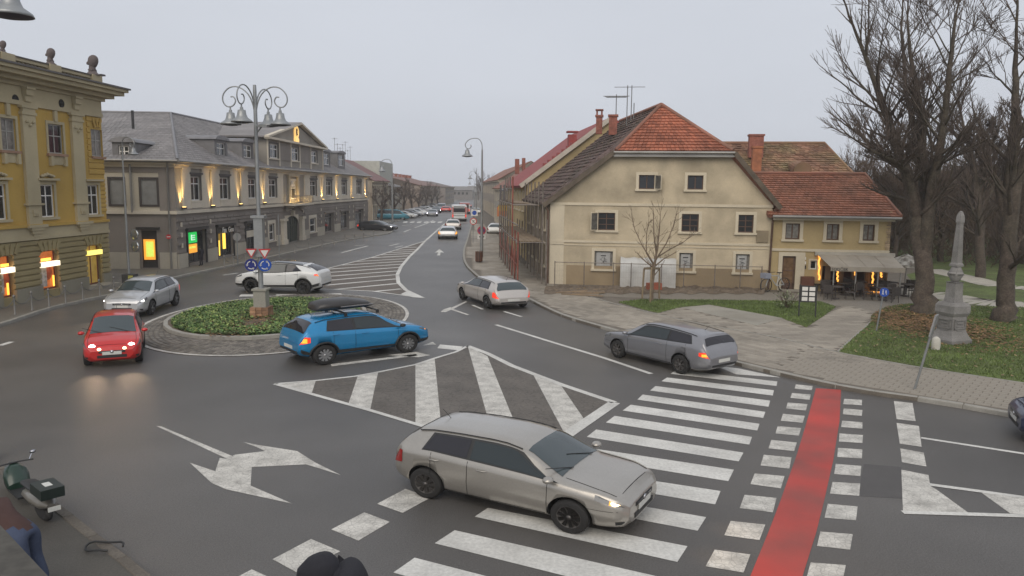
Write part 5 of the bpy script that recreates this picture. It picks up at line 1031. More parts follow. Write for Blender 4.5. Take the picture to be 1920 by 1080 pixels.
for i, (px_, py_, m_, w_, h_, lb) in enumerate([(934, 390, mat('sign_yellow', (.5, .32, .05), .6), .9, .5, 'yellow projecting shop sign'), (946, 397, mat('sign_orange', (.5, .18, .08), .6), .5, .9, 'orange upright shop sign')]):
    o_ = hs(px_, py_, ye+2-i*2); B = Bld('shop_sign', lb+' above the right pavement beyond the scaffold', HS.o+HS.t*(ye+2-i*2), 'sign'); b = MB(); b.box(ye+2-i*2-.06, ye+2-i*2+.06, -1.0, -.1, o_[1]-h_/2, o_[1]+h_/2); p_ = B.put('panel', b, m_, HS); b = MB(); b.box(ye+1.97-i*2, ye+2.03-i*2, -1.0, 0, o_[1]+h_/2, o_[1]+h_/2+.05); B.put('bracket', b, BLK, HS)
# ================================================================ left side
# ---------------------------------------------------------------- ornate yellow corner building
YF = Fac(G(207, 533, .1), 3)
YW = wallmat('deep_yellow_render', (0.50, 0.325, 0.075), stains=.35); YT = wallmat('pale_stucco', (0.48, 0.41, 0.26), stains=.4); YG = wallmat('olive_rusticated_stone', (0.33, 0.27, 0.135), stains=.4); YP = wallmat('grey_plinth', (.27, .25, .19))
Y = Bld('ornate_yellow_building', 'ornate yellow building with stone busts along its parapet at the left edge', YF.o)
ym = YF.m; YL = ym(0, 592)[0]-6
zB = (ym(0, 453)[1]+ym(207, 427)[1])/2; zB_ = (ym(0, 434)[1]+ym(207, 412)[1])/2; zA = (ym(0, 197)[1]+ym(224, 213)[1])/2; zC0 = (ym(0, 160)[1]+ym(218, 192)[1])/2; zC1 = zC0+.75; zP = (ym(0, 112, .4)[1]+ym(178, 135, .4)[1])/2
gr = [YF.rect(-60, 488, -34, 600), YF.rect(0, 484, 26, 570), YF.rect(75, 466, 110, 551), YF.rect(162, 456, 190, 532)]; gr = [(r[0], r[1], .45 if i < 3 else .25, sum(q[3] for q in gr[1:])/3) for i, r in enumerate(gr)]
f1 = [YF.rect(-75, 352, -45, 424), YF.rect(-16, 350, 12, 417), YF.rect(76, 346, 102, 408), YF.rect(164, 343, 185, 398)]; f2 = [YF.rect(-60, 224, -28, 292), YF.rect(2, 228, 30, 289), YF.rect(90, 232, 118, 287), YF.rect(171, 239, 192, 289)]
av = lambda l, k: sum(q[k] for q in l[1:])/3
f1 = [(r[0], r[1], av(f1, 2), av(f1, 3)) for r in f1]; f2 = [(r[0], r[1], av(f2, 2), av(f2, 3)) for r in f2]
b = MB(); b.wall(R4(YL, 0, zB-.1, zC0), [R4(*r) for r in f1+f2], 0, .22); b.box(-.02, 0, .02, 9, .1, zC0); Y.put('wall', b, YW, YF)
b = MB(); b.wall(R4(YL, 0, .1, zB-.1), [R4(*r) for r in gr], 0, .22); b.box(YL, 0, .23, .3, .1, .4); Y.put('ground_floor_wall', b, YG, YF)
for (xa, xb) in zip([YL]+[r[1] for r in gr], [r[0] for r in gr]+[0]): b = MB(); b.box(xa, xb, .05, .2, .1, zB-.1); Y.put('pier_core', b, YG, YF)
b = MB(); b.box(YL, 0, .6, .65, .1, zB_-.2); Y.put('shop_interior', b, mat('shop_glow', (.35, .14, .06), .7, var=.6, vs=2.5, emit=(1, .30, .06), es=.35), YF)
# ground floor bands, one stone course per piece
def bands(B, fac, s0, s1, z0, z1, n, openings, m, y=-.07, name='rusticated_band', gap=.045, off=.0):
    h_ = (z1-z0)/n
    for i in range(n):
        za, zb = z0+i*h_+gap/2, z0+(i+1)*h_-gap/2; cuts = sorted([(o[0]-off, o[1]+off) for o in openings if o[2] < zb and o[3]+off > za]); x = s0
        for c0, c1 in cuts+[(s1, s1)]:
            if c0-x > .08: b = MB(); b.box(x, c0, y, .0, za, zb); e = .02; b.v = [(vx, vy, vz) if vy == 0 else (vx, vy, vz+(e if vz == za else -e)) for vx, vy, vz in b.v]; B.put(name, b, m, fac)
            x = max(x, c1)
bands(Y, YF, YL, 0, .75, zB-.15, 8, gr, YG)
bands(Y, YF, f1[3][0]-.55, 0, zB_+.5, f1[3][3]+.35, 8, [f1[3]], YW, y=-.04, gap=.05, off=.12); bands(Y, YF, f2[3][0]-.35, 0, f1[3][3]+.5, zA-.1, 10, [f2[3]], YW, y=-.04, gap=.05, off=.1)
x = YL
for r in gr+[(0, 0, 0, 0)]:
    b = MB(); b.box(x, r[0], -.11, 0, .1, .72)
    if r[0]-x > .1: Y.put('plinth', b, YP, YF)
    x = r[1]
for z0, z1, o, m_ in ((zB-.14, zB+.0, .12, YT), (zB+.0, zB_, .07, YT), (zB_, zB_+.12, .16, YW), (zA-.12, zA+.06, .1, YT), (zA+.06, zC0, .05, YT)): b = MB(); b.box(YL, .02, -o, .0, z0, z1); Y.put('string_course', b, m_, YF)
# pilasters with capitals and consoles
for px_ in (-45, 53, 143):
    c_ = (ym(px_, 300)[0]+ (ym(px_, 250)[0]))/2; w_ = .42
    b = MB(); b.box(c_-w_, c_+w_, -.13, 0, zB_+.12, zA-.5); Y.put('pilaster', b, YT, YF)
    b = MB(); b.box(c_-w_-.06, c_+w_+.06, -.17, 0, zA-.5, zA-.38); b.box(c_-w_+.02, c_+w_-.02, -.15, 0, zA-.38, zA-.22); b.box(c_-w_-.1, c_+w_+.1, -.2, 0, zA-.22, zA-.12)
    for k in range(3): b.lathe([(0, -.0), (.09, .03), (.07, .1), (0, .13)], (c_-.2+.2*k, -.16, zA-.85+(k == 1)*-.15), 8, 0, True)
    Y.put('capital', b, YT, YF)
    b = MB(); b.box(c_-.28, c_+.28, -.32, -.05, zC0-.1, zC0); b.box(c_-.24, c_+.24, -.26, -.05, zC0-.35, zC0-.1); b.box(c_-.2, c_+.2, -.17, -.05, zA+.06, zC0-.35); Y.put('console', b, YT, YF)
    zq = f1[2][3]-.2; b = MB(); b.box(c_-w_-.12, c_+w_+.12, -.2, 0, zq-.7, zq-.62); b.box(c_-.2, c_+.2, -.18, 0, zq-1.05, zq-.9)
    for k in (-1, 0, 1): b.box(c_+k*.13-.04, c_+k*.13+.04, -.19, -.0, zq-1.18, zq-1.05)
    Y.put('pilaster_ornament', b, YT, YF)
    b = MB(); b.box(c_-w_-.2, c_+w_+.2, -.25, 0, zB_-.02, zB_+.1)
    for k in range(4): b.box(c_-w_+k*.1, c_+w_-k*.1, -.22+k*.04, 0, zB_-.15-k*.14, zB_-.02-k*.14)
    Y.put('corbel', b, YT, YF)
for i, r in enumerate(f1):
    window(Y, YF, r, vb=1, hb=(.66,), fw=.06, sur=.14, surm=YT, sill=YT, rec=.1); b = MB(); m_ = (r[0]+r[1])/2; b.box(r[0]-.25, r[1]+.25, -.18, 0, r[3]+.18, r[3]+.28)
    if i < 3:
        for k in range(5): b.lathe([(0, -.05), (.1, 0), (.1, .06), (0, .12)], (m_-.36+.18*k, -.08, r[3]+.34+.04*(2-abs(k-2))), 8)
    Y.put('window_hood', b, YT, YF)
    if i < 3: b = MB(); b.box(r[0]-.1, r[1]+.1, -.05, .0, r[2]-.55, r[2]-.14); Y.put('apron_panel', b, YW, YF)
for i, r in enumerate(f2):
    window(Y, YF, r, vb=1, hb=(.6,), fw=.06, fm=mat('grey_window_frame', (.34, .33, .30), .5), sur=.13 if i < 3 else 0, surm=YT, sill=mat('pink_sill', (.33, .2, .13), .8), rec=.1, pane=PANEC if i % 2 else PANE); m_ = (r[0]+r[1])/2
    if i < 3:
        b = MB(); b.box(m_-.11, m_+.11, -.1, 0, r[3]+.12, zA-.14); Y.put('keystone', b, YT, YF); b = MB(); b.box(r[0]-.05, r[0]+.12, -.14, 0, r[2]-.55, r[2]-.12); b.box(r[1]-.12, r[1]+.05, -.14, 0, r[2]-.55, r[2]-.12); b.box(r[0]+.12, r[1]-.12, -.04, 0, r[2]-.5, r[2]-.12); Y.put('sill_bracket', b, YT, YF)
    else:
        for k in range(-1, 2): b = MB(); b.bar((m_+k*.16, -.05, r[3]+.1), (m_+k*.34, -.05, zA-.2), .13, .05, up=(0, 1, 0)); Y.put('keystone', b, YW, YF)
for px_, py_ in ((26.5, 186), (113, 194)): q = ym(px_, py_); b = MB(); b.lathe([(0, -.06), (.13, -.06), (.17, -.09), (.2, -.055)], (q[0], 0, q[1]), 16, 0, True, 'y'); Y.put('bullseye_vent', b, VOID, YF)
# cornice, parapet with balusters, busts
b = MB()
for k, (o, h0_, h1_) in enumerate(((.18, 0, .16), (.5, .16, .34), (.85, .34, .52), (1.0, .52, .66))): b.box(YL, .0+o*.9, -o, .3, zC0+h0_, zC0+h1_)
Y.put('cornice', b, YT, YF); b = MB(); b.box(YL, 1.0, -1.08, 6, zC0+.66, zC0+.74); Y.put('roof_edge', b, mat('dark_sheet', (.1, .09, .085), .6, var=.2), YF)
sp = ym(178, 145, .4)[0]; zc1 = zC0+.74; b = MB(); b.box(YL, sp, .3, .5, zc1, zc1+.12); b.box(YL, sp, .25, .55, zP-.14, zP); Y.put('parapet', b, YT, YF)
b = MB(); b.box(YL, sp+.02, .2, .6, zP, zP+.05); Y.put('parapet_coping', b, mat('dark_sheet', (.1, .09, .085), .6), YF)
x = YL+.15
ped = [ym(px_, 110, .4)[0] for px_ in (-75, 6, 94, 172)]
while x < sp-.2:
    if all(abs(x-p) > .45 for p in ped):
        b = MB(); b.lathe([(.05, zc1+.12), (.09, zc1+.25), (.045, zc1+.45), (.06, zP-.14)], (x, .4, 0), 8); Y.put('baluster', b, YT, YF)
    x += .26
STN = wallmat('weathered_stone', (.13, .105, .10), stains=.6)
for i, (px_, p) in enumerate(zip((-75, 6, 94, 172), ped)):
    b = MB(); b.box(p-.4, p+.4, .15, .65, zc1, zP+.06); Y.put('pedestal', b, YT, YF)
    if i == 0: continue
    base_ = YF.o+YF.t*p+Vector((-YF.t.y, YF.t.x))*.4; tp_ = {1: (9, 77), 2: (94, 90), 3: (173, 103)}[i]; hh = ym(tp_[0], tp_[1], .4)[1]-zP-.06
    t_ = thing('stone_bust', ['', 'stone bust on the parapet at the left edge of the picture', 'stone bust on the parapet, the middle one of three', 'stone bust on the parapet nearest the corner'][i], 'statue', (base_.x, base_.y, zP+.055), YF.rz-pi/2, 'busts along the parapet')
    b = MB(); b.lathe([(.42, 0), (.40, .08), (.32, .14), (.26, .22), (.20, .32)], n=12); part('socle', b, STN, t_, loc=(0, 0, 0)); k = hh/1.45
    b = MB(); b.lathe([(.20, .30), (.22, .40), (.19, .52), (.20, .62)], n=12); b.box(-.14, .14, -.26, .26, .30, .40); part('neck_and_collar', b, STN, t_)
    b = MB(); b.lathe([(.17, .55), (.24, .66), (.30, .82), (.33, 1.0), (.31, 1.18), (.24, 1.33), (.12, 1.42), (0, 1.45)], n=14); b.v = [(x_*.95+.05+.07*(z_-.6), y_*.88, z_) for x_, y_, z_ in b.v]
    b.lathe([(0, 0), (.05, .05), (.04, .16), (0, .2)], (.37, 0, .88), 6); b.lathe([(0, 0), (.10, .06), (.09, .2), (0, .3)], (-.26, 0, .72), 8); part('head', b, STN, t_); k1 = k
    t_.scale = (k*1.15, k*1.15, k)
lo = (ym(179, 150, .4)[0], ym(233, 160, .4)[0]); zq0, zq1 = zc1, (ym(200, 147, .4)[1]+ym(233, 154, .4)[1])/2; b = MB(); b.box(lo[0]+.1, .55, .3, 5, zq0, zq1); Y.put('attic_block', b, YT, YF); b = MB(); b.box(lo[0]+.1, .8, .1, 5.2, zq1, zq1+.08); Y.put('attic_coping', b, mat('dark_sheet', (.1, .09, .085), .6), YF)
# shop windows and lit fascias
GLOW = mat('lit_sign_white', (1, .95, .85), .4, var=0, emit=(1, .86, .6), es=1.6); GLOWY = mat('lit_sign_yellow', (1, .9, .3), .4, var=0, emit=(1, .80, .16), es=1.2)
for i, r in enumerate(gr):
    w_ = window(Y, YF, r, vb=0 if i < 3 else 1, hb=(.72,), fw=.07, fm=mat('red_brown_frame', (.16, .05, .035), .5), rec=.2, pane=mat('lit_shop_glass', (.28, .09, .045), .12, var=.7, vs=2.2, fine=.2, fs=9, emit=(1, .26, .05), es=.34) if i < 3 else mat('door_glass_yellow', (.2, .15, .05), .15, var=.5, vs=3, emit=(1, .62, .12), es=.18), name='shop_window' if i < 3 else 'shop_door')
    a_ = MB(); cx_ = (r[0]+r[1])/2; hw_ = (r[1]-r[0])/2; n = 10; P = [(r[0], r[3])]+[(cx_+hw_*cos(t), r[3]-.35+.35*sin(t)) for t in np.linspace(pi, 0, n)]+[(r[1], r[3])]
    for k in range(1, len(P)-1):
        q0, q1 = P[k], P[k+1] if k+1 < len(P)-1 else P[k]
        if q0 != q1: a_.add([(q0[0], .03, q0[1]), (q1[0], .03, q1[1]), (q1[0], .03, r[3]), (q0[0], .03, r[3])], [(0, 1, 2, 3)])
    Y.put('arch_spandrel', a_, YG, YF)
    for k in range(-2, 3): b = MB(); b.bar((cx_+k*.24, -.08, r[3]+.0), (cx_+k*.36, -.08, r[3]+.42), .2, .06, up=(0, 1, 0)); Y.put('voussoir', b, YG, YF)
    z = r[3]-(.62 if i < 3 else .38); b = MB(); b.box(r[0]+.08, r[1]-.0, -.10, .08, z-.12, z+.10); Y.put('shop_sign', b, GLOW if i < 3 else GLOWY, YF)
    if i < 3:
        b = MB(); b.box(r[0]+.15, cx_, .14, .17, r[2]+.15, r[2]+1.1); Y.put('shop_poster', b, mat('pale_poster', (.5, .45, .4), .6, var=.5, vs=5), YF)
        b = MB(); b.lathe([(0, 0), (.32, .05), (.34, .12), (0, .2)], (cx_+.12, .13, r[2]+.75), 14, 0, True, 'y'); b.v = [(v[0], min(.19, max(.12, v[1])), v[2]) for v in b.v]; Y.put('window_display', b, mat('display_red', (.3, .06, .03), .6, emit=(1, .2, .05), es=.08), YF)
        b = MB(); b.box(cx_-.35, cx_+.35, .13, .15, r[2]+1.3, r[2]+1.42); b.box(r[1]-.25, r[1]-.14, .13, .15, r[2]+.1, r[2]+.6); Y.put('window_light', b, mat('amber_light', (1, .6, .1), .4, emit=(1, .45, .06), es=2), YF)
q = gr[3]; b = MB(); b.box(q[0]-.1, q[1]+.25, -.8, .0, .1, .28); Y.put('door_step', b, SLAB, YF)

# ---------------------------------------------------------------- grey building with pediment
GF = Fac(G(334, 504, .1), 0.6); gm = GF.m
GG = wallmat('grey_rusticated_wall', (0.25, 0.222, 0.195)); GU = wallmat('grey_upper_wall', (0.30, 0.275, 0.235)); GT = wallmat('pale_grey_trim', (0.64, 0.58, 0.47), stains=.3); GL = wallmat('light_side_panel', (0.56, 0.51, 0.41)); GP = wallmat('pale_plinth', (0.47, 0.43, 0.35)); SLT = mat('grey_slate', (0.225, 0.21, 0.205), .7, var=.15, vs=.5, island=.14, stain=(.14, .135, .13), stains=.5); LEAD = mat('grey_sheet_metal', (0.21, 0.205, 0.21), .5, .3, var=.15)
GR = Bld('grey_pediment_building', 'long grey two-storey building with pediment, slate roof and warm lights between its windows', GF.o)
gE = gm(690, 420)[0]; zG = (gm(333, 402)[1]+gm(685, 372)[1])/2; zR = (gm(334, 306)[1]+gm(690, 328)[1])/2
fw1 = [(357.4, 336, 376, 374), (411.7, 336, 429.6, 372.4), (464.8, 335.3, 480.4, 370), (503.8, 336.6, 518.2, 369.5), (580.8, 338, 593, 368), (611, 339.4, 621.8, 367), (639.8, 339.4, 649.4, 367), (667.5, 340.6, 677, 367)]
FR = [GF.rect(*q) for q in fw1]; z0m = np.mean([r[2] for r in FR]); z1m = np.mean([r[3] for r in FR]); FR = [(r[0], r[1], z0m, z1m) for r in FR]
AW_ = GF.rect(540.6, 330, 555.6, 368.3); AW_ = (AW_[0], AW_[1], z0m-.2, z1m-.1)
gd = [(351, 423, 385, 497), (407, 420, 437, 483), (460, 414, 482, 467), (608, 401.7, 625, 455), (637.5, 400, 653, 446.7), (665, 397.5, 680, 444)]; GD = [GF.rect(*q) for q in gd]; zt_ = np.mean([r[3] for r in GD]); GD = [(r[0], r[1], .25, zt_) for r in GD]
gw = [(505.8, 417.5, 513, 446.7), (582, 410, 591, 439)]; GW = [GF.rect(*q) for q in gw]; GW = [(r[0]-.2, r[1]+.2, np.mean([q[2] for q in GW]), np.mean([q[3] for q in GW])) for r in GW]
PT = GF.rect(534, 407, 560, 463); PT = (PT[0], PT[1], .12, PT[3]+.1)
b = MB(); b.wall(R4(0, gE, .1, zG), [R4(*r) for r in GD+GW+[PT]], 0, .25); GR.put('ground_floor_wall', b, GG, GF)
b = MB(); b.wall(R4(0, gE, zG, zR), [R4(*r) for r in FR+[AW_]], 0, .18); GR.put('upper_wall', b, GU, GF)
b = MB(); b.box(.02, gE, .5, .55, .1, zR-.2); b.box(gE-.02, gE, .02, 12, .1, zR); GR.put('rear_partition', b, VOID, GF)
# stone courses with their joints (joined: about six pixels each)
b = MB(); stones_ = []; nC = 9; hC = (zG-.35-1.0)/nC; ops = [(r[0]-.15, r[1]+.15, r[2], r[3]+.2) for r in GD]+[(r[0]-.5, r[1]+.5, r[2]-.3, r[3]+.3) for r in GW]+[(PT[0]-1.2, PT[1]+1.2, 0, PT[3]+.3)]
for i in range(nC):
    za, zb = 1.0+i*hC+.02, 1.0+(i+1)*hC-.02; x = (.5 if i % 2 else 0)
    while x < gE-.05:
        x1 = min(x+1.15, gE)
        if all(not (o[0] < x1-.05 and o[1] > x+.05 and o[2] < zb and o[3] > za) for o in ops): stones_.append((x+.02, x1-.02, za, zb))
        x = x1
stones_.sort(); SG = wallmat('grey_stone_block', (0.25, 0.222, 0.195), island=.1)
for k_, (x, x1, za, zb) in enumerate(stones_):
    if k_ < 295: q_ = MB(); q_.box(x+.015, x1-.015, -.085+rnd.uniform(0, .015), .0, za+.012, zb-.012); GR.put('stone_block', q_, SG, GF)
    else: b.box(x+.015, x1-.015, -.08, .0, za+.012, zb-.012)
if b.v: GR.put('stone_block', b, SG, GF, kind='stuff')
x = 0
for o in sorted(ops, key=lambda q: q[0]):
    if o[2] < .9 and o[0]-x > .2: b = MB(); b.box(x+.01, o[0]+.1, -.09, .0, .1, .98); GR.put('plinth', b, GP, GF)
    if o[2] < .9: x = o[1]-.1
for i in range(26):
    x = .55+i*gE/26.5
    for j, z in enumerate((1.35, 2.0, 2.65)):
        if all(not (o[0]-.2 < x < o[1]+.2) for o in ops): b = MB(); b.box(x-.07, x+.07, -.12, -.04, z, z+.28); GR.put('pale_key_block', b, GT, GF)
for z0, z1, o, m_ in ((zG-.1, zG+.1, .16, GT), (zG+.1, zG+.2, .08, GU), (zR-.42, zR-.25, .12, GT), (zR-.25, zR-.05, .35, GT)): b = MB(); b.box(-o, gE+.1, -o, .0, z0, z1); GR.put('string_course', b, m_, GF)
for i, r in enumerate(FR):
    w_ = (r[1]-r[0])
    for sx, sx2 in ((r[0]-w_*.85, r[0]-.1), (r[1]+.1, r[1]+w_*.85)): b = MB(); b.box(sx, sx2, -.07, .0, zG+.2, zR-.42); b.box(sx, sx2, -.10, .0, zR-.6, zR-.42); GR.put('pilaster_strip', b, GT, GF)
    window(GR, GF, r, vb=1, hb=(.7,), fw=.07, sur=.13, surm=mat('dark_grey_surround', (.10, .09, .085), .7), sill=GT, head=.12); b = MB(); b.box(r[0]-.1, r[1]+.1, -.1, .0, zG+.22, r[2]-.12); GR.put('apron_panel', b, GT, GF)
LAMPC = mat('warm_uplight_lens', (1, .7, .3), .4, var=0, emit=(1, .66, .22), es=5)
for px_ in (338.5, 393.5, 446.5, 492, 602.5, 630, 658, 684):
    s_ = gm(px_, 383)[0]; b = MB(); b.box(s_-.13, s_+.13, -.34, -.1, zG+.20, zG+.32); f_ = GR.put('uplight', b, BLK, GF); b = MB(); b.box(s_-.10, s_+.10, -.31, -.14, zG+.32, zG+.34); GR.put('lens', b, LAMPC, GF, parent=f_)
    L_ = bpy.data.lights.new('uplight_beam', 'SPOT'); L_.energy = 520; L_.spot_size = radians(58); L_.spot_blend = .9; L_.color = (1, .62, .20); L_.shadow_soft_size = .06
    p = GF.o+GF.t*s_+Vector((-GF.t.y, GF.t.x))*(-.20); o_ = bpy.data.objects.new('uplight_beam', L_); COL.objects.link(o_); o_.parent = f_; o_.location = (p.x-GR.base.x, p.y-GR.base.y, zG+.38); o_.rotation_euler = (radians(180), radians(-8), 0)
# balcony bay
cb = (AW_[0]+AW_[1])/2; b = MB(); b.box(cb-1.6, cb-1.2, -.2, 0, zG+.2, zR-.42); b.box(cb+1.2, cb+1.6, -.2, 0, zG+.2, zR-.42); b.box(cb-1.7, cb+1.7, -.24, 0, zR-.6, zR-.42); GR.put('balcony_bay', b, mat('lit_stucco', (.42, .36, .26), .8), GF)
window(GR, GF, AW_, vb=1, hb=(.62,), fw=.1, sur=.2, surm=GT, rec=.12, name='balcony_door'); b = MB()
for k in range(9): t = pi*k/8; b.bar((cb, -.02, AW_[3]-.5), (cb+.42*cos(t), -.02, AW_[3]-.5+.42*sin(t)), .04, .03)
b.tube([(cb+.45*cos(t), -.03, AW_[3]-.5+.45*sin(t)) for t in np.linspace(0, pi, 12)], .05, 5); GR.put('fanlight', b, WHF, GF)
b = MB(); b.box(cb-3.2, cb+3.2, -1.1, -.16, zG-.06, zG+.1); GR.put('balcony_slab', b, GT, GF)
IRON = mat('wrought_iron', (.30, .28, .24), .5, .4, var=.2)
b = MB()
for x0_, y0_, x1_, y1_ in ((cb-3.1, -1.05, cb+3.1, -1.05), (cb-3.1, -1.05, cb-3.1, -.2), (cb+3.1, -1.05, cb+3.1, -.2)):
    for z in (zG+.15, zG+.8): b.bar((x0_, y0_, z), (x1_, y1_, z), .05)
    L_ = hypot(x1_-x0_, y1_-y0_); n = int(L_/.28)
    for k in range(n+1): t = k/n; xx, yy = x0_+(x1_-x0_)*t, y0_+(y1_-y0_)*t; b.bar((xx, yy, zG+.12), (xx, yy, zG+.8), .03)
for k in range(7): c_ = cb-2.7+.9*k; b.tube([(c_+.2*cos(t), -1.06, zG+.48+.2*sin(t)) for t in np.linspace(0, 2*pi, 10)], .02, 4)
GR.put('balcony_railing', b, IRON, GF, kind=None)
for sg in (-1, 1):
    b = MB()
    for k in range(4): b.box(cb+sg*2.2-.18, cb+sg*2.2+.18, -.9+k*.2, 0, zG-.12-k*.14, zG-.06-k*.14)
    GR.put('balcony_bracket', b, GT, GF)
for sg in (-1, 1): q = GF.o+GF.t*(cb+sg*.9)+Vector((-GF.t.y, GF.t.x))*(-.5); L_ = bpy.data.lights.new('balcony_light', 'POINT'); L_.energy = 45; L_.color = (1, .66, .25); L_.shadow_soft_size = .1; o_ = bpy.data.objects.new('balcony_light', L_); COL.objects.link(o_); o_.parent = GR.root; o_.location = (q.x-GR.base.x, q.y-GR.base.y, zG+.35)
# portal
x0, x1, z0, z1 = PT; cx_ = (x0+x1)/2; hw_ = (x1-x0)/2; b = MB(); b.box(x0, x1, .15, .22, z0, z1)
for k in (-.66, -.33, .33, .66): b.box(cx_+hw_*k-.04, cx_+hw_*k+.04, .12, .15, z0, z1)
b.box(cx_-.03, cx_+.03, .10, .15, z0, z1); b.box(x0, x1, .11, .15, z0+(z1-z0)*.62, z0+(z1-z0)*.66); GR.put('portal_door', b, mat('dark_green_door', (.035, .045, .035), .5, var=.2), GF)
b = MB(); n = 12
for k in range(n): t0, t1 = pi-pi*k/n, pi-pi*(k+1)/n; b.add([(cx_+hw_*cos(t0), -.02, z1-.8+.8*sin(t0)), (cx_+hw_*cos(t1), -.02, z1-.8+.8*sin(t1)), (cx_+hw_*cos(t1), -.02, z1+.1), (cx_+hw_*cos(t0), -.02, z1+.1)], [(0, 1, 2, 3)])
GR.put('portal_arch', b, GT, GF)
for sg in (-1, 1): b = MB(); xx = cx_+sg*(hw_+.7); b.box(xx-.42, xx+.42, -.3, 0, .1, z1-.35); b.box(xx-.55, xx+.55, -.4, 0, z1-.35, z1-.15); b.box(xx-.55, xx+.55, -.36, 0, .1, .5); GR.put('portal_pilaster', b, GT, GF)
b = MB(); b.box(cx_-.18, cx_+.18, -.3, 0, z1-.0, z1+.5); GR.put('keystone', b, GT, GF)
for r in GW: window(GR, GF, r, vb=0, hb=(.5,), fw=.09, sur=.3, surm=GT, sill=GT)
SIGNB = mat('dark_shopfront', (.035, .033, .032), .4, var=.2)
for i, r in enumerate(GD):
    b = MB(); b.box(r[0]-.2, r[1]+.2, -.22, 0, r[3]+.05, r[3]+.22); b.box(r[0]-.12, r[0], -.1, .0, .1, r[3]+.05); b.box(r[1], r[1]+.12, -.1, .0, .1, r[3]+.05); GR.put('shop_surround', b, SIGNB if i < 3 else GG, GF)
    d_ = window(GR, GF, r, vb=1, hb=(.78,), fw=.08, fm=SIGNB if i < 3 else mat('pale_shop_frame', (.25, .23, .2), .5), rec=.2, name='shop_door')
r = GD[0]; w_ = r[1]-r[0]
GREENS = mat('lit_green_sign', (0, .5, .1), .4, var=0, emit=(.02, .75, .12), es=.6); ATMO = mat('lit_orange_surround', (.9, .4, .05), .4, var=0, emit=(1, .42, .04), es=.8); ATMY = mat('lit_screen_yellow', (.6, .8, .1), .3, var=.8, vs=7, emit=(.75, .9, .15), es=.8)
b = MB(); b.box(r[0]+.1, r[0]+w_*.5, -.05, .05, r[3]-.75, r[3]-.08); GR.put('green_sign', b, GREENS, GF); b = MB(); zz = r[3]-.42
for k in range(3): b.box(r[0]+.1+w_*.14, r[0]+w_*.38, -.07, -.05, zz-.16+.13*k, zz-.10+.13*k)
b.box(r[0]+.1+w_*.14, r[0]+.1+w_*.18, -.07, -.05, zz-.16, zz+.2); GR.put('sign_emblem', b, mat('sign_white', (.8, .85, .8), .4, var=0, emit=(.7, 1, .8), es=.5), GF)
b = MB(); b.box(r[0]+.1, r[0]+w_*.55, .02, .12, r[2]+.65, r[3]-.85); GR.put('cash_machine', b, ATMO, GF); b = MB(); b.box(r[0]+.3, r[0]+w_*.45, -.0, .02, r[2]+.95, r[3]-1.0); GR.put('cash_machine_screen', b, ATMY, GF)
r = GD[1]; w_ = r[1]-r[0]; b = MB(); b.box(r[0]+w_*.38, r[0]+w_*.5, -.02, .06, r[2]+.5, r[3]-.45); b.box(r[0]+w_*.08, r[0]+w_*.14, -.02, .06, r[2]+.1, r[3]-.9); GR.put('lit_strip', b, mat('amber_strip', (1, .7, .1), .4, emit=(1, .6, .08), es=1.6), GF)
text('Fan  Goo', .55, WHF, GF, (r[0]+r[1])/2, -.24, r[3]-.38, GR)
r = GD[2]; b = MB(); b.box(r[0]+.05, r[1], .0, .14, r[2]+1.0, r[3]-.55); GR.put('roller_blind', b, GT, GF)
# south side towards the camera
GS = Fac(GF.o, 86); sm = GS.m
wl = sm(200, 380)[0]-6; sd = [GS.rect(265, 336, 294.5, 383.5), GS.rect(207, 343, 232, 386)]; ds = GS.rect(266, 432, 295, 499); ds = (ds[0], ds[1], .15, ds[3])
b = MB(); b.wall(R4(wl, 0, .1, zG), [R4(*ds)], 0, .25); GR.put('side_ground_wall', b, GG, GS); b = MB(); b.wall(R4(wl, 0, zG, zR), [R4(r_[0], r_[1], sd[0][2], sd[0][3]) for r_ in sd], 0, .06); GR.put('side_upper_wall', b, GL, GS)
b = MB(); b.box(-.9, .05, -.05, .0, zG+.1, zR-.4); b.box(wl, 0, -.04, 0, zR-.75, zR-.42); GR.put('side_frieze', b, GG, GS)
for r_ in sd: b = MB(); z0, z1 = sd[0][2], sd[0][3]; q = .12; b.box(r_[0]-q, r_[0], -.06, .01, z0-q, z1+q); b.box(r_[1], r_[1]+q, -.06, .01, z0-q, z1+q); b.box(r_[0], r_[1], -.06, .01, z1, z1+q); b.box(r_[0], r_[1], -.06, .01, z0-q, z0); f_ = GR.put('blind_window_frame', b, mat('dark_brown_frame', (.06, .05, .045), .7), GS); b = MB(); b.box(r_[0], r_[1], .03, .05, z0, z1); GR.put('blind_window_panel', b, mat('grey_blank', (.22, .22, .21), .6, var=.15), GS, parent=f_)
for z0, z1, o, m_ in ((zG-.1, zG+.1, .14, GT), (zR-.42, zR-.25, .12, GT), (zR-.25, zR-.05, .35, GT)): b = MB(); b.box(wl, -.0, -o, .0, z0, z1); GR.put('string_course', b, m_, GS)
for a_, c_ in ((wl, ds[0]-.15), (ds[1]+.15, -.02)): b = MB(); b.box(a_, c_, -.08, 0, .1, 1.1); GR.put('plinth', b, GP, GS)
b = MB(); b.box(ds[0]-.25, ds[1]+.2, -.15, 0, ds[3]+.05, ds[3]+.2); b.box(ds[0], ds[1], .1, .2, ds[2], ds[3]); GR.put('shop_surround', b, SIGNB, GS)
w_ = ds[1]-ds[0]; hh = ds[3]-ds[2]; b = MB(); b.box(ds[0]+w_*.12, ds[0]+w_*.82, .0, .1, ds[2]+hh*.22, ds[2]+hh*.76); GR.put('cash_machine', b, ATMO, GS); b = MB(); b.box(ds[0]+w_*.28, ds[0]+w_*.76, -.02, .0, ds[2]+hh*.3, ds[2]+hh*.7); GR.put('cash_machine_screen', b, ATMY, GS)
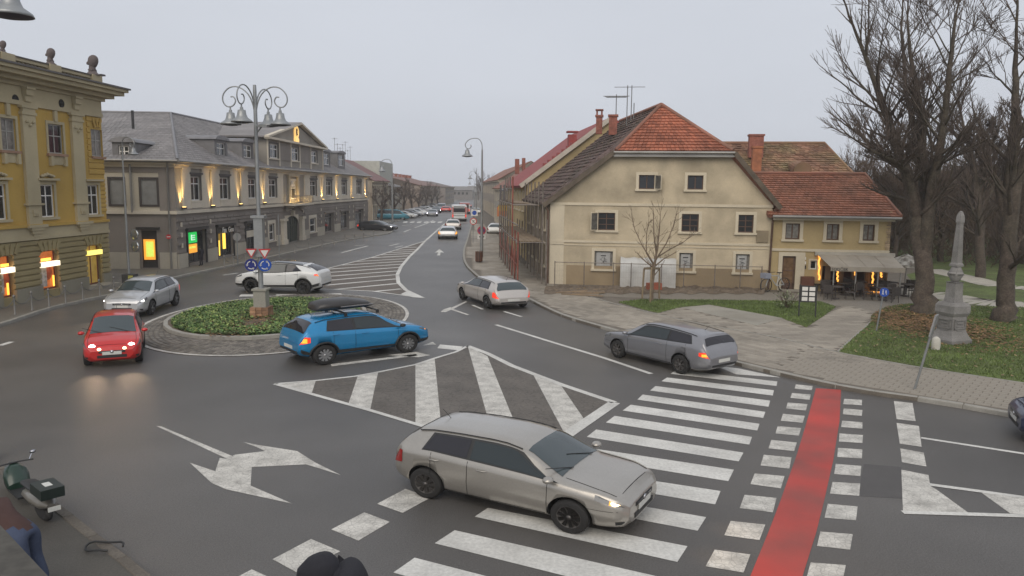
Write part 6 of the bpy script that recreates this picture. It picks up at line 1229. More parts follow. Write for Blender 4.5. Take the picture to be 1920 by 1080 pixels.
for pl in ([(-.35, -.12, .15), (-.35, -.12, zR-.5), (-.2, -.4, zR-.1)],): b = MB(); b.tube(pl, .06, 6); GR.put('downpipe', b, GUT, GS)
b = MB(); b.tube([(sm(244, 300)[0], -.12, zG), (sm(244, 300)[0], -.12, zR-.1)], .06, 6); GR.put('downpipe', b, GUT, GS)
# roofs
dR = 6.0; ap_ = gm(320, 213, dR); zRd = ap_[1]; xA = ap_[0]; o = .45
plane(GR, 'roof_slope', [(-o, -o, zR-.02), (gE+o, -o, zR-.02), (gE-4, dR, zRd), (xA, dR, zRd)], SLT, GF); tiled(GR, 'roof_slates', [(-o, -o, zR), (gE+o, -o, zR), (gE-4, dR, zRd+.02), (xA, dR, zRd+.02)], 26, .3, SLT, GF, jit=.004, th=.022)
gs_ = lambda x_, y_: GS.m(x_, y_, dR*1.0)
_P = GF.o+GF.t*xA+Vector((-GF.t.y, GF.t.x))*dR-GS.o; ax = (_P.dot(GS.t), 0); dS = _P.dot(Vector((-GS.t.y, GS.t.x)))
plane(GR, 'roof_slope', [(wl, -o, zR-.02), (o*.9, -o, zR-.02), (ax[0], dS, zRd), (wl, dS, zRd)], SLT, GS); tiled(GR, 'roof_slates', [(wl, -o, zR), (o*.9, -o, zR), (ax[0], dS, zRd+.02), (wl, dS, zRd+.02)], 26, .3, SLT, GS, jit=.004, th=.022)
b = MB(); b.tube([(-o, -o, zR+.06), (xA, dR, zRd+.06), (gE-4, dR, zRd+.06)], .09, 6); GR.put('ridge_capping', b, LEAD, GF); b = MB(); b.tube([(wl, dS, zRd+.06), (ax[0], dS, zRd+.06)], .09, 6); GR.put('ridge_capping', b, LEAD, GS)
b = MB(); b.tube([(-o-.1, -o-.1, zR-.04), (gE+o, -o-.1, zR-.04)], .09, 6); GR.put('gutter', b, GUT, GF); b = MB(); b.tube([(wl, -o-.1, zR-.04), (o, -o-.1, zR-.04)], .09, 6); GR.put('gutter', b, GUT, GS)
def dormer(fac, r, zb, yf=.6, wd=.35):
    s0, s1, z0, z1 = r; b = MB(); yb_ = yf+3.2; sl = (zRd-zR)/dR
    b.wall(R4(s0-wd, s1+wd, z0-.35, z1+.25), [R4(*r)], yf, .12); b.box(s0-wd, s0-wd+.04, yf+.01, yb_, z0-.35, z1+.25); b.box(s1+wd-.04, s1+wd, yf+.01, yb_, z0-.35, z1+.25)
    d_ = GR.put('dormer', b, mat('dormer_grey', (.15, .145, .145), .6, var=.12), fac)
    window(GR, fac, r, y=yf, vb=1, hb=(.6,), fw=.07); b = MB(); n = 8; w_ = (s1-s0)/2+wd+.15; c_ = (s0+s1)/2
    P = [(c_+w_*cos(t), z1+.2+.32*sin(t)) for t in np.linspace(pi, 0, n+1)]
    b.add([(p[0], yf-.15, p[1]) for p in P]+[(p[0], yb_, p[1]) for p in P], [(k, k+1, n+2+k, n+1+k) for k in range(n)], 0, True); b.add([(p[0], yf-.15, p[1]) for p in P], [tuple(range(n+1))[::-1]]); GR.put('dormer_roof', b, LEAD, fac, parent=d_)
for q in ((406.5, 268, 423, 293), (457, 272, 472.5, 296), (607.5, 288, 618, 309), (635, 291, 645.5, 311)): dormer(GF, GF.rect(*q, .6), 0)
dormer(GS, GS.rect(222, 273, 241.5, 300, .6), 0)
r0 = GF.rect(497, 264, 606, 309, -.05); pz0, pz1 = zR, gm(552, 268, -.05)[1]; P3 = [GF.rect(*q, -.05) for q in ((505.5, 273, 521.5, 298), (546, 277, 560, 301.5), (583, 281, 594.5, 305))]; pw0 = np.mean([q[2] for q in P3]); pw1 = np.mean([q[3] for q in P3]); P3 = [(q[0], q[1], pw0, pw1) for q in P3]; ps0, ps1 = gm(499, 290)[0], gm(604, 290)[0]
b = MB(); b.wall(R4(ps0, ps1, pz0, pz1), [R4(*q) for q in P3], -.05, .15); b.box(ps0, ps0+.03, -.04, 5, pz0, pz1); b.box(ps1-.03, ps1, -.04, 5, pz0, pz1); GR.put('attic_wall', b, GU, GF)
for q in P3: window(GR, GF, q, y=-.05, vb=1, hb=(.65,), fw=.09, sur=.14, surm=mat('dark_grey_surround', (.10, .09, .085), .7), sill=GT)
for a_, c_ in (((P3[0][1]+.35), (P3[1][0]-.35)), ((P3[1][1]+.35), (P3[2][0]-.35))): b = MB(); b.box(a_, c_, -.10, -.05, pw0-.1, pw1+.1); GR.put('blind_panel', b, GG, GF)
for x_ in (ps0+.15, P3[0][1]+.22, P3[1][0]-.22, P3[1][1]+.22, P3[2][0]-.22, ps1-.15): b = MB(); b.box(x_-.12, x_+.12, -.13, -.05, pz0, pz1-.05); GR.put('attic_pilaster', b, GT, GF)
pa = gm(562, 231, -.4); pc = (ps0+ps1)/2; zt3 = pa[1]; b = MB(); b.add([(ps0-.1, -.12, pz1), (ps1+.1, -.12, pz1), (pc, -.12, zt3-.25)], [(0, 1, 2)]); GR.put('pediment', b, GU, GF)
b = MB(); b.box(ps0-.5, ps1+.5, -.5, -.05, pz1-.12, pz1+.06); GR.put('pediment_cornice', b, GT, GF)
for sg, x_ in ((-1, ps0-.6), (1, ps1+.6)): b = MB(); b.bar((x_, -.3, pz1+.05), (pc, -.3, zt3), .4, .16, up=(0, 0, 1)); GR.put('raking_cornice', b, GT, GF)
plane(GR, 'pediment_roof', [(ps0-.6, -.45, pz1+.1), (pc, -.45, zt3+.12), (pc, 6.5, zt3+.12), (ps0-.6, 6.5, pz1+.1)], SLT, GF); plane(GR, 'pediment_roof', [(ps1+.6, -.45, pz1+.1), (pc, -.45, zt3+.12), (pc, 6.5, zt3+.12), (ps1+.6, 6.5, pz1+.1)], SLT, GF)
em = gm(555.5, 252, -.2); LITE = mat('lit_emblem', (1, .7, .25), .5, var=0, emit=(1, .62, .2), es=.8); b = MB(); b.tube([(em[0]+.5*cos(t), -.22, em[1]+.2+.5*sin(t)) for t in np.linspace(0, 2*pi, 18)], .1, 6); b.box(em[0]-.55, em[0]+.55, -.3, -.12, em[1]-.75, em[1]-.35); b.box(em[0]-.5, em[0]-.3, -.25, -.12, em[1]-.4, em[1]+.1); b.box(em[0]+.3, em[0]+.5, -.25, -.12, em[1]-.4, em[1]+.1); GR.put('emblem_frame', b, LITE, GF); b = MB(); b.lathe([(0, -.24), (.25, -.24), (.42, -.2)], (em[0], 0, em[1]+.2), 14, 0, True, 'y'); b.tube([(em[0]+.15*sin(t*3), -.27, em[1]+.2+.25*cos(t)) for t in np.linspace(0, pi, 8)], .05, 5); GR.put('emblem', b, mat('bronze', (.16, .12, .08), .5, .5), GF)
q = GS.m(248, 207, 5.5); b = MB(); b.tube([(q[0], 5.5, q[1]-1.2), (q[0], 5.5, q[1])], .09, 6); GR.put('vent_pipe', b, BLK, GS)
q = gm(526, 226, 4); b = MB(); b.tube([(q[0], 4, zRd-1), (q[0], 4, q[1])], .1, 6); b.box(q[0]-.25, q[0]+.25, 3.8, 4.2, q[1], q[1]+.12); GR.put('vent_pipe', b, BLK, GF)
# ---------------------------------------------------------------- further houses of the left row
FF = Fac(G(690, 416, .1), -0.6); fm_ = FF.m; e1_ = fm_(736, 345)[1]
PINK = mat('dull_pink_roof', (0.20, 0.105, 0.10), .8, var=.15, vs=.3, stain=(.14, .09, .08), stains=.5)
sA, sB, sC, sD = 4, fm_(728, 380)[0], fm_(752, 380)[0], fm_(778, 380)[0]
zr1 = FF.m(700, 303, 6)[1]
F1 = simple_house('pink_roofed_house', 'long two-storey house with dull pink roof next beyond the side street', sA, sB, 0, 12, fm_(725, 340)[1], FF.m(720, 312, 6)[1], wallmat('tan_render', (.30, .25, .19)), PINK, 2, 9, FF)
for i in range(7): x_ = sA+2+i*(sB-sA-4)/6; q_ = .0; aerial(F1, FF, x_, 6, FF.m(720, 312, 6)[1]-.1, FF.m(720, 312, 6)[1]+rnd.uniform(1.5, 3.2), 2, .8)
F2 = simple_house('pale_shop_house', 'narrow pale house with white window row after the pink-roofed one', sB+.3, sC, -.2, 11, fm_(745, 350)[1], fm_(745, 350)[1]+1.6, wallmat('near_white_render', (.46, .43, .37)), GREYT, 3, 4, FF)
b = MB(); zt = FF.m(745, 310, 2)[1]; b.box(sB+.5, sC-.3, 1.5, 8, fm_(745, 350)[1], zt); F2.put('tall_rear_block', b, mat('pale_green_render', (.42, .43, .38), .8, var=.1), FF)
F3 = simple_house('brown_roofed_block', 'large three-storey block with brown roof and row of chimneys far along the left row', sC+25, sC+75, -1, 16, 5.6, 7.8, wallmat('brown_far_render', (.27, .22, .18)), mat('far_brown_roof', (.20, .12, .10), .8, var=.15), 3, 10, FF)
for i in range(7): chimney(F3, FF, sC+29+i*7, 7, 7.4, 8.5, .8, .8, BRICK)
F4 = simple_house('distant_house', 'hip-roofed grey-brown house closing the left row', sC+85, sC+125, -2, 15, 5.4, 7.2, wallmat('grey_far_render', (.24, .21, .19)), mat('far_grey_roof', (.16, .13, .12), .8), 3, 8, FF, hip=True)
F5 = simple_house('set_back_house', 'grey house set back behind the street trees', sC+3, sC+22, 6, 12, 5.2, 7.0, wallmat('mid_render', (.28, .25, .22)), mat('far_grey_roof', (.16, .13, .12), .8), 2, 5, FF)
far = [((866, 366), 9, 4.2, .2), ((880, 364), 13, 3.2, .18), ((899, 363), 12, 4.6, .2)]
for i, (px_, w_, h_, c_) in enumerate(far):
    p = AT(px_[0], px_[1], 330+25*i); B = Bld('distant_house', ['faint house left of the vanishing point of the street', 'faint tall house closing the street in the haze', 'faint house right of the vanishing point of the street'][i], (p.x, p.y)); F_ = Fac((p.x-w_/2, p.y), 90)
    b = MB(); b.box(0, w_, 0, 10, 0, h_); B.put('wall', b, mat('far_wall_%d' % i, (c_, c_*.93, c_*.88), .9), F_); plane(B, 'roof_slope', [(-.4, -.4, h_), (w_+.4, -.4, h_), (w_, 5, h_+1.6), (0, 5, h_+1.6)], GREYT, F_); b = MB()
    for k in range(4): b.box(1+k*(w_-2)/4, 1.9+k*(w_-2)/4, -.05, .0, h_*.55, h_*.78)
    B.put('windows', b, PANE, F_, kind='stuff')
# ================================================================ trees
ORD = ['first', 'second', 'third', 'fourth', 'fifth', 'sixth', 'seventh', 'eighth', 'ninth', 'tenth', 'eleventh', 'twelfth', 'thirteenth', 'fourteenth', 'fifteenth', 'sixteenth']
BARK = mat('dark_bark', (0.085, 0.066, 0.052), .95, var=.3, vs=3, fine=.3, fs=15, bump=.8, bs=25, stain=(.05, .055, .03), stains=.4); TWIG = mat('twig_bark', (0.11, 0.085, 0.07), .9, var=.25, vs=2); BARK2 = mat('young_bark', (0.17, 0.125, 0.085), .8, var=.2, vs=4); TWIGB = mat('brown_twig_bark', (0.12, 0.085, 0.06), .9, var=.3, vs=.8)
def seg_mesh(name, segs, m, sides=4):
    A = np.array([[*s[0], *s[1], s[2], s[3]] for s in segs]); p, q, r0, r1 = A[:, :3], A[:, 3:6], A[:, 6], A[:, 7]
    d = q-p; d /= np.linalg.norm(d, axis=1)[:, None]+1e-9; u = np.where(np.abs(d[:, 2:3]) < .9, [[0, 0, 1.]], [[1., 0, 0]]); a = np.cross(d, u); a /= np.linalg.norm(a, axis=1)[:, None]; b_ = np.cross(d, a); n = len(A); V = np.zeros((n, 2*sides, 3))
    for j in range(sides):
        t = 2*pi*j/sides; w = a*cos(t)+b_*sin(t); V[:, j] = p+w*r0[:, None]; V[:, sides+j] = q+w*r1[:, None]
    F = np.array([(j, (j+1) % sides, sides+(j+1) % sides, sides+j) for j in range(sides)])
    return np_mesh(name, V.reshape(-1, 3), (F[None]+np.arange(n)[:, None, None]*2*sides).reshape(-1, 4), m, True)
def grow(R, p, d, L, r, lev, out, up=.25, spread=.6, nb=(3, 5), wob=.12, minr=.011, shrink=.62):
    k = max(2, int(4 if lev > 2 else 3)); seg = L/k; q = Vector(p); d = Vector(d).normalized(); pts = [q.copy()]; rr = r
    for i in range(k):
        d = (d+Vector((R.uniform(-1, 1), R.uniform(-1, 1), R.uniform(-1, 1)))*wob+Vector((0, 0, up*.15))).normalized(); n = q+d*seg; r2 = max(minr, rr*(.86 if lev > 0 else .6)); out.append((tuple(q), tuple(n), rr, r2, lev)); q = n; rr = r2; pts.append((q.copy(), d.copy(), rr))
    if lev == 0: return
    for i in range(R.randint(*nb)):
        j = R.randint(1 if lev < 3 else 2, k); b0, bd, br = pts[j]; ax = Vector((R.uniform(-1, 1), R.uniform(-1, 1), R.uniform(-.4, .4))); ax -= bd*ax.dot(bd)
        if ax.length < .1: continue
        nd = (bd+ax.normalized()*spread*R.uniform(.6, 1.3)+Vector((0, 0, up))).normalized(); grow(R, b0, nd, L*shrink*R.uniform(.75, 1.2), max(minr, br*.6), lev-1, out, up, spread, nb, wob, minr, shrink)
    b0, bd, br = pts[-1]; grow(R, b0, bd, L*shrink*1.1, br, lev-1, out, up, spread, nb, wob, minr, shrink)
def make_tree(name, label, base, stems, seed, levels=4, group=None, minr=.011, thick=.03, m1=None, m2=None, dens=1.0, nb=(3, 5), Lf=.36, cat='tree', sides=3):
    """stems: polylines of (point, radius) in world space; branches grow from their upper parts"""
    R = random.Random(seed); t = thing(name, label, cat, base, 0, group); B0 = Vector(base); mb = MB(); out = []
    for st in stems:
        pts = [Vector(p)-B0 for p, r in st]; rs = [r for p, r in st]; P = []; RR = []
        for i in range(len(pts)-1):
            for k in range(4):
                f = k/4; w = Vector((R.uniform(-1, 1), R.uniform(-1, 1), 0))*rs[i]*.18; P.append(pts[i].lerp(pts[i+1], f)+(w if (i or k) else w*0)); RR.append(rs[i]+(rs[i+1]-rs[i])*f)
        P.append(pts[-1]); RR.append(rs[-1]); mb.tube(P, RR, 8)
        total = sum((a-b_).length for a, b_ in zip(P, P[1:]))
        for i in range(max(3, int(len(P)*.3)), len(P)):
            for _ in range(int(dens*2+.5)):
                if RR[i] > .32: continue
                d = (P[i]-P[i-1]).normalized(); ax = Vector((R.uniform(-1, 1), R.uniform(-1, 1), R.uniform(-.2, .5))); nd = (d*.6+ax.normalized()*.75).normalized(); grow(R, P[i], nd, total*Lf*R.uniform(.5, 1)*.55, max(minr, RR[i]*.4), levels-1, out, nb=nb, minr=minr)
        grow(R, P[-1], (P[-1]-P[-2]).normalized(), total*Lf*.6, RR[-1]*.9, levels-1, out, nb=nb, minr=minr)
    big = [s for s in out if s[2] > thick]; small = [s for s in out if s[2] <= thick]
    part('trunk', mb, m1 or BARK, t)
    if big: link('limbs', seg_mesh('limbs', [s[:4] for s in big], m1 or BARK, 5), t, kind='stuff')
    link('crown', seg_mesh('crown', [s[:4] for s in small], m2 or TWIG, sides), t, kind='stuff'); return t
def stem(px, dist0, radii, dd=None): return [(AT(x, y, dist0+(dd[i] if dd else 0)), r) for i, ((x, y), r) in enumerate(zip(px, radii))]
b0 = G(1735, 588, .1); D0 = hypot(b0.x, b0.y)
T1 = make_tree('plane_tree', 'huge bare multi-stemmed tree standing in fallen leaves beside the cafe', b0, [
    [(b0, .62)]+stem([(1733, 545), (1728, 470), (1706, 345), (1678, 265), (1648, 175)], D0, (.40, .36, .28, .2, .15)),
    stem([(1731, 470), (1735, 350), (1728, 230), (1708, 110)], D0, (.28, .22, .15, .09), (0, .5, 1, 1.4)),
    stem([(1733, 470), (1748, 350), (1768, 240), (1780, 130), (1792, 30)], D0, (.28, .22, .15, .1, .05), (0, -.5, -.8, -1, -1)),
    stem([(1722, 420), (1700, 320), (1670, 300), (1630, 280)], D0, (.2, .13, .09, .06), (0, -1, -2, -2.5)),
    stem([(1735, 400), (1722, 280), (1700, 180), (1690, 60)], D0, (.2, .15, .1, .06), (0, 1.5, 2.5, 3))], 3, 4, dens=.8, nb=(2, 4), minr=.0085, thick=.028)
b1 = G(1884, 603, .1); D1 = hypot(b1.x, b1.y)
T2 = make_tree('plane_tree', 'bare tree with forked trunk on the lawn at the right edge', b1, [
    [(b1, .5)]+stem([(1884, 570), (1893, 480), (1896, 340), (1903, 210), (1905, 100)], D1, (.34, .3, .24, .15, .08)),
    stem([(1892, 470), (1905, 350), (1935, 240), (1950, 100)], D1, (.24, .2, .14, .07)), stem([(1893, 440), (1870, 340), (1845, 300), (1820, 270)], D1, (.16, .12, .08, .05))], 8, 4, dens=.7, nb=(2, 4), minr=.0085)
b2 = G(1838, 520, .1); D2 = hypot(b2.x, b2.y)
T3 = make_tree('broad_tree', 'spreading bare tree with dense twigs behind the obelisk', b2, [[(b2, .3)]+stem([(1838, 420), (1830, 330), (1815, 270)], D2, (.25, .2, .13)), stem([(1834, 360), (1850, 300), (1868, 250)], D2, (.18, .13, .08)), stem([(1836, 400), (1870, 340), (1900, 290)], D2, (.15, .11, .07))], 12, 4, dens=1.5, nb=(3, 4), minr=.012, Lf=.42)
# trees of the park behind
protos = []
for k in range(3):
    R = random.Random(50+k); t = [[(Vector((0, 0, 0)), .28), (Vector((.1, 0, 2.5)), .22), (Vector((R.uniform(-.4, .4), 0, 5)), .15), (Vector((R.uniform(-.8, .8), 0, 8)), .07)], [(Vector((.05, 0, 3)), .14), (Vector((R.uniform(.8, 1.4), .3, 5.5)), .09), (Vector((R.uniform(1.5, 2), .5, 8)), .05)], [(Vector((.05, 0, 3.4)), .12), (Vector((R.uniform(-1.4, -.8), .3, 5.5)), .08), (Vector((R.uniform(-2, -1.5), -.5, 7.6)), .05)]]
    protos.append((k, t))
spots = [(1560, 470, 295), (1578, 478, 250), (1596, 470, 268), (1614, 480, 232), (1634, 476, 255), (1655, 470, 238), (1676, 480, 262), (1697, 474, 250), (1765, 470, 240), (1788, 480, 262), (1806, 472, 235), (1858, 474, 250), (1876, 480, 268), (1915, 474, 240), (1945, 480, 235), (1975, 472, 255)]
placed = []
names_ = ['slender bare park tree behind the cafe roof', 'bare park tree rising between cafe roof and big tree', 'bare park tree behind the obelisk', 'bare park tree at the far right of the wood']
tp = []
for k, t in protos: tp.append(make_tree('park_tree', names_[0], (0, 0, 0), t, 70+k, 4, 'bare trees of the park behind', minr=.014, thick=.035, m2=TWIGB, dens=1.0, nb=(2, 4), Lf=.5))
for i, (px, pyb, pyt) in enumerate(spots):
    dist = rnd.uniform(58, 80); p = AT(px, pyb, dist); p.z = .1; hgt = HT(p, px, pyt); src = tp[i % 3]; sc_ = hgt/14.0; lb = names_[0 if px < 1600 else 1 if px < 1710 else 2 if px < 1860 else 3]+', '+ORD[i]+' from the left'
    if i < 3: o = src; o.location = p; o.rotation_euler = (0, 0, rnd.uniform(0, 6)); o.scale = (sc_*1.2, sc_*1.2, sc_); o['label'] = lb
    else: dup(src, p, rnd.uniform(0, 6), lb, (sc_*1.2, sc_*1.2, sc_))
q = G(1350, 300+200, .1)
for i, (px, pyt, dist) in enumerate([(1350, 247, 75), (1470, 268, 78), (1380, 251, 80)]):
    p = AT(px, 500, dist); p.z = .1; h_ = HT(p, px, pyt); dup(tp[i], p, i, ['twiggy treetop showing just above the mottled roof left of its chimney', 'small treetop above the mottled roof, right of the chimney', 'twiggy treetop above the mottled roof beside the chimney'][i], (h_/17*1.5, h_/17*1.5, h_/17))
# thicket: undergrowth that closes the view under the trees
n = 20000; ang = nr.uniform(0, 1, n); 
pxs = nr.uniform(1600, 2300, n); dst = nr.uniform(62, 100, n); segs = []
for i in range(n):
    d = ray(pxs[i], 400); k = dst[i]/hypot(d.x, d.y); x, y = d.x*k, d.y*k; zt = 6.2 if pxs[i] > 1680 else 4.5; z = nr.uniform(0, 1)**1.0*zt; L_ = nr.uniform(.6, 1.8); a_ = nr.uniform(0, 2*pi); t_ = nr.uniform(.4, 1.2)
    segs.append(((x, y, z), (x+L_*cos(a_)*cos(t_), y+L_*sin(a_)*cos(t_), z+L_*sin(t_)), .03, .014))
link('undergrowth', seg_mesh('undergrowth', segs, mat('thicket_twigs', (0.12, 0.085, 0.058), .95, var=.45, vs=.12), 3), kind='stuff')
b = MB(); P = [AT(x, 400, 105) for x in (1560, 1700, 1850, 2050, 2400)]; b.add([(p.x, p.y, 0) for p in P]+[(p.x+rnd.uniform(-2, 2), p.y+5, z) for p, z in zip(P, (4, 7, 8, 8, 8))], [(i, i+1, 6+i, 5+i) for i in range(4)]); struct('wooded_slope', b, mat('far_wood', (0.09, 0.066, 0.046), .95, var=.5, vs=.15, fine=.4, fs=1.5))
# street trees of the left row
t = [[(Vector((0, 0, 0)), .16), (Vector((.05, 0, 1.6)), .13), (Vector((-.5, .1, 2.6)), .09), (Vector((-.9, .2, 3.6)), .05)], [(Vector((.05, 0, 1.6)), .12), (Vector((.5, .1, 2.6)), .08), (Vector((1.0, -.1, 3.6)), .05)], [(Vector((.05, 0, 1.7)), .11), (Vector((.1, .4, 2.9)), .07), (Vector((.1, .6, 4)), .04)]]
st0 = make_tree('street_tree', 'bare pollarded street tree in the row along the left kerb', (0, 0, 0), t, 33, 4, 'street trees along the left kerb', minr=.013, thick=.05, m1=BARK, m2=TWIG, dens=.5, nb=(2, 3), Lf=.5)
for i, (px, py, top) in enumerate([(715, 414, 340), (741, 409, 338), (757, 405, 345), (772, 401, 343), (786, 398, 345), (799, 394, 347), (810, 391, 349), (820, 387, 350), (830, 383, 351), (838, 380, 352), (846, 376, 353)]):
    p = G(px, py, .1); h_ = HT(p, px, top)/5.6; lb = ['bare street tree just behind the dark car and the blue van', 'bare street tree right behind the turquoise van'][i] if i < 2 else ['third', 'fourth', 'fifth', 'sixth', 'seventh', 'eighth', 'ninth', 'tenth', 'last'][i-2]+' bare street tree from the blue van along the left kerb'
    if i == 0: st0.location = p; st0.scale = (h_*1.2, h_*1.2, h_); st0['label'] = lb
    else: dup(st0, p, rnd.uniform(0, 6), lb, (h_*1.2, h_*1.2, h_))
for i, (px, py, top) in enumerate([(905, 384, 322), (897, 376, 335), (912, 388, 330)]): p = G(px, py, .1); h_ = HT(p, px, top)/5.6; dup(st0, p, i*2, ['bare tree behind the right-hand street lamp', 'thin bare tree at the far end of the right pavement', 'bare tree in front of the grey gabled building'][i], (h_*.8, h_*.8, h_))
# young staked tree before the house
b0 = G(1222, 563, .12); yd = hypot(b0.x, b0.y); yt = stem([(1223, 540), (1226, 500), (1232, 470), (1236, 435), (1238, 405)], yd, (.07, .065, .045, .03, .012)); B_ = [[(b0, .08)]+yt]
for pts in ([(1226, 495), (1205, 462), (1190, 430), (1186, 412)], [(1226, 497), (1212, 475), (1212, 440), (1216, 418)], [(1228, 490), (1250, 455), (1262, 425), (1268, 403)], [(1228, 485), (1255, 468), (1280, 455), (1298, 441)], [(1227, 503), (1210, 490), (1197, 477)], [(1227, 500), (1245, 485), (1262, 476)], [(1230, 470), (1226, 440), (1225, 398)]): B_.append(stem(pts, yd, (.04, .026, .018, .010)[:len(pts)], (0, rnd.uniform(-.3, .3), rnd.uniform(-.5, .5), rnd.uniform(-.6, .6))[:len(pts)]))
make_tree('young_tree', 'young bare tree held by three wooden stakes in front of the cream house', b0, B_, 21, 2, minr=.008, thick=.02, m1=BARK2, m2=BARK2, dens=.5, nb=(1, 2), Lf=.3)
ST = thing('tree_stakes', 'three wooden stakes with a square top frame round the young tree', 'tree stakes', b0); WOODP = mat('stake_wood', (.25, .19, .12), .85, var=.2, vs=3); tops = []
for px, py in ((1204, 561), (1219, 568), (1236, 560)):
    p = G(px, py, .1)-b0; z1 = HT(p+b0, px+3, 508); b = MB(); b.tube([(p.x, p.y, 0), (p.x*.9, p.y*.9, z1)], .045, 6); part('stake', b, WOODP, ST); tops.append((p.x*.9, p.y*.9, z1))
for i in range(3): b = MB(); b.bar(tops[i], tops[(i+1) % 3], .04, .1); part('rail', b, WOODP, ST)
# small shrub in the verge
p = G(1475, 578, .12); R = random.Random(4); out = []
for i in range(16): grow(R, (0, 0, 0), (R.uniform(-.8, .8), R.uniform(-.8, .8), 1), .5, .012, 1, out, nb=(2, 3), minr=.006)
sh = thing('shrub', 'small sparse shrub growing in the grass verge near the menu board', 'shrub', p); link('stems', seg_mesh('stems', [s[:4] for s in out], TWIGB, 3), sh, kind='stuff')
def sp():
    a = rnd.uniform(0, 6.28); r = rnd.random()*.6; return (r*cos(a), r*sin(a), rnd.uniform(.1, .7))
leaves('shrub_leaves', 260, sp, .09, leafmat('shrub_leaf', (.18, .2, .11), .4), (0, .1), .8, parent=sh)

# ================================================================ lamps
LG = mat('lamp_pole_grey', (.29, .30, .30), .45, .5, var=.12, vs=3); LBL = mat('lamp_bell', (.30, .31, .31), .4, .5, var=.1); DKB = mat('lamp_underside', (.05, .045, .06), .6)
def bell(root, loc, k=1.0):
    b = MB(); b.lathe([(.0, .52), (.05, .50), (.06, .42), (.13, .40), (.15, .26), (.19, .16), (.33, .06), (.36, .0), (.34, .0)], (0, 0, 0), 18, cap=False); b.v = [(x*k, y*k, z*k) for x, y, z in b.v]; s = part('lamp_shade', b, LBL, root, loc=loc); b = MB(); b.lathe([(.34*k, .005), (.2*k, -.03*k), (0, -.05*k)], n=16, cap=False); part('glass', b, DKB, s); return s
def scroll(P0, ang, R_, h_, k=1.0):
    """arm curling outwards and back in, in the upright plane at angle ang: returns points and where the bell hangs"""
    c, s = cos(ang), sin(ang); pts = []
    prof = [(0, -1.2), (.08, -.5), (.3, .0), (.7, .28), (1.1, .26), (1.38, .0), (1.42, -.3), (1.25, -.52), (1.0, -.5), (.86, -.3), (.95, -.12), (1.12, -.14)]
    return [Vector((P0.x+u*k*R_*c, P0.y+u*k*R_*s, P0.z+v*k*h_)) for u, v in prof], Vector((P0.x+1.1*k*R_*c, P0.y+1.1*k*R_*s, P0.z-.52*k*h_))
lb = G(491, 591, .16); zt = HT(lb, 494, 160); LMP = thing('roundabout_lamp', 'tall four-armed street lamp with bell shades in the middle of the roundabout', 'street lamp', lb)
b = MB(); b.lathe([(.12, .7), (.10, 1.0), (.085, 2.8), (.075, zt*.6), (.07, zt-.4), (.06, zt-.16)], n=12); part('pole', b, LG, LMP)
b = MB(); b.box(-.24, .24, -.24, .24, .35, 1.0); b.box(-.29, .29, -.29, .29, 1.0, 1.07); part('pedestal', b, wallmat('lamp_concrete', (.30, .29, .25)), LMP); b = MB()
for i in range(3):
    for j in range(3):
        for k in range(2): b.box(-.36+j*.24+.01, -.13+j*.24, -.36+k*.36+.01, -.01+k*.36, i*.12, i*.12+.11)
part('brick_base', b, mat('base_brick', (.3, .17, .10), .85, var=.2, vs=5, island=.3), LMP, kind='stuff')
z0, z1 = HT(lb, 490, 478), HT(lb, 490, 408); b = MB(); b.box(-.17, .17, -.15, .15, z0-.16, z1-.16); b.box(-.26, .26, -.2, .2, z1-.18, z1-.08); b.box(-.2, .2, -.17, .17, z0-.22, z0-.14); part('control_cabinet', b, LG, LMP)
b = MB(); za = zt*.78; b.tube([(0, 0, za), (.25, -.1, za+.25)], .03, 5); b.box(.1, .5, -.25, .05, za+.25, za+.3); part('loudspeaker_bracket', b, LG, LMP)
top = Vector((0, 0, zt-.5))
for a_, k in ((radians(180), 1.0), (radians(256), .95), (radians(76), .95), (radians(0), 1.0)):
    pts, hp = scroll(top, a_, .86, .9, k); b = MB(); cur = []
    for i in range(len(pts)-1):
        for t in (0, .33, .66):
            p_, q_, r_, s_ = pts[max(i-1, 0)], pts[i], pts[i+1], pts[min(i+2, len(pts)-1)]; cur.append(0.5*((2*q_)+(r_-p_)*t+(2*p_-5*q_+4*r_-s_)*t*t+(3*q_-p_-3*r_+s_)*t**3))
    b.tube(cur, .026, 6); b.tube([hp, hp-Vector((0, 0, .25))], .03, 5); part('arm', b, LG, LMP); bell(LMP, tuple(hp-Vector((0, 0, .68))), 1.1)
RED_ = mat('sign_red', (.5, .03, .03), .45, var=.05); WH_ = mat('sign_white_face', (.68, .66, .62), .5, var=.05); BL_ = mat('sign_blue', (.015, .07, .36), .4, var=.05); DB_ = mat('sign_dark_blue', (.012, .02, .16), .4, var=.05); BKS = mat('sign_back', (.3, .3, .3), .5, .3)
def sign_frame(px, py, root): return None
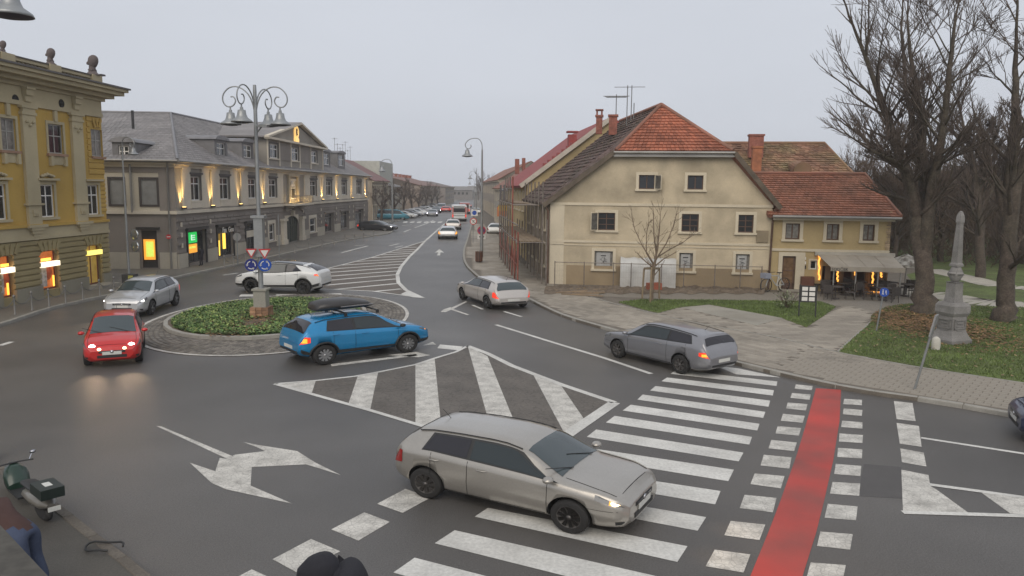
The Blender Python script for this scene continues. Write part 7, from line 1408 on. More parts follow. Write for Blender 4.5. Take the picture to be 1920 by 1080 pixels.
def signs_on(pole_loc, items, name, label, aim=None):
    """items: (kind, photo px, photo py, radius in photo px)"""
    out = []
    for kind, px, py, rp, lbl in items:
        p = AT(px, py, hypot(pole_loc.x, pole_loc.y)-.25); k = (p-Vector((0, 0, CAM_H))).length/FPX; r = rp*k; hd = atan2(p.y, p.x)-pi/2; t = thing('road_sign', lbl, 'road sign', p, hd+rnd.uniform(-.1, .1))
        def disc(r_, y, m, nm, par, n=28):
            b = MB(); b.lathe([(0, y), (r_, y), (r_, y+.012), (0, y+.012)], (0, 0, 0), n, 0, False, 'y'); return part(nm, b, m, par)
        def poly(pts, y, m, nm, par):
            b = MB(); n = len(pts); b.add([(x, y, z) for x, z in pts]+[(x, y+.01, z) for x, z in pts], [tuple(range(n)), tuple(range(n, 2*n))[::-1]]+[(i, n+i, n+(i+1) % n, (i+1) % n) for i in range(n)]); return part(nm, b, m, par)
        if kind == 'ring':      # roundabout: three arrows in a circle
            d = disc(r, 0, BL_ if 'right' in lbl else DB_, 'plate', t)
            for q in range(3):
                a0 = radians(90+120*q+12); a1 = radians(90+120*q+82); P = [(r*.62*cos(a), r*.62*sin(a)) for a in np.linspace(a0, a1, 7)]; b = MB()
                for u, v in zip(P, P[1:]): b.bar((u[0], -.006, u[1]), (v[0], -.006, v[1]), .13*r, .008, up=(0, 1, 0))
                e = P[-1]; ta = a1+pi/2; h_ = r*.3; b.add([(e[0]+h_*cos(ta), -.011, e[1]+h_*sin(ta)), (e[0]+h_*.75*cos(a1), -.011, e[1]+h_*.75*sin(a1)), (e[0]-h_*.75*cos(a1), -.011, e[1]-h_*.75*sin(a1))], [(0, 1, 2), (2, 1, 0)]); part('white_arrow', b, WH_, d)
        elif kind == 'yield':
            T = lambda s_: [(-r*s_, r*.75*s_+(1-s_)*0), (r*s_, r*.75*s_), (0, -r*s_)]
            poly(T(1)[::-1], 0, RED_, 'border', t); poly([(x, z+.02*r) for x, z in T(.66)][::-1], -.008, WH_, 'face', t)
        elif kind == 'nostop':
            d = disc(r, 0, RED_, 'plate', t); disc(r*.8, -.006, mat('sign_violet', (.12, .05, .16), .45), 'face', d); b = MB(); b.bar((-r*.55, -.012, r*.55), (r*.55, -.012, -r*.55), .16*r, .006, up=(0, 1, 0)); b.bar((-r*.55, -.012, -r*.55), (r*.55, -.012, r*.55), .16*r, .006, up=(0, 1, 0)); part('cross_bars', b, RED_, d)
        elif kind == 'noturn':
            d = disc(r, 0, RED_, 'plate', t); disc(r*.78, -.006, WH_, 'face', d); b = MB(); b.bar((-r*.1, -.012, -r*.5), (-r*.1, -.012, r*.2), .14*r, .006, up=(0, 1, 0)); b.bar((-r*.1, -.012, r*.2), (r*.4, -.012, r*.2), .14*r, .006, up=(0, 1, 0)); b.bar((-r*.6, -.014, r*.6), (r*.6, -.014, -r*.6), .12*r, .006, up=(0, 1, 0)); part('symbol', b, BLK, d)
        elif kind == 'square':
            b = MB(); b.box(-r, r, 0, .02, -r, r); d = part('plate', b, WH_, t); disc(r*.7, -.006, BL_, 'symbol', d)
        elif kind == 'noentry':
            d = disc(r, 0, RED_, 'plate', t); b = MB(); b.box(-r*.7, r*.7, -.008, 0, -r*.16, r*.16); part('bar', b, WH_, d)
        elif kind == 'foot':
            d = disc(r, 0, BL_, 'plate', t); b = MB(); b.lathe([(0, -.01), (r*.14, -.005), (0, .0)], (-.25*r, 0, r*.5), 8, 0, True, 'y'); b.bar((-.25*r, -.008, r*.35), (-.25*r, -.008, -r*.05), .2*r, .006, up=(0, 1, 0)); b.bar((-.25*r, -.008, -.05*r), (-.42*r, -.008, -r*.55), .1*r, .006, up=(0, 1, 0)); b.bar((-.25*r, -.008, -.05*r), (-.1*r, -.008, -r*.55), .1*r, .006, up=(0, 1, 0)); b.bar((.35*r, -.008, r*.45), (.35*r, -.008, -r*.1), .18*r, .006, up=(0, 1, 0)); b.bar((.35*r, -.008, -r*.1), (.5*r, -.008, -r*.5), .1*r, .006, up=(0, 1, 0)); part('figures', b, WH_, d)
        elif kind == 'plate':
            b = MB(); b.box(-r, r, 0, .02, -r*.55, r*.55); part('plate', b, WH_, t); b = MB(); b.box(-r*.6, r*.6, -.005, 0, -r*.15, r*.15); part('print', b, BLK, t)
        out.append(t)
    return out
signs_on(lb+Vector((0, 0, 0)), [('ring', 471, 497, 11, 'dark blue round roundabout sign on the left of the lamp pole'), ('ring', 496.5, 497, 11.5, 'bright blue round roundabout sign on the right of the lamp pole'), ('yield', 471, 474, 9.5, 'left give way triangle on the roundabout lamp pole'), ('yield', 496, 475, 10.5, 'right give way triangle on the roundabout lamp pole')], '', '')
def curved_lamp(label, base, px_top, side, name='street_lamp', arm=1.1, k=1.0, group=None, hd=0):
    zt = px_top; t = thing(name, label, 'street lamp', base, hd, group); b = MB(); b.lathe([(.11*k, 0), (.10*k, .8), (.075*k, zt*.5), (.05*k, zt-.7*k)], n=10); part('pole', b, LG, t)
    c = [(0, 0, zt-.7*k), (side*.03, 0, zt-.35*k), (side*.2*k, 0, zt-.06*k), (side*.5*k, 0, zt+.0), (side*.85*k, 0, zt-.1*k), (side*1.08*k, 0, zt-.38*k), (side*1.0*k, 0, zt-.62*k), (side*.82*k, 0, zt-.66*k), (side*.7*k, 0, zt-.5*k), (side*.78*k, 0, zt-.38*k)]
    cv = []
    for i in range(len(c)-1):
        for u in (0, .33, .66):
            p_, q_, r_, s_ = (Vector(c[j]) for j in (max(i-1, 0), i, i+1, min(i+2, len(c)-1))); cv.append(0.5*((2*q_)+(r_-p_)*u+(2*p_-5*q_+4*r_-s_)*u*u+(3*q_-p_-3*r_+s_)*u**3))
    b = MB(); b.tube(cv, .03*k, 6); part('arm', b, LG, t); bell(t, (side*.95*k, 0, zt-1.15*k), k); return t
p = G(903, 482, .1); h_ = HT(p, 908, 262); sR_ = curved_lamp('tall curved street lamp with one bell shade on the right pavement', p, h_, -1, k=1.15)
for px, py, top, s_, l_ in ((893, 408, 322, -1, 'second curved street lamp further up the right pavement'), (889, 392, 336, -1, 'third curved street lamp far up the right pavement')): p2 = G(px, py, .1); curved_lamp(l_, p2, HT(p2, px, top), s_, k=1.15)
p2 = G(736, 418, .1); curved_lamp('curved street lamp rising above the pink roof on the left', p2, HT(p2, 736, 300), -1, k=1.5)
p = G(243, 541, .1); h_ = HT(p, 246, 262); ll = curved_lamp('slim street lamp with a bell shade in front of the grey building side wall', p, h_, 1, k=.72, hd=radians(-20))
p = AT(38, 46, 16.5); near = curved_lamp('street lamp close to the camera whose bell shade hangs in at the top left corner', Vector((p.x-.95*1.15, p.y, 0.1)), p.z-.1+1.12*1.15, 1, k=1.0)
near.scale = (1.0, 1.0, 1.0)
signs_on(G(903, 482), [('nostop', 903, 432, 8, 'round violet no-stopping sign on the right-hand street lamp'), ('plate', 903, 444, 7.5, 'small white plate below the no-stopping sign')], '', '')
pp = G(887, 455, .1); PS = thing('sign_post', 'thin post with round signs beside the right kerb', 'sign post', pp); b = MB(); b.tube([(0, 0, 0), (0, 0, HT(pp, 888, 392))], .04, 6); part('post', b, LG, PS)
signs_on(pp, [('noturn', 887.5, 415, 6.5, 'round red and white sign on the thin post by the kerb'), ('square', 889.5, 399, 6, 'square blue and white crossing sign at the top of the thin post')], '', '')
signs_on(GS.o.to_3d(), [], '', '')
q = sm(316, 444); P_ = GS.o+GS.t*q[0]+Vector((-GS.t.y, GS.t.x))*(-.14); s_ = signs_on(P_.to_3d()+Vector((0, 0, q[1])), [('noentry', 316, 444, 4.2, 'small red no-entry sign on the corner of the grey building')], '', '')
p = G(1643, 621, .12); t = thing('sign_post', 'slightly leaning thin post on the lawn carrying the blue footpath sign', 'sign post', p); tpx = AT(1658, 541, hypot(p.x, p.y)); b = MB(); b.tube([(0, 0, 0), tuple(tpx-p)], .03, 6); part('post', b, LG, t)
signs_on(p, [('foot', 1658, 548, 7.5, 'blue round footpath sign on the lawn post before the cafe')], '', '')
p = G(1715, 730, .1); t = thing('sign_post', 'tall leaning post on the pavement with its sign seen edge on', 'sign post', p); tpx = AT(1757, 590, hypot(p.x, p.y))-p; b = MB(); b.tube([(0, 0, 0), tuple(tpx)], .032, 8); part('post', b, LG, t)
b = MB(); u = tpx.normalized(); c = tpx*.86; b.bar(c-u*.28, c+u*.28, .04, .5, up=(.6, .8, 0)); part('sign_plate', b, BKS, t)
p = G(1754, 655, .12); t = thing('boundary_stone', 'small white stone bollard on the grass in front of the obelisk', 'stone bollard', p); b = MB(); b.lathe([(.13, 0), (.14, .2), (.12, .36), (.05, .42), (0, .43)], n=10); part('stone', b, mat('white_stone', (.5, .48, .42), .8, var=.15), t)
for px, py, top, l_ in ((446, 497, 440, 'thin sign post with round sign seen from behind near the second lit doorway'), (524, 484, 405, 'tall thin post on the left pavement beside the arched portal'), (904, 438, 390, 'thin dark post near the white parked car')):
    p = G(px, py, .1); h_ = HT(p, px, top); t = thing('sign_post', l_, 'sign post', p); b = MB(); b.tube([(0, 0, 0), (0, 0, h_)], .035, 6); part('post', b, LG, t)
    if px == 446: b = MB(); b.lathe([(0, 0), (.26, 0), (.26, .02), (0, .02)], (0, 0, h_-.25), 18, 0, False, 'y'); part('sign_back', b, BKS, t)
# convex mirror and bin with posters at the slim lamp
p = G(243, 541, .1)
for i, (dx, pz, l_) in enumerate(((.42, 440, 'upper round traffic mirror on the slim lamp post'), (.42, 462, 'lower round traffic mirror on the slim lamp post'))):
    z = HT(p, 243, pz); t = thing('traffic_mirror', l_, 'mirror', (p.x+dx, p.y-.1, z), radians(-25)); b = MB(); b.lathe([(0, -.05), (.22, -.02), (.27, 0), (.27, .04), (0, .06)], n=18, axis='y'); part('mirror', b, mat('mirror_face', (.4, .42, .42), .15, .8), t); b = MB(); b.tube([(-.4, .05, 0), (0, .05, 0)], .025, 5); part('bracket', b, LG, t)
t = thing('poster_bin', 'dark litter bin with yellow posters round the slim lamp post', 'litter bin', p+Vector((.15, -.2, 0))); b = MB(); b.box(-.3, .3, -.22, .22, .1, .75); b.box(-.05, .05, -.05, .05, 0, .1); part('box', b, mat('bin_dark', (.05, .05, .045), .6), t); b = MB(); b.box(.02, .26, -.235, -.22, .15, .7); part('poster', b, mat('yellow_poster', (.45, .42, .1), .6, var=.4, vs=6), t)
p = G(898, 492, .1); t = thing('litter_bin', 'brown slatted litter bin beside the right-hand street lamp', 'litter bin', p)
for i in range(12): a_ = 2*pi*i/12; b = MB(); b.box(-.03, .03, -.012, .012, .08, .78); b.v = [(v[0]*cos(a_)-(v[1]+.24)*sin(a_), v[0]*sin(a_)+(v[1]+.24)*cos(a_), v[2]) for v in b.v]; part('slat', b, mat('bin_wood', (.16, .07, .04), .7, var=.2), t)
b = MB(); b.lathe([(.22, .05), (.22, .74), (.2, .74)], n=14); part('liner', b, BLK, t)

# ================================================================ bollards and chains along the left pavement
CH = mat('chain_steel', (.2, .19, .18), .5, .6); BOL = mat('bollard_grey', (.25, .24, .22), .5, .4, var=.15)
runs = [[(-6, 599), (28, 590), (60, 582), (92, 576), (123, 569), (155, 562), (187, 555), (214, 549)], [(421, 503), (438, 499), (460, 495)], [(553, 475), (579, 470), (604, 465), (627, 461), (647, 457), (665, 455), (682, 451), (701, 447)]]
bol0 = None
for ri, run in enumerate(runs):
    pts = [G(x, y, .1) for x, y in run]; gl = ['chained bollards before the yellow building', 'chained bollards by the lit doorways', 'chained bollards before the grey building'][ri]
    ll_ = ['slim grey bollard in the chained row before the yellow shopfronts', 'slim grey bollard in the short row by the lit doorways', 'slim grey bollard in the chained row before the grey building doors'][ri]
    for bi, p in enumerate(pts):
        ll_ = 'slim grey bollard, '+ORD[bi]+' from the left of the chained row before '+['the yellow shopfronts', 'the two lit doorways', 'the grey building doors'][ri]
        if bol0 is None:
            bol0 = thing('bollard', ll_, 'bollard', p, 0, gl); b = MB(); b.lathe([(.05, 0), (.05, .05), (.035, .07), (.035, .68)], n=10); part('post', b, BOL, bol0); b = MB(); b.lathe([(.035, .68), (.055, .70), (.055, .74), (.02, .79), (0, .8)], n=10); part('knob', b, BOL, bol0)
        else: o = dup(bol0, p, 0, ll_); o['group'] = gl
    for i, (a, c) in enumerate(zip(pts, pts[1:])):
        b = MB(); L_ = (c-a).length; P = [(a+(c-a)*(k/10)+Vector((0, 0, .62-.26*4*(k/10)*(1-k/10)))-a) for k in range(11)]; b.tube(P, .018, 4); t = thing('chain', 'sagging chain, '+ORD[i]+' from the left between the bollards before '+['the yellow shopfronts', 'the two lit doorways', 'the grey building doors'][ri], 'chain', a, 0, 'chains between the bollards'); part('links', b, CH, t)

# ================================================================ monument
STO = mat('monument_stone', (.235, .225, .215), .85, var=.2, vs=2, fine=.15, stain=(.11, .105, .09), stains=.6, sscale=1.2, bump=.4)
p = G(1781, 641, .12); hh = lambda y: HT(p, 1785, y)-.12; kx = hypot(p.x, p.y)/FPX
M_ = thing('obelisk', 'old grey stone obelisk monument with carved plinth on the park lawn', 'monument', p, radians(20))
def sq(prof, m=STO, nm='', n=4, rot=pi/4): 
    b = MB(); b.lathe([(r*(1.414 if n == 4 else 1), z) for r, z in prof], n=n, smooth=False); b.v = [(x*cos(rot)-y*sin(rot), x*sin(rot)+y*cos(rot), z) for x, y, z in b.v]; return part(nm, b, m, M_)
w = lambda px: px*kx/2*.60
sq([(w(74), 0), (w(74), .12), (w(64), .22), (w(58), .3), (w(50), .45), (w(50), hh(592)), (w(56), hh(588))], nm='plinth')
for i in range(4):
    a_ = i*pi/2; b = MB(); z0_, z1_ = .5, hh(596); y_ = -w(50)-.015; b.box(-w(40), w(40), y_-.02, y_, z0_, z0_+.05); b.box(-w(40), w(40), y_-.02, y_, z1_-.05, z1_); b.box(-w(40), -w(36), y_-.02, y_, z0_, z1_); b.box(w(36), w(40), y_-.02, y_, z0_, z1_)
    for k in range(6): b.box(-w(26)+rnd.uniform(0, .06), w(26)-rnd.uniform(0, .06), y_-.012, y_, z1_-.16-k*.12, z1_-.12-k*.12)
    b.v = [(x*cos(a_)-y*sin(a_), x*sin(a_)+y*cos(a_), z) for x, y, z in b.v]; part('inscription_panel', b, STO, M_)
sq([(w(56), hh(588)), (w(60), hh(585)), (w(60), hh(572)), (w(50), hh(566))], nm='cornice_slab'); sq([(w(34), hh(566)), (w(32), hh(560)), (w(30), hh(556)), (w(28), hh(530)), (w(32), hh(528))], nm='upper_pedestal')
b = MB(); b.lathe([(w(16), hh(528)), (w(26), hh(524)), (w(32), hh(512)), (w(26), hh(502)), (w(18), hh(498))], n=16); b.tube([(w(31)*cos(t), w(31)*sin(t), hh(512)) for t in np.linspace(0, 2*pi, 16)], .05, 5); part('orb', b, STO, M_)
b = MB()
for i in range(4): a_ = i*pi/2+pi/4; b.tube([(w(10)*cos(a_), w(10)*sin(a_), hh(526)), (w(34)*cos(a_), w(34)*sin(a_), hh(514)), (w(14)*cos(a_), w(14)*sin(a_), hh(500))], .05, 5)
part('scroll_ornament', b, STO, M_)
sq([(w(24), hh(499)), (w(24), hh(495)), (w(19), hh(492)), (w(12), hh(420)), (w(12), hh(417))], nm='shaft'); sq([(w(15), hh(417)), (w(15), hh(412)), (w(13), hh(404)), (w(7), hh(397)), (0.01, hh(395))], nm='finial')

# ================================================================ scaffold, fence, site things
SCR = mat('rusty_red_tube', (.27, .09, .065), .6, .3, var=.3, vs=4); SCG = mat('worn_steel_tube', (.22, .19, .165), .5, .5, var=.25, vs=4); PLK = mat('scaffold_plank', (.23, .17, .11), .85, var=.25, vs=2, island=.3)
SC = Bld('scaffold', 'rusty tube scaffold with plank decks along the side of the cream house', HS.o, 'scaffold')
yo, yi = -1.75, -.45; lv = [2.35, 4.3]; top_ = 5.7; NS = 9
def tube_(nm, a, c, r, m): b = MB(); b.tube([a, c], r, 6); SC.put(nm, b, m, HS)
for i in range(NS):
    s = .2-i*2.0
    tube_('standard', (s, yo, .12), (s, yo, 2.9 if i < 2 else (5.9 if i < 6 else 4.8)), .045, SCR if i < 3 else SCG); tube_('standard', (s, yi, .12), (s, yi, 5.6 if i < 6 else 3), .04, SCG)
    b = MB(); b.box(s-.12, s+.12, yo-.12, yo+.12, .1, .13); SC.put('base_plate', b, SCG, HS)
    for z in lv[:1]+([lv[1]] if i > 0 else []): tube_('transom', (s, yo-.15, z), (s, yi+.15, z), .035, SCG)
    if i < NS-1:
        s2 = s-2.0
        for z in (1.1, lv[0]+.02, lv[0]+.9): tube_('ledger', (s, yo, z), (s2, yo, z), .032, SCR if z < 2 else SCG)
        if i > 1: tube_('ledger', (s, yo, lv[1]), (s2, yo, lv[1]), .032, SCG); tube_('guard_rail', (s, yo, lv[1]+.9), (s2, yo, lv[1]+.9), .03, SCG)
        tube_('brace', (s, yo, .2 if i % 2 else lv[0]), (s2, yo, lv[0] if i % 2 else .2), .03, SCR)
        for k in range(4):
            y = yo+.1+k*.3; b = MB(); b.box(s2+.02, s-.02, y, y+.27, lv[0]+.05, lv[0]+.09); SC.put('plank', b, PLK, HS)
            if i > 1 and k < 3: b = MB(); b.box(s2+.02, s-.02, y, y+.27, lv[1]+.05, lv[1]+.09); SC.put('plank', b, PLK, HS)
        if i > 3: b = MB(); b.box(s2+.05, s-.05, yo-.03, yo-.0, lv[1]+.1, lv[1]+1.15); SC.put('site_board', b, mat('grey_board', (.14, .12, .11), .8, var=.3, vs=1), HS) if i % 2 else None
tube_('standard', (.9, -.3, .12), (.9, -.3, 3.6), .05, SCG)
# piled planks and battens at the foot
t = Bld('timber_pile', 'scattered grey battens lying on the paving at the foot of the house corner', G(1060, 548, .1), 'timber')
for i in range(9): a = G(1025+rnd.uniform(0, 60), 546+rnd.uniform(-3, 5), .14); an = rnd.uniform(-.5, .4); L_ = rnd.uniform(1, 2.4); b = MB(); b.bar(a-t.base, a+Vector((cos(an), sin(an), 0))*L_-t.base+Vector((0, 0, rnd.uniform(0, .08))), .08, .05); part('batten', b, PLK, t.root)
# construction fence
FN = Bld('site_fence', 'light mesh construction fence along the foot of the cream house', HF.o, 'fence'); yf = -.95; zf = HF.m(1240, 496, yf)[1]
xs_ = [HF.m(px, 520, yf)[0] for px in (1040, 1095, 1150, 1183, 1240, 1282, 1340, 1388, 1428)]
for x in xs_: b = MB(); b.tube([(x, yf, .1), (x, yf, zf+.05)], .028, 6); FN.put('post', b, SCG, HF)
for x0_, x1_ in zip(xs_, xs_[1:]):
    b = MB(); b.tube([(x0_, yf, zf), (x1_, yf, zf)], .02, 5); FN.put('rail', b, SCG, HF); b = MB(); n = int((x1_-x0_)/.12)
    for k in range(1, n): b.bar((x0_+(x1_-x0_)*k/n, yf, .15), (x0_+(x1_-x0_)*k/n, yf, zf), .003)
    for k in range(1, 5): b.bar((x0_, yf, .1+k*zf/5), (x1_, yf, .1+k*zf/5), .003)
    FN.put('wire_mesh', b, SCG, HF, kind='stuff')
r = HF.rect(1163, 483, 1267, 531, -.5); WB_ = Bld('covered_stack', 'large white sheeted stack standing against the cream house behind the fence', HF.o+HF.t*r[0], 'covered stack'); TARP = mat('white_tarpaulin', (.50, .50, .48), .5, var=.12, vs=1.5, stain=(.33, .31, .28), stains=.5)
b = MB(); n = 12
vs = []
for i in range(n+1):
    u = i/n; x = r[0]+(r[1]-r[0])*u; wv = .05*sin(i*2.3); zz = r[3]-.08*abs(sin(i*1.1)); vs += [(x, -.75+wv, .12), (x, -.72+wv*.5, zz*.55), (x, -.68, zz-.05), (x, -.08, zz)]
b.add(vs, [(i*4+j, i*4+4+j, i*4+5+j, i*4+1+j) for i in range(n) for j in range(3)], 0, True); WB_.put('sheet', b, TARP, HF); b = MB(); b.box(r[0]+.02, r[1]-.02, -.6, -.05, .1, r[3]-.18); WB_.put('boards', b, PLK, HF)
t = thing('red_crate', 'small orange-red crate on the ground behind the tree stakes', 'crate', G(1226, 545, .12), .3); b = MB(); b.box(-.35, .35, -.2, .2, 0, .05); b.box(-.35, .35, -.2, -.16, .05, .4); b.box(-.35, .35, .16, .2, .05, .4); b.box(-.35, -.31, -.16, .16, .05, .4); b.box(.31, .35, -.16, .16, .05, .4); part('crate_body', b, mat('crate_red', (.3, .09, .05), .7), t)

# ================================================================ cafe things
def chair(t0, x, y, rz, label):
    t = thing('cafe_chair', label, 'chair', (x, y, .12), rz, 'chairs on the cafe terrace'); return t
CHM = mat('dark_rattan', (.055, .045, .04), .7, var=.3, vs=8)
c0 = None; t0 = None; tabs = [(1552, 548), (1582, 553), (1612, 550), (1640, 556), (1668, 551), (1696, 555), (1566, 560), (1655, 563)]
tl = ['leftmost dark cafe table by the small brown window', 'dark cafe table under the left end of the awning', 'dark cafe table under the middle of the awning', 'dark cafe table before the fairy-lit door', 'dark cafe table under the right end of the awning', 'rightmost dark cafe table beside the parasol', 'dark cafe table nearest the verge on the left', 'dark cafe table nearest the lawn on the right']
for i, (px, py) in enumerate(tabs):
    p = G(px, py, .12)
    if t0 is None:
        t0 = thing('cafe_table', tl[0], 'table', p, 0, 'tables on the cafe terrace'); b = MB(); b.lathe([(.36, .58), (.36, .61), (0, .615)], n=16); part('table_top', b, CHM, t0); b = MB(); b.lathe([(.22, 0), (.2, .03), (.03, .06), (.03, .58)], n=8); part('leg', b, CHM, t0)
    else: dup(t0, p, 0, tl[i])
    for k in range(3):
        a_ = k*2.1+i; x, y = p.x+.65*cos(a_), p.y+.65*sin(a_); lb = 'dark chair '+('left' if cos(a_) < -.35 else 'right' if cos(a_) > .35 else 'far' if sin(a_) > 0 else 'near')+(' front' if sin(a_) < -.4 and abs(cos(a_)) > .35 else ' back' if sin(a_) > .4 and abs(cos(a_)) > .35 else '')+' of the '+tl[i].replace('dark cafe ', '').replace(' by the small brown window', '')
        if c0 is None:
            c0 = thing('cafe_chair', lb, 'chair', (x, y, .12), a_+pi/2, 'chairs on the cafe terrace'); b = MB(); b.box(-.22, .22, -.22, .22, .34, .38); part('seat', b, CHM, c0); b = MB(); b.box(-.22, .22, -.25, -.21, .38, .74); part('backrest', b, CHM, c0)
            for sx in (-1, 1):
                for sy in (-1, 1): b = MB(); b.tube([(sx*.19, sy*.19, 0), (sx*.19, sy*.19, .35)], .016, 5); part('leg', b, CHM, c0)
        else: dup(c0, (x, y, .12), a_+pi/2, lb)
p = G(1695, 552, .12); z1 = HT(p, 1697, 480); pz = thing('parasol', 'wide pale parasol with dappled leaf pattern right of the awning', 'parasol', p); b = MB(); b.tube([(0, 0, 0), (0, 0, z1)], .03, 6); part('pole', b, mat('awning_post', (.3, .29, .27), .5, .4), pz)
b = MB(); n = 8; rp_ = 1.15; b.add([(0, 0, z1)]+[(rp_*cos(2*pi*k/n), rp_*sin(2*pi*k/n), z1-.5) for k in range(n)]+[(rp_*cos(2*pi*k/n), rp_*sin(2*pi*k/n), z1-.62) for k in range(n)], [(0, 1+k, 1+(k+1) % n) for k in range(n)]+[(1+k, 9+k, 9+(k+1) % n, 1+(k+1) % n) for k in range(n)]); part('canopy', b, mat('dappled_canvas', (.42, .40, .35), .8, var=.3, vs=5, stain=(.1, .08, .06), stains=1.3, sscale=4), pz)  # leaf pattern of the canvas, given as dark mottling
# menu board
p = G(1513, 594, .12); t = thing('menu_board', 'black framed menu board with white sheets standing on the verge corner', 'menu board', p, radians(75)); h_ = HT(p, 1520, 535)-.12
for sy in (-1, 1): b = MB(); b.bar((0, sy*.32, 0), (.12, sy*.32, h_), .05); part('leg', b, BLK, t)
b = MB(); b.bar((.07, -.32, h_*.72), (.07, .32, h_*.72), .05, h_*.52, up=(0, 0, 1)); part('board', b, BLK, t)
for i in range(2):
    for j in range(3): b = MB(); b.box(.035, .045, -.26+i*.28, -.04+i*.28, h_*.5+j*h_*.16, h_*.5+j*h_*.16+h_*.12); part('menu_sheet', b, WH_, t)
# bicycle by the downpipe
def bicycle(loc, rz, label, k=1.0):
    t = thing('bicycle', label, 'bicycle', loc, rz); t.scale = (k, k, k*.9)
    for x in (-.52, .52):
        b = MB(); b.tube([(x+.33*cos(a), 0, .34+.33*sin(a)) for a in np.linspace(0, 2*pi, 21)], .02, 5, cap=False); w_ = part('wheel', b, TYRE, t); b = MB()
        for a in np.linspace(0, pi, 7)[:-1]: b.bar((x-.32*cos(a), 0, .34-.32*sin(a)), (x+.32*cos(a), 0, .34+.32*sin(a)), .006)
        part('spokes', b, ALLOY, w_)
    b = MB(); A_, B_, C2, D_2, E2 = (-.52, 0, .34), (-.08, 0, .3), (-.2, 0, .78), (.36, 0, .82), (.52, 0, .34)
    for a, c in ((A_, B_), (A_, C2), (B_, C2), (B_, D_2), (C2, D_2), (D_2, E2)): b.tube([a, c], .022, 5)
    part('frame', b, mat('bike_white', (.45, .47, .47), .4), t); b = MB(); b.tube([(-.2, 0, .78), (-.22, 0, .92)], .015, 5); b.box(-.34, -.12, -.07, .07, .92, .96); part('saddle', b, BLK, t); b = MB(); b.tube([(.36, 0, .82), (.34, 0, 1.0)], .015, 5); b.tube([(.28, -.27, 1.02), (.36, -.1, 1.0), (.36, .1, 1.0), (.28, .27, 1.02)], .015, 5); part('handlebar', b, BLK, t)
    b = MB(); b.box(.42, .72, -.18, .18, .7, .95); part('basket', b, mat('blue_grey_basket', (.28, .3, .36), .6), t)
bicycle(G(1450, 546, .1)+Vector((0, -.2, 0)), radians(205), 'white bicycle with a blue-grey basket leaning at the corner downpipe', 1.15)

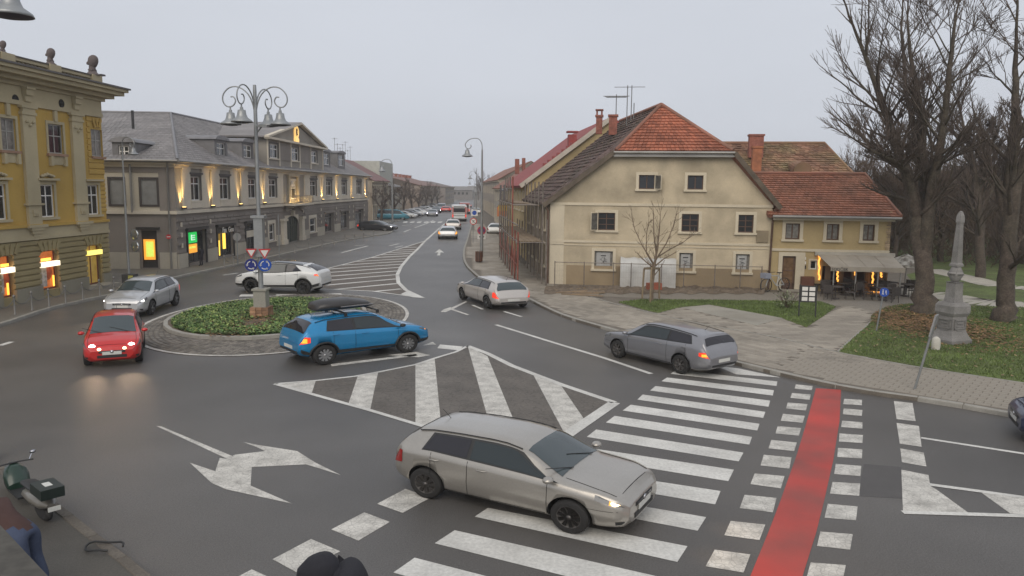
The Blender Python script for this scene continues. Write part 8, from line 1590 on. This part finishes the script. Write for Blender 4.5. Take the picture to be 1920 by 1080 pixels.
# ================================================================ people
def person(name, label, base, rz, J, rad, m_cloth, m_leg, m_skin, m_hair, hood=False, sc=1.0, hands=True):
    """J: joint positions; body is one skinned figure, clothing is carved from it by height"""
    t = thing(name, label, 'person', base, rz); t.scale = (sc, sc, sc*.86 if sc < 1.5 else sc)
    order = ['pelvis', 'waist', 'chest', 'neck', 'head', 'top', 'ls', 'le', 'lw', 'lh', 'rs', 're', 'rw', 'rh', 'lk0', 'lk', 'la', 'lt', 'rk0', 'rk', 'ra', 'rt']; V = [J[k] for k in order]; ix = {k: i for i, k in enumerate(order)}
    E = [(ix[a], ix[c]) for a, c in (('pelvis', 'waist'), ('waist', 'chest'), ('chest', 'neck'), ('neck', 'head'), ('head', 'top'), ('chest', 'ls'), ('ls', 'le'), ('le', 'lw'), ('lw', 'lh'), ('chest', 'rs'), ('rs', 're'), ('re', 'rw'), ('rw', 'rh'), ('pelvis', 'lk0'), ('lk0', 'lk'), ('lk', 'la'), ('la', 'lt'), ('pelvis', 'rk0'), ('rk0', 'rk'), ('rk', 'ra'), ('ra', 'rt'))]
    me = bpy.data.meshes.new('body'); me.from_pydata(V, E, []); o = bpy.data.objects.new('body', me); COL.objects.link(o)
    md = o.modifiers.new('s', 'SKIN'); sv = me.skin_vertices[0].data
    for k, i in ix.items(): sv[i].radius = rad[k]; sv[i].use_root = (k == 'pelvis')
    md.use_smooth_shade = True; s2 = o.modifiers.new('u', 'SUBSURF'); s2.levels = s2.render_levels = 2
    bpy.context.view_layer.update(); nm = bpy.data.meshes.new_from_object(o.evaluated_get(bpy.context.evaluated_depsgraph_get())); bpy.data.objects.remove(o)
    for m in (m_cloth, m_leg, m_skin, BLK): nm.materials.append(m)
    hip = J['pelvis'][2]; nk = J['neck'][2]
    P_ = [Vector(v) for v in V]
    bone = [(ix[a], ix[c], k) for a, c, k in (('pelvis', 'chest', 0), ('chest', 'neck', 0), ('neck', 'top', 0 if hood else 2), ('ls', 'lw', 0), ('rs', 'rw', 0), ('lw', 'lh', 2), ('rw', 'rh', 2), ('lk0', 'lk', 1), ('rk0', 'rk', 1), ('lk', 'la', 1), ('rk', 'ra', 1), ('la', 'lt', 3), ('ra', 'rt', 3))]
    for f in nm.polygons:
        c = Vector(f.center); best = (9, 0)
        for a, b_, k in bone:
            u = P_[b_]-P_[a]; tt = max(0, min(1, (c-P_[a]).dot(u)/u.dot(u))); dd = (c-P_[a]-u*tt).length
            if dd < best[0]: best = (dd, k)
        f.material_index = best[1]; f.use_smooth = True
    body = link('body', nm, t); h = Vector(J['head']); up = (Vector(J['top'])-Vector(J['neck'])).normalized(); fw = Vector(J.get('face', (1, 0, 0)))
    if hood:
        b = MB(); b.lathe([(.0, .17), (.10, .155), (.155, .07), (.165, -.05), (.15, -.14), (.17, -.2)], n=14, cap=False); b.v = [(h.x+x*(1.55 if x > 0 else 1.1)-.02+(.04 if z > -.1 else 0), h.y+y, h.z+z-(.10*max(0, x)*4)) for x, y, z in b.v]; part('hood', b, m_cloth, t)
    else:
        b = MB(); b.lathe([(.0, .15), (.08, .13), (.118, .05), (.115, -.03), (.09, -.09)], n=12, cap=False); b.v = [(h.x+x-.022, h.y+y, h.z+z) for x, y, z in b.v]; part('hair', b, m_hair, t)
    b = MB(); b.lathe([(0, .0), (.018, .02), (.012, .045), (0, .05)], n=6); b.v = [(h.x+.105+x, h.y+y, h.z-.035+z) for x, y, z in b.v]; part('nose', b, m_skin, t)
    if hands:
        for w_, hd_ in (('lw', 'lh'), ('rw', 'rh')):
            a, c = Vector(J[w_]), Vector(J[hd_]); d = (c-a).normalized(); sd = d.cross(Vector((0, 0, 1))); sd = sd.normalized() if sd.length > .1 else Vector((1, 0, 0))
            for k in range(4): b = MB(); s0 = c+sd*(.024*(k-1.5)); L_ = (.07, .08, .075, .055)[k]; dn = Vector((0, 0, -1))*.3+d; b.tube([s0-d*.02, s0+dn*L_*.5, s0+dn*L_+Vector((-.02, 0, -.01))], [.010, .009, .007], 6); part('finger', b, m_skin, body)
            b = MB(); b.tube([a+d*.03+sd*.03, a+d*.06+sd*.055, a+d*.10+sd*.06], [.012, .011, .008], 6); part('thumb', b, m_skin, body)
    return t
SKIN = mat('skin', (.38, .21, .15), .6, var=.08); BLKC = mat('black_cloth', (.018, .018, .024), .9, var=.2, bump=.3); NAVY = mat('navy_cloth', (.02, .022, .045), .9, var=.2); JEAN = mat('blue_denim', (.045, .06, .105), .85, var=.2, vs=3, bump=.3); HAIR = mat('dark_hair', (.03, .02, .015), .8); DKJ = mat('dark_trousers', (.03, .028, .035), .9)
RAD = dict(pelvis=(.15, .12), waist=(.135, .105), chest=(.165, .12), neck=(.06, .06), head=(.095, .10), top=(.07, .08), ls=(.07, .07), le=(.05, .05), lw=(.036, .036), lh=(.034, .022), rs=(.07, .07), re=(.05, .05), rw=(.036, .036), rh=(.034, .022), lk0=(.095, .095), lk=(.065, .065), la=(.045, .045), lt=(.045, .035), rk0=(.095, .095), rk=(.065, .065), ra=(.045, .045), rt=(.045, .035))
def pose(**k):
    J = dict(pelvis=(0, 0, .95), waist=(0, 0, 1.12), chest=(0, 0, 1.36), neck=(0, 0, 1.52), head=(.02, 0, 1.64), top=(.01, 0, 1.74), ls=(0, .2, 1.42), le=(-.02, .25, 1.14), lw=(.06, .26, .9), lh=(.09, .26, .82), rs=(0, -.2, 1.42), re=(-.02, -.25, 1.14), rw=(.06, -.26, .9), rh=(.09, -.26, .82), lk0=(0, .1, .86), lk=(.03, .11, .48), la=(0, .11, .08), lt=(.16, .12, .035), rk0=(0, -.1, .86), rk=(.03, -.11, .48), ra=(0, -.11, .08), rt=(.16, -.12, .035)); J.update(k); return J
p = G(378, 498, .1); k = (HT(p, 377, 461)-.1)/1.74/.86
person('person', 'person in dark clothes using the green-signed cash machine', p, radians(165), pose(chest=(.05, 0, 1.34), neck=(.12, 0, 1.48), head=(.17, 0, 1.59), top=(.17, 0, 1.69), le=(.12, .22, 1.14), lw=(.34, .16, 1.12), lh=(.42, .14, 1.13)), RAD, BLKC, DKJ, SKIN, HAIR, sc=k)
hp = G(655, 1052, 1.42); person('person', 'pedestrian in a black hooded jacket seen from above at the bottom edge', (hp.x, hp.y, .0), radians(188), pose(chest=(.02, 0, 1.32), neck=(.14, 0, 1.46), head=(.25, 0, 1.55), top=(.27, 0, 1.64), lk=(.2, .11, .5), la=(.12, .11, .1), lt=(.28, .12, .05), rk=(-.02, -.11, .48), ra=(-.24, -.11, .14), rt=(-.12, -.12, .04), le=(-.12, .27, 1.14), lw=(-.02, .3, .92), lh=(.02, .3, .84), re=(-.02, -.27, 1.16), rw=(.12, -.24, 1.0), rh=(.18, -.24, .95)), dict(RAD, chest=(.31, .25), waist=(.26, .22), ls=(.15, .15), rs=(.15, .15), neck=(.16, .16), pelvis=(.18, .15), le=(.07, .07), re=(.07, .07)), BLKC, DKJ, SKIN, HAIR, hood=True, sc=1.02)
fp = G(84, 1105, .1)
person('person', 'person in blue jeans bending out of the picture at the bottom left', fp, radians(170), pose(pelvis=(.28, 0, .84), waist=(.45, 0, .95), chest=(.68, 0, 1.06), neck=(.82, 0, 1.13), head=(.94, 0, 1.17), top=(1.02, 0, 1.2), ls=(.66, .2, 1.08), le=(.72, .26, .82), lw=(.84, .24, .62), lh=(.9, .23, .56), rs=(.66, -.2, 1.08), re=(.70, -.26, .82), rw=(.8, -.25, .62), rh=(.86, -.24, .56), lk0=(.22, .1, .76), lk=(.16, .11, .44), la=(0, .12, .08), lt=(.16, .13, .035), rk0=(.22, -.1, .76), rk=(.22, -.11, .44), ra=(.1, -.12, .08), rt=(.26, -.13, .035)), dict(RAD, lk0=(.12, .12), rk0=(.12, .12), lk=(.09, .09), rk=(.09, .09), la=(.07, .07), ra=(.07, .07), pelvis=(.18, .16)), mat('rust_jacket', (.06, .03, .025), .85), JEAN, SKIN, HAIR, sc=1.1)
# ---------------------------------------------------------------- scooter by the near kerb
a, c = G(98, 985, .1), G(12, 912, .1); d = (a-c); L_ = d.length; S_ = thing('motor_scooter', 'pale and dark green motor scooter with black top box parked by the near kerb', 'motor scooter', (a+c)/2, atan2(-d.y, -d.x)); sk = L_/1.75; S_.scale = (sk, .85, .55)
SCP = mat('scooter_cream', (.15, .14, .12), .4, coat=.4, var=.1); SCD = mat('scooter_dark_green', (.012, .035, .022), .35, coat=.4)
for x in (-.6, .62): b = MB(); b.lathe([(.12, -.05), (.2, -.06), (.235, -.03), (.235, .03), (.2, .06), (.12, .05)], (x, 0, .235), 18, 0, True, 'y'); part('wheel', b, TYRE, S_)
def loft(nm, rings, m):
    b = MB(); n = 10; vs = []
    for x, w, z0, z1 in rings: vs += [(x, w*cos(2*pi*j/n), (z0+z1)/2+(z1-z0)/2*sin(2*pi*j/n)) for j in range(n)]
    b.add(vs, [(i*n+j, i*n+(j+1) % n, (i+1)*n+(j+1) % n, (i+1)*n+j) for i in range(len(rings)-1) for j in range(n)], 0, True); b.add(vs[:n], [tuple(range(n))[::-1]]); b.add(vs[-n:], [tuple(range(n))]); return part(nm, b, m, S_)
loft('rear_body', [(-.88, .07, .5, .62), (-.75, .17, .38, .74), (-.45, .2, .34, .76), (-.15, .16, .34, .66), (-.05, .1, .3, .5)], SCP); loft('front_shield', [(.3, .2, .28, .5), (.4, .22, .35, .95), (.5, .18, .45, 1.0), (.6, .1, .6, .9)], SCD); loft('front_mudguard', [(.42, .08, .38, .5), (.62, .09, .44, .52), (.82, .06, .3, .42)], SCP)
b = MB(); b.box(-.05, .38, -.17, .17, .26, .32); part('footboard', b, BLK, S_); loft('seat', [(-.62, .12, .74, .82), (-.4, .16, .74, .86), (-.1, .14, .7, .83), (.05, .08, .68, .74)], BLK)
b = MB(); b.box(-.98, -.6, -.19, .19, .84, 1.12); part('top_box', b, mat('box_black', (.012, .02, .017), .35, var=.1), S_); b = MB(); b.box(-.86, -.72, -.06, .06, 1.12, 1.13); part('box_label', b, PLATE, S_)
b = MB(); b.tube([(.42, -.32, 1.02), (.48, -.12, 1.0), (.48, .12, 1.0), (.42, .32, 1.02)], .02, 6); part('handlebar', b, BLK, S_)
for sg in (-1, 1): b = MB(); b.tube([(.45, sg*.26, 1.02), (.5, sg*.33, 1.16)], .01, 5); b.lathe([(0, -.01), (.06, 0), (0, .015)], (.5, sg*.35, 1.2), 10, 0, True, 'x'); part('mirror', b, CHROME, S_)
b = MB(); b.lathe([(.07, 0), (.06, .03), (0, .045)], (.58, 0, .9), 12, 0, True, 'x'); part('headlight', b, HEADM, S_); b = MB(); b.box(-1.0, -.985, -.1, .1, .5, .62); part('number_plate', b, PLATE, S_)
t = thing('metal_hoop', 'dark bent metal hoop lying by the near kerb', 'metal hoop', G(196, 1028, .12)); b = MB(); b.tube([(.26*cos(a), .16*sin(a), .03+.02*sin(3*a)) for a in np.linspace(0, 5.2, 14)], .016, 5); part('hoop', b, BLK, t)  # bent metal hoop lying loose on the ground
# ledge of the building the picture is taken from
b = MB(); A_, B_2 = ray(0, 984), ray(92, 1082); zl = 4.25
P0_, P1_ = (Vector((q.x, q.y))*((CAM_H-zl)/-q.z) for q in (A_, B_2)); dv = (P1_-P0_).normalized(); nn = Vector((dv.y, -dv.x)); 
if nn.dot(P0_) > 0: nn = -nn
b.prism([tuple(P0_-dv*2), tuple(P1_+dv*.35), tuple(P1_+dv*.35+nn*.9), tuple(P0_-dv*2+nn*.9)], zl-.25, zl); t = thing('window_ledge', 'stone ledge of the camera building in the bottom left corner', 'ledge', (0, 0, 0)); part('slab', b, mat('ledge_stone', (.075, .07, .06), .85, var=.2, vs=3, fine=.2), t)
# ================================================================ haze
b = MB(); b.box(-160, 200, -14, 470, -1.2, 16); hz = b.mesh('haze', None) if False else b.mesh('haze', [])
hm = bpy.data.materials.new('haze_air'); hm.use_nodes = True; t_ = hm.node_tree; t_.nodes.remove(t_.nodes['Principled BSDF']); v_ = t_.nodes.new('ShaderNodeVolumePrincipled'); v_.inputs['Color'].default_value = (.97, .975, .99, 1); v_.inputs['Density'].default_value = HAZE = .0007; v_.inputs['Anisotropy'].default_value = .2; t_.links.new(v_.outputs[0], t_.nodes['Material Output'].inputs['Volume']); hz.materials.append(hm); link('haze', hz, kind='stuff')
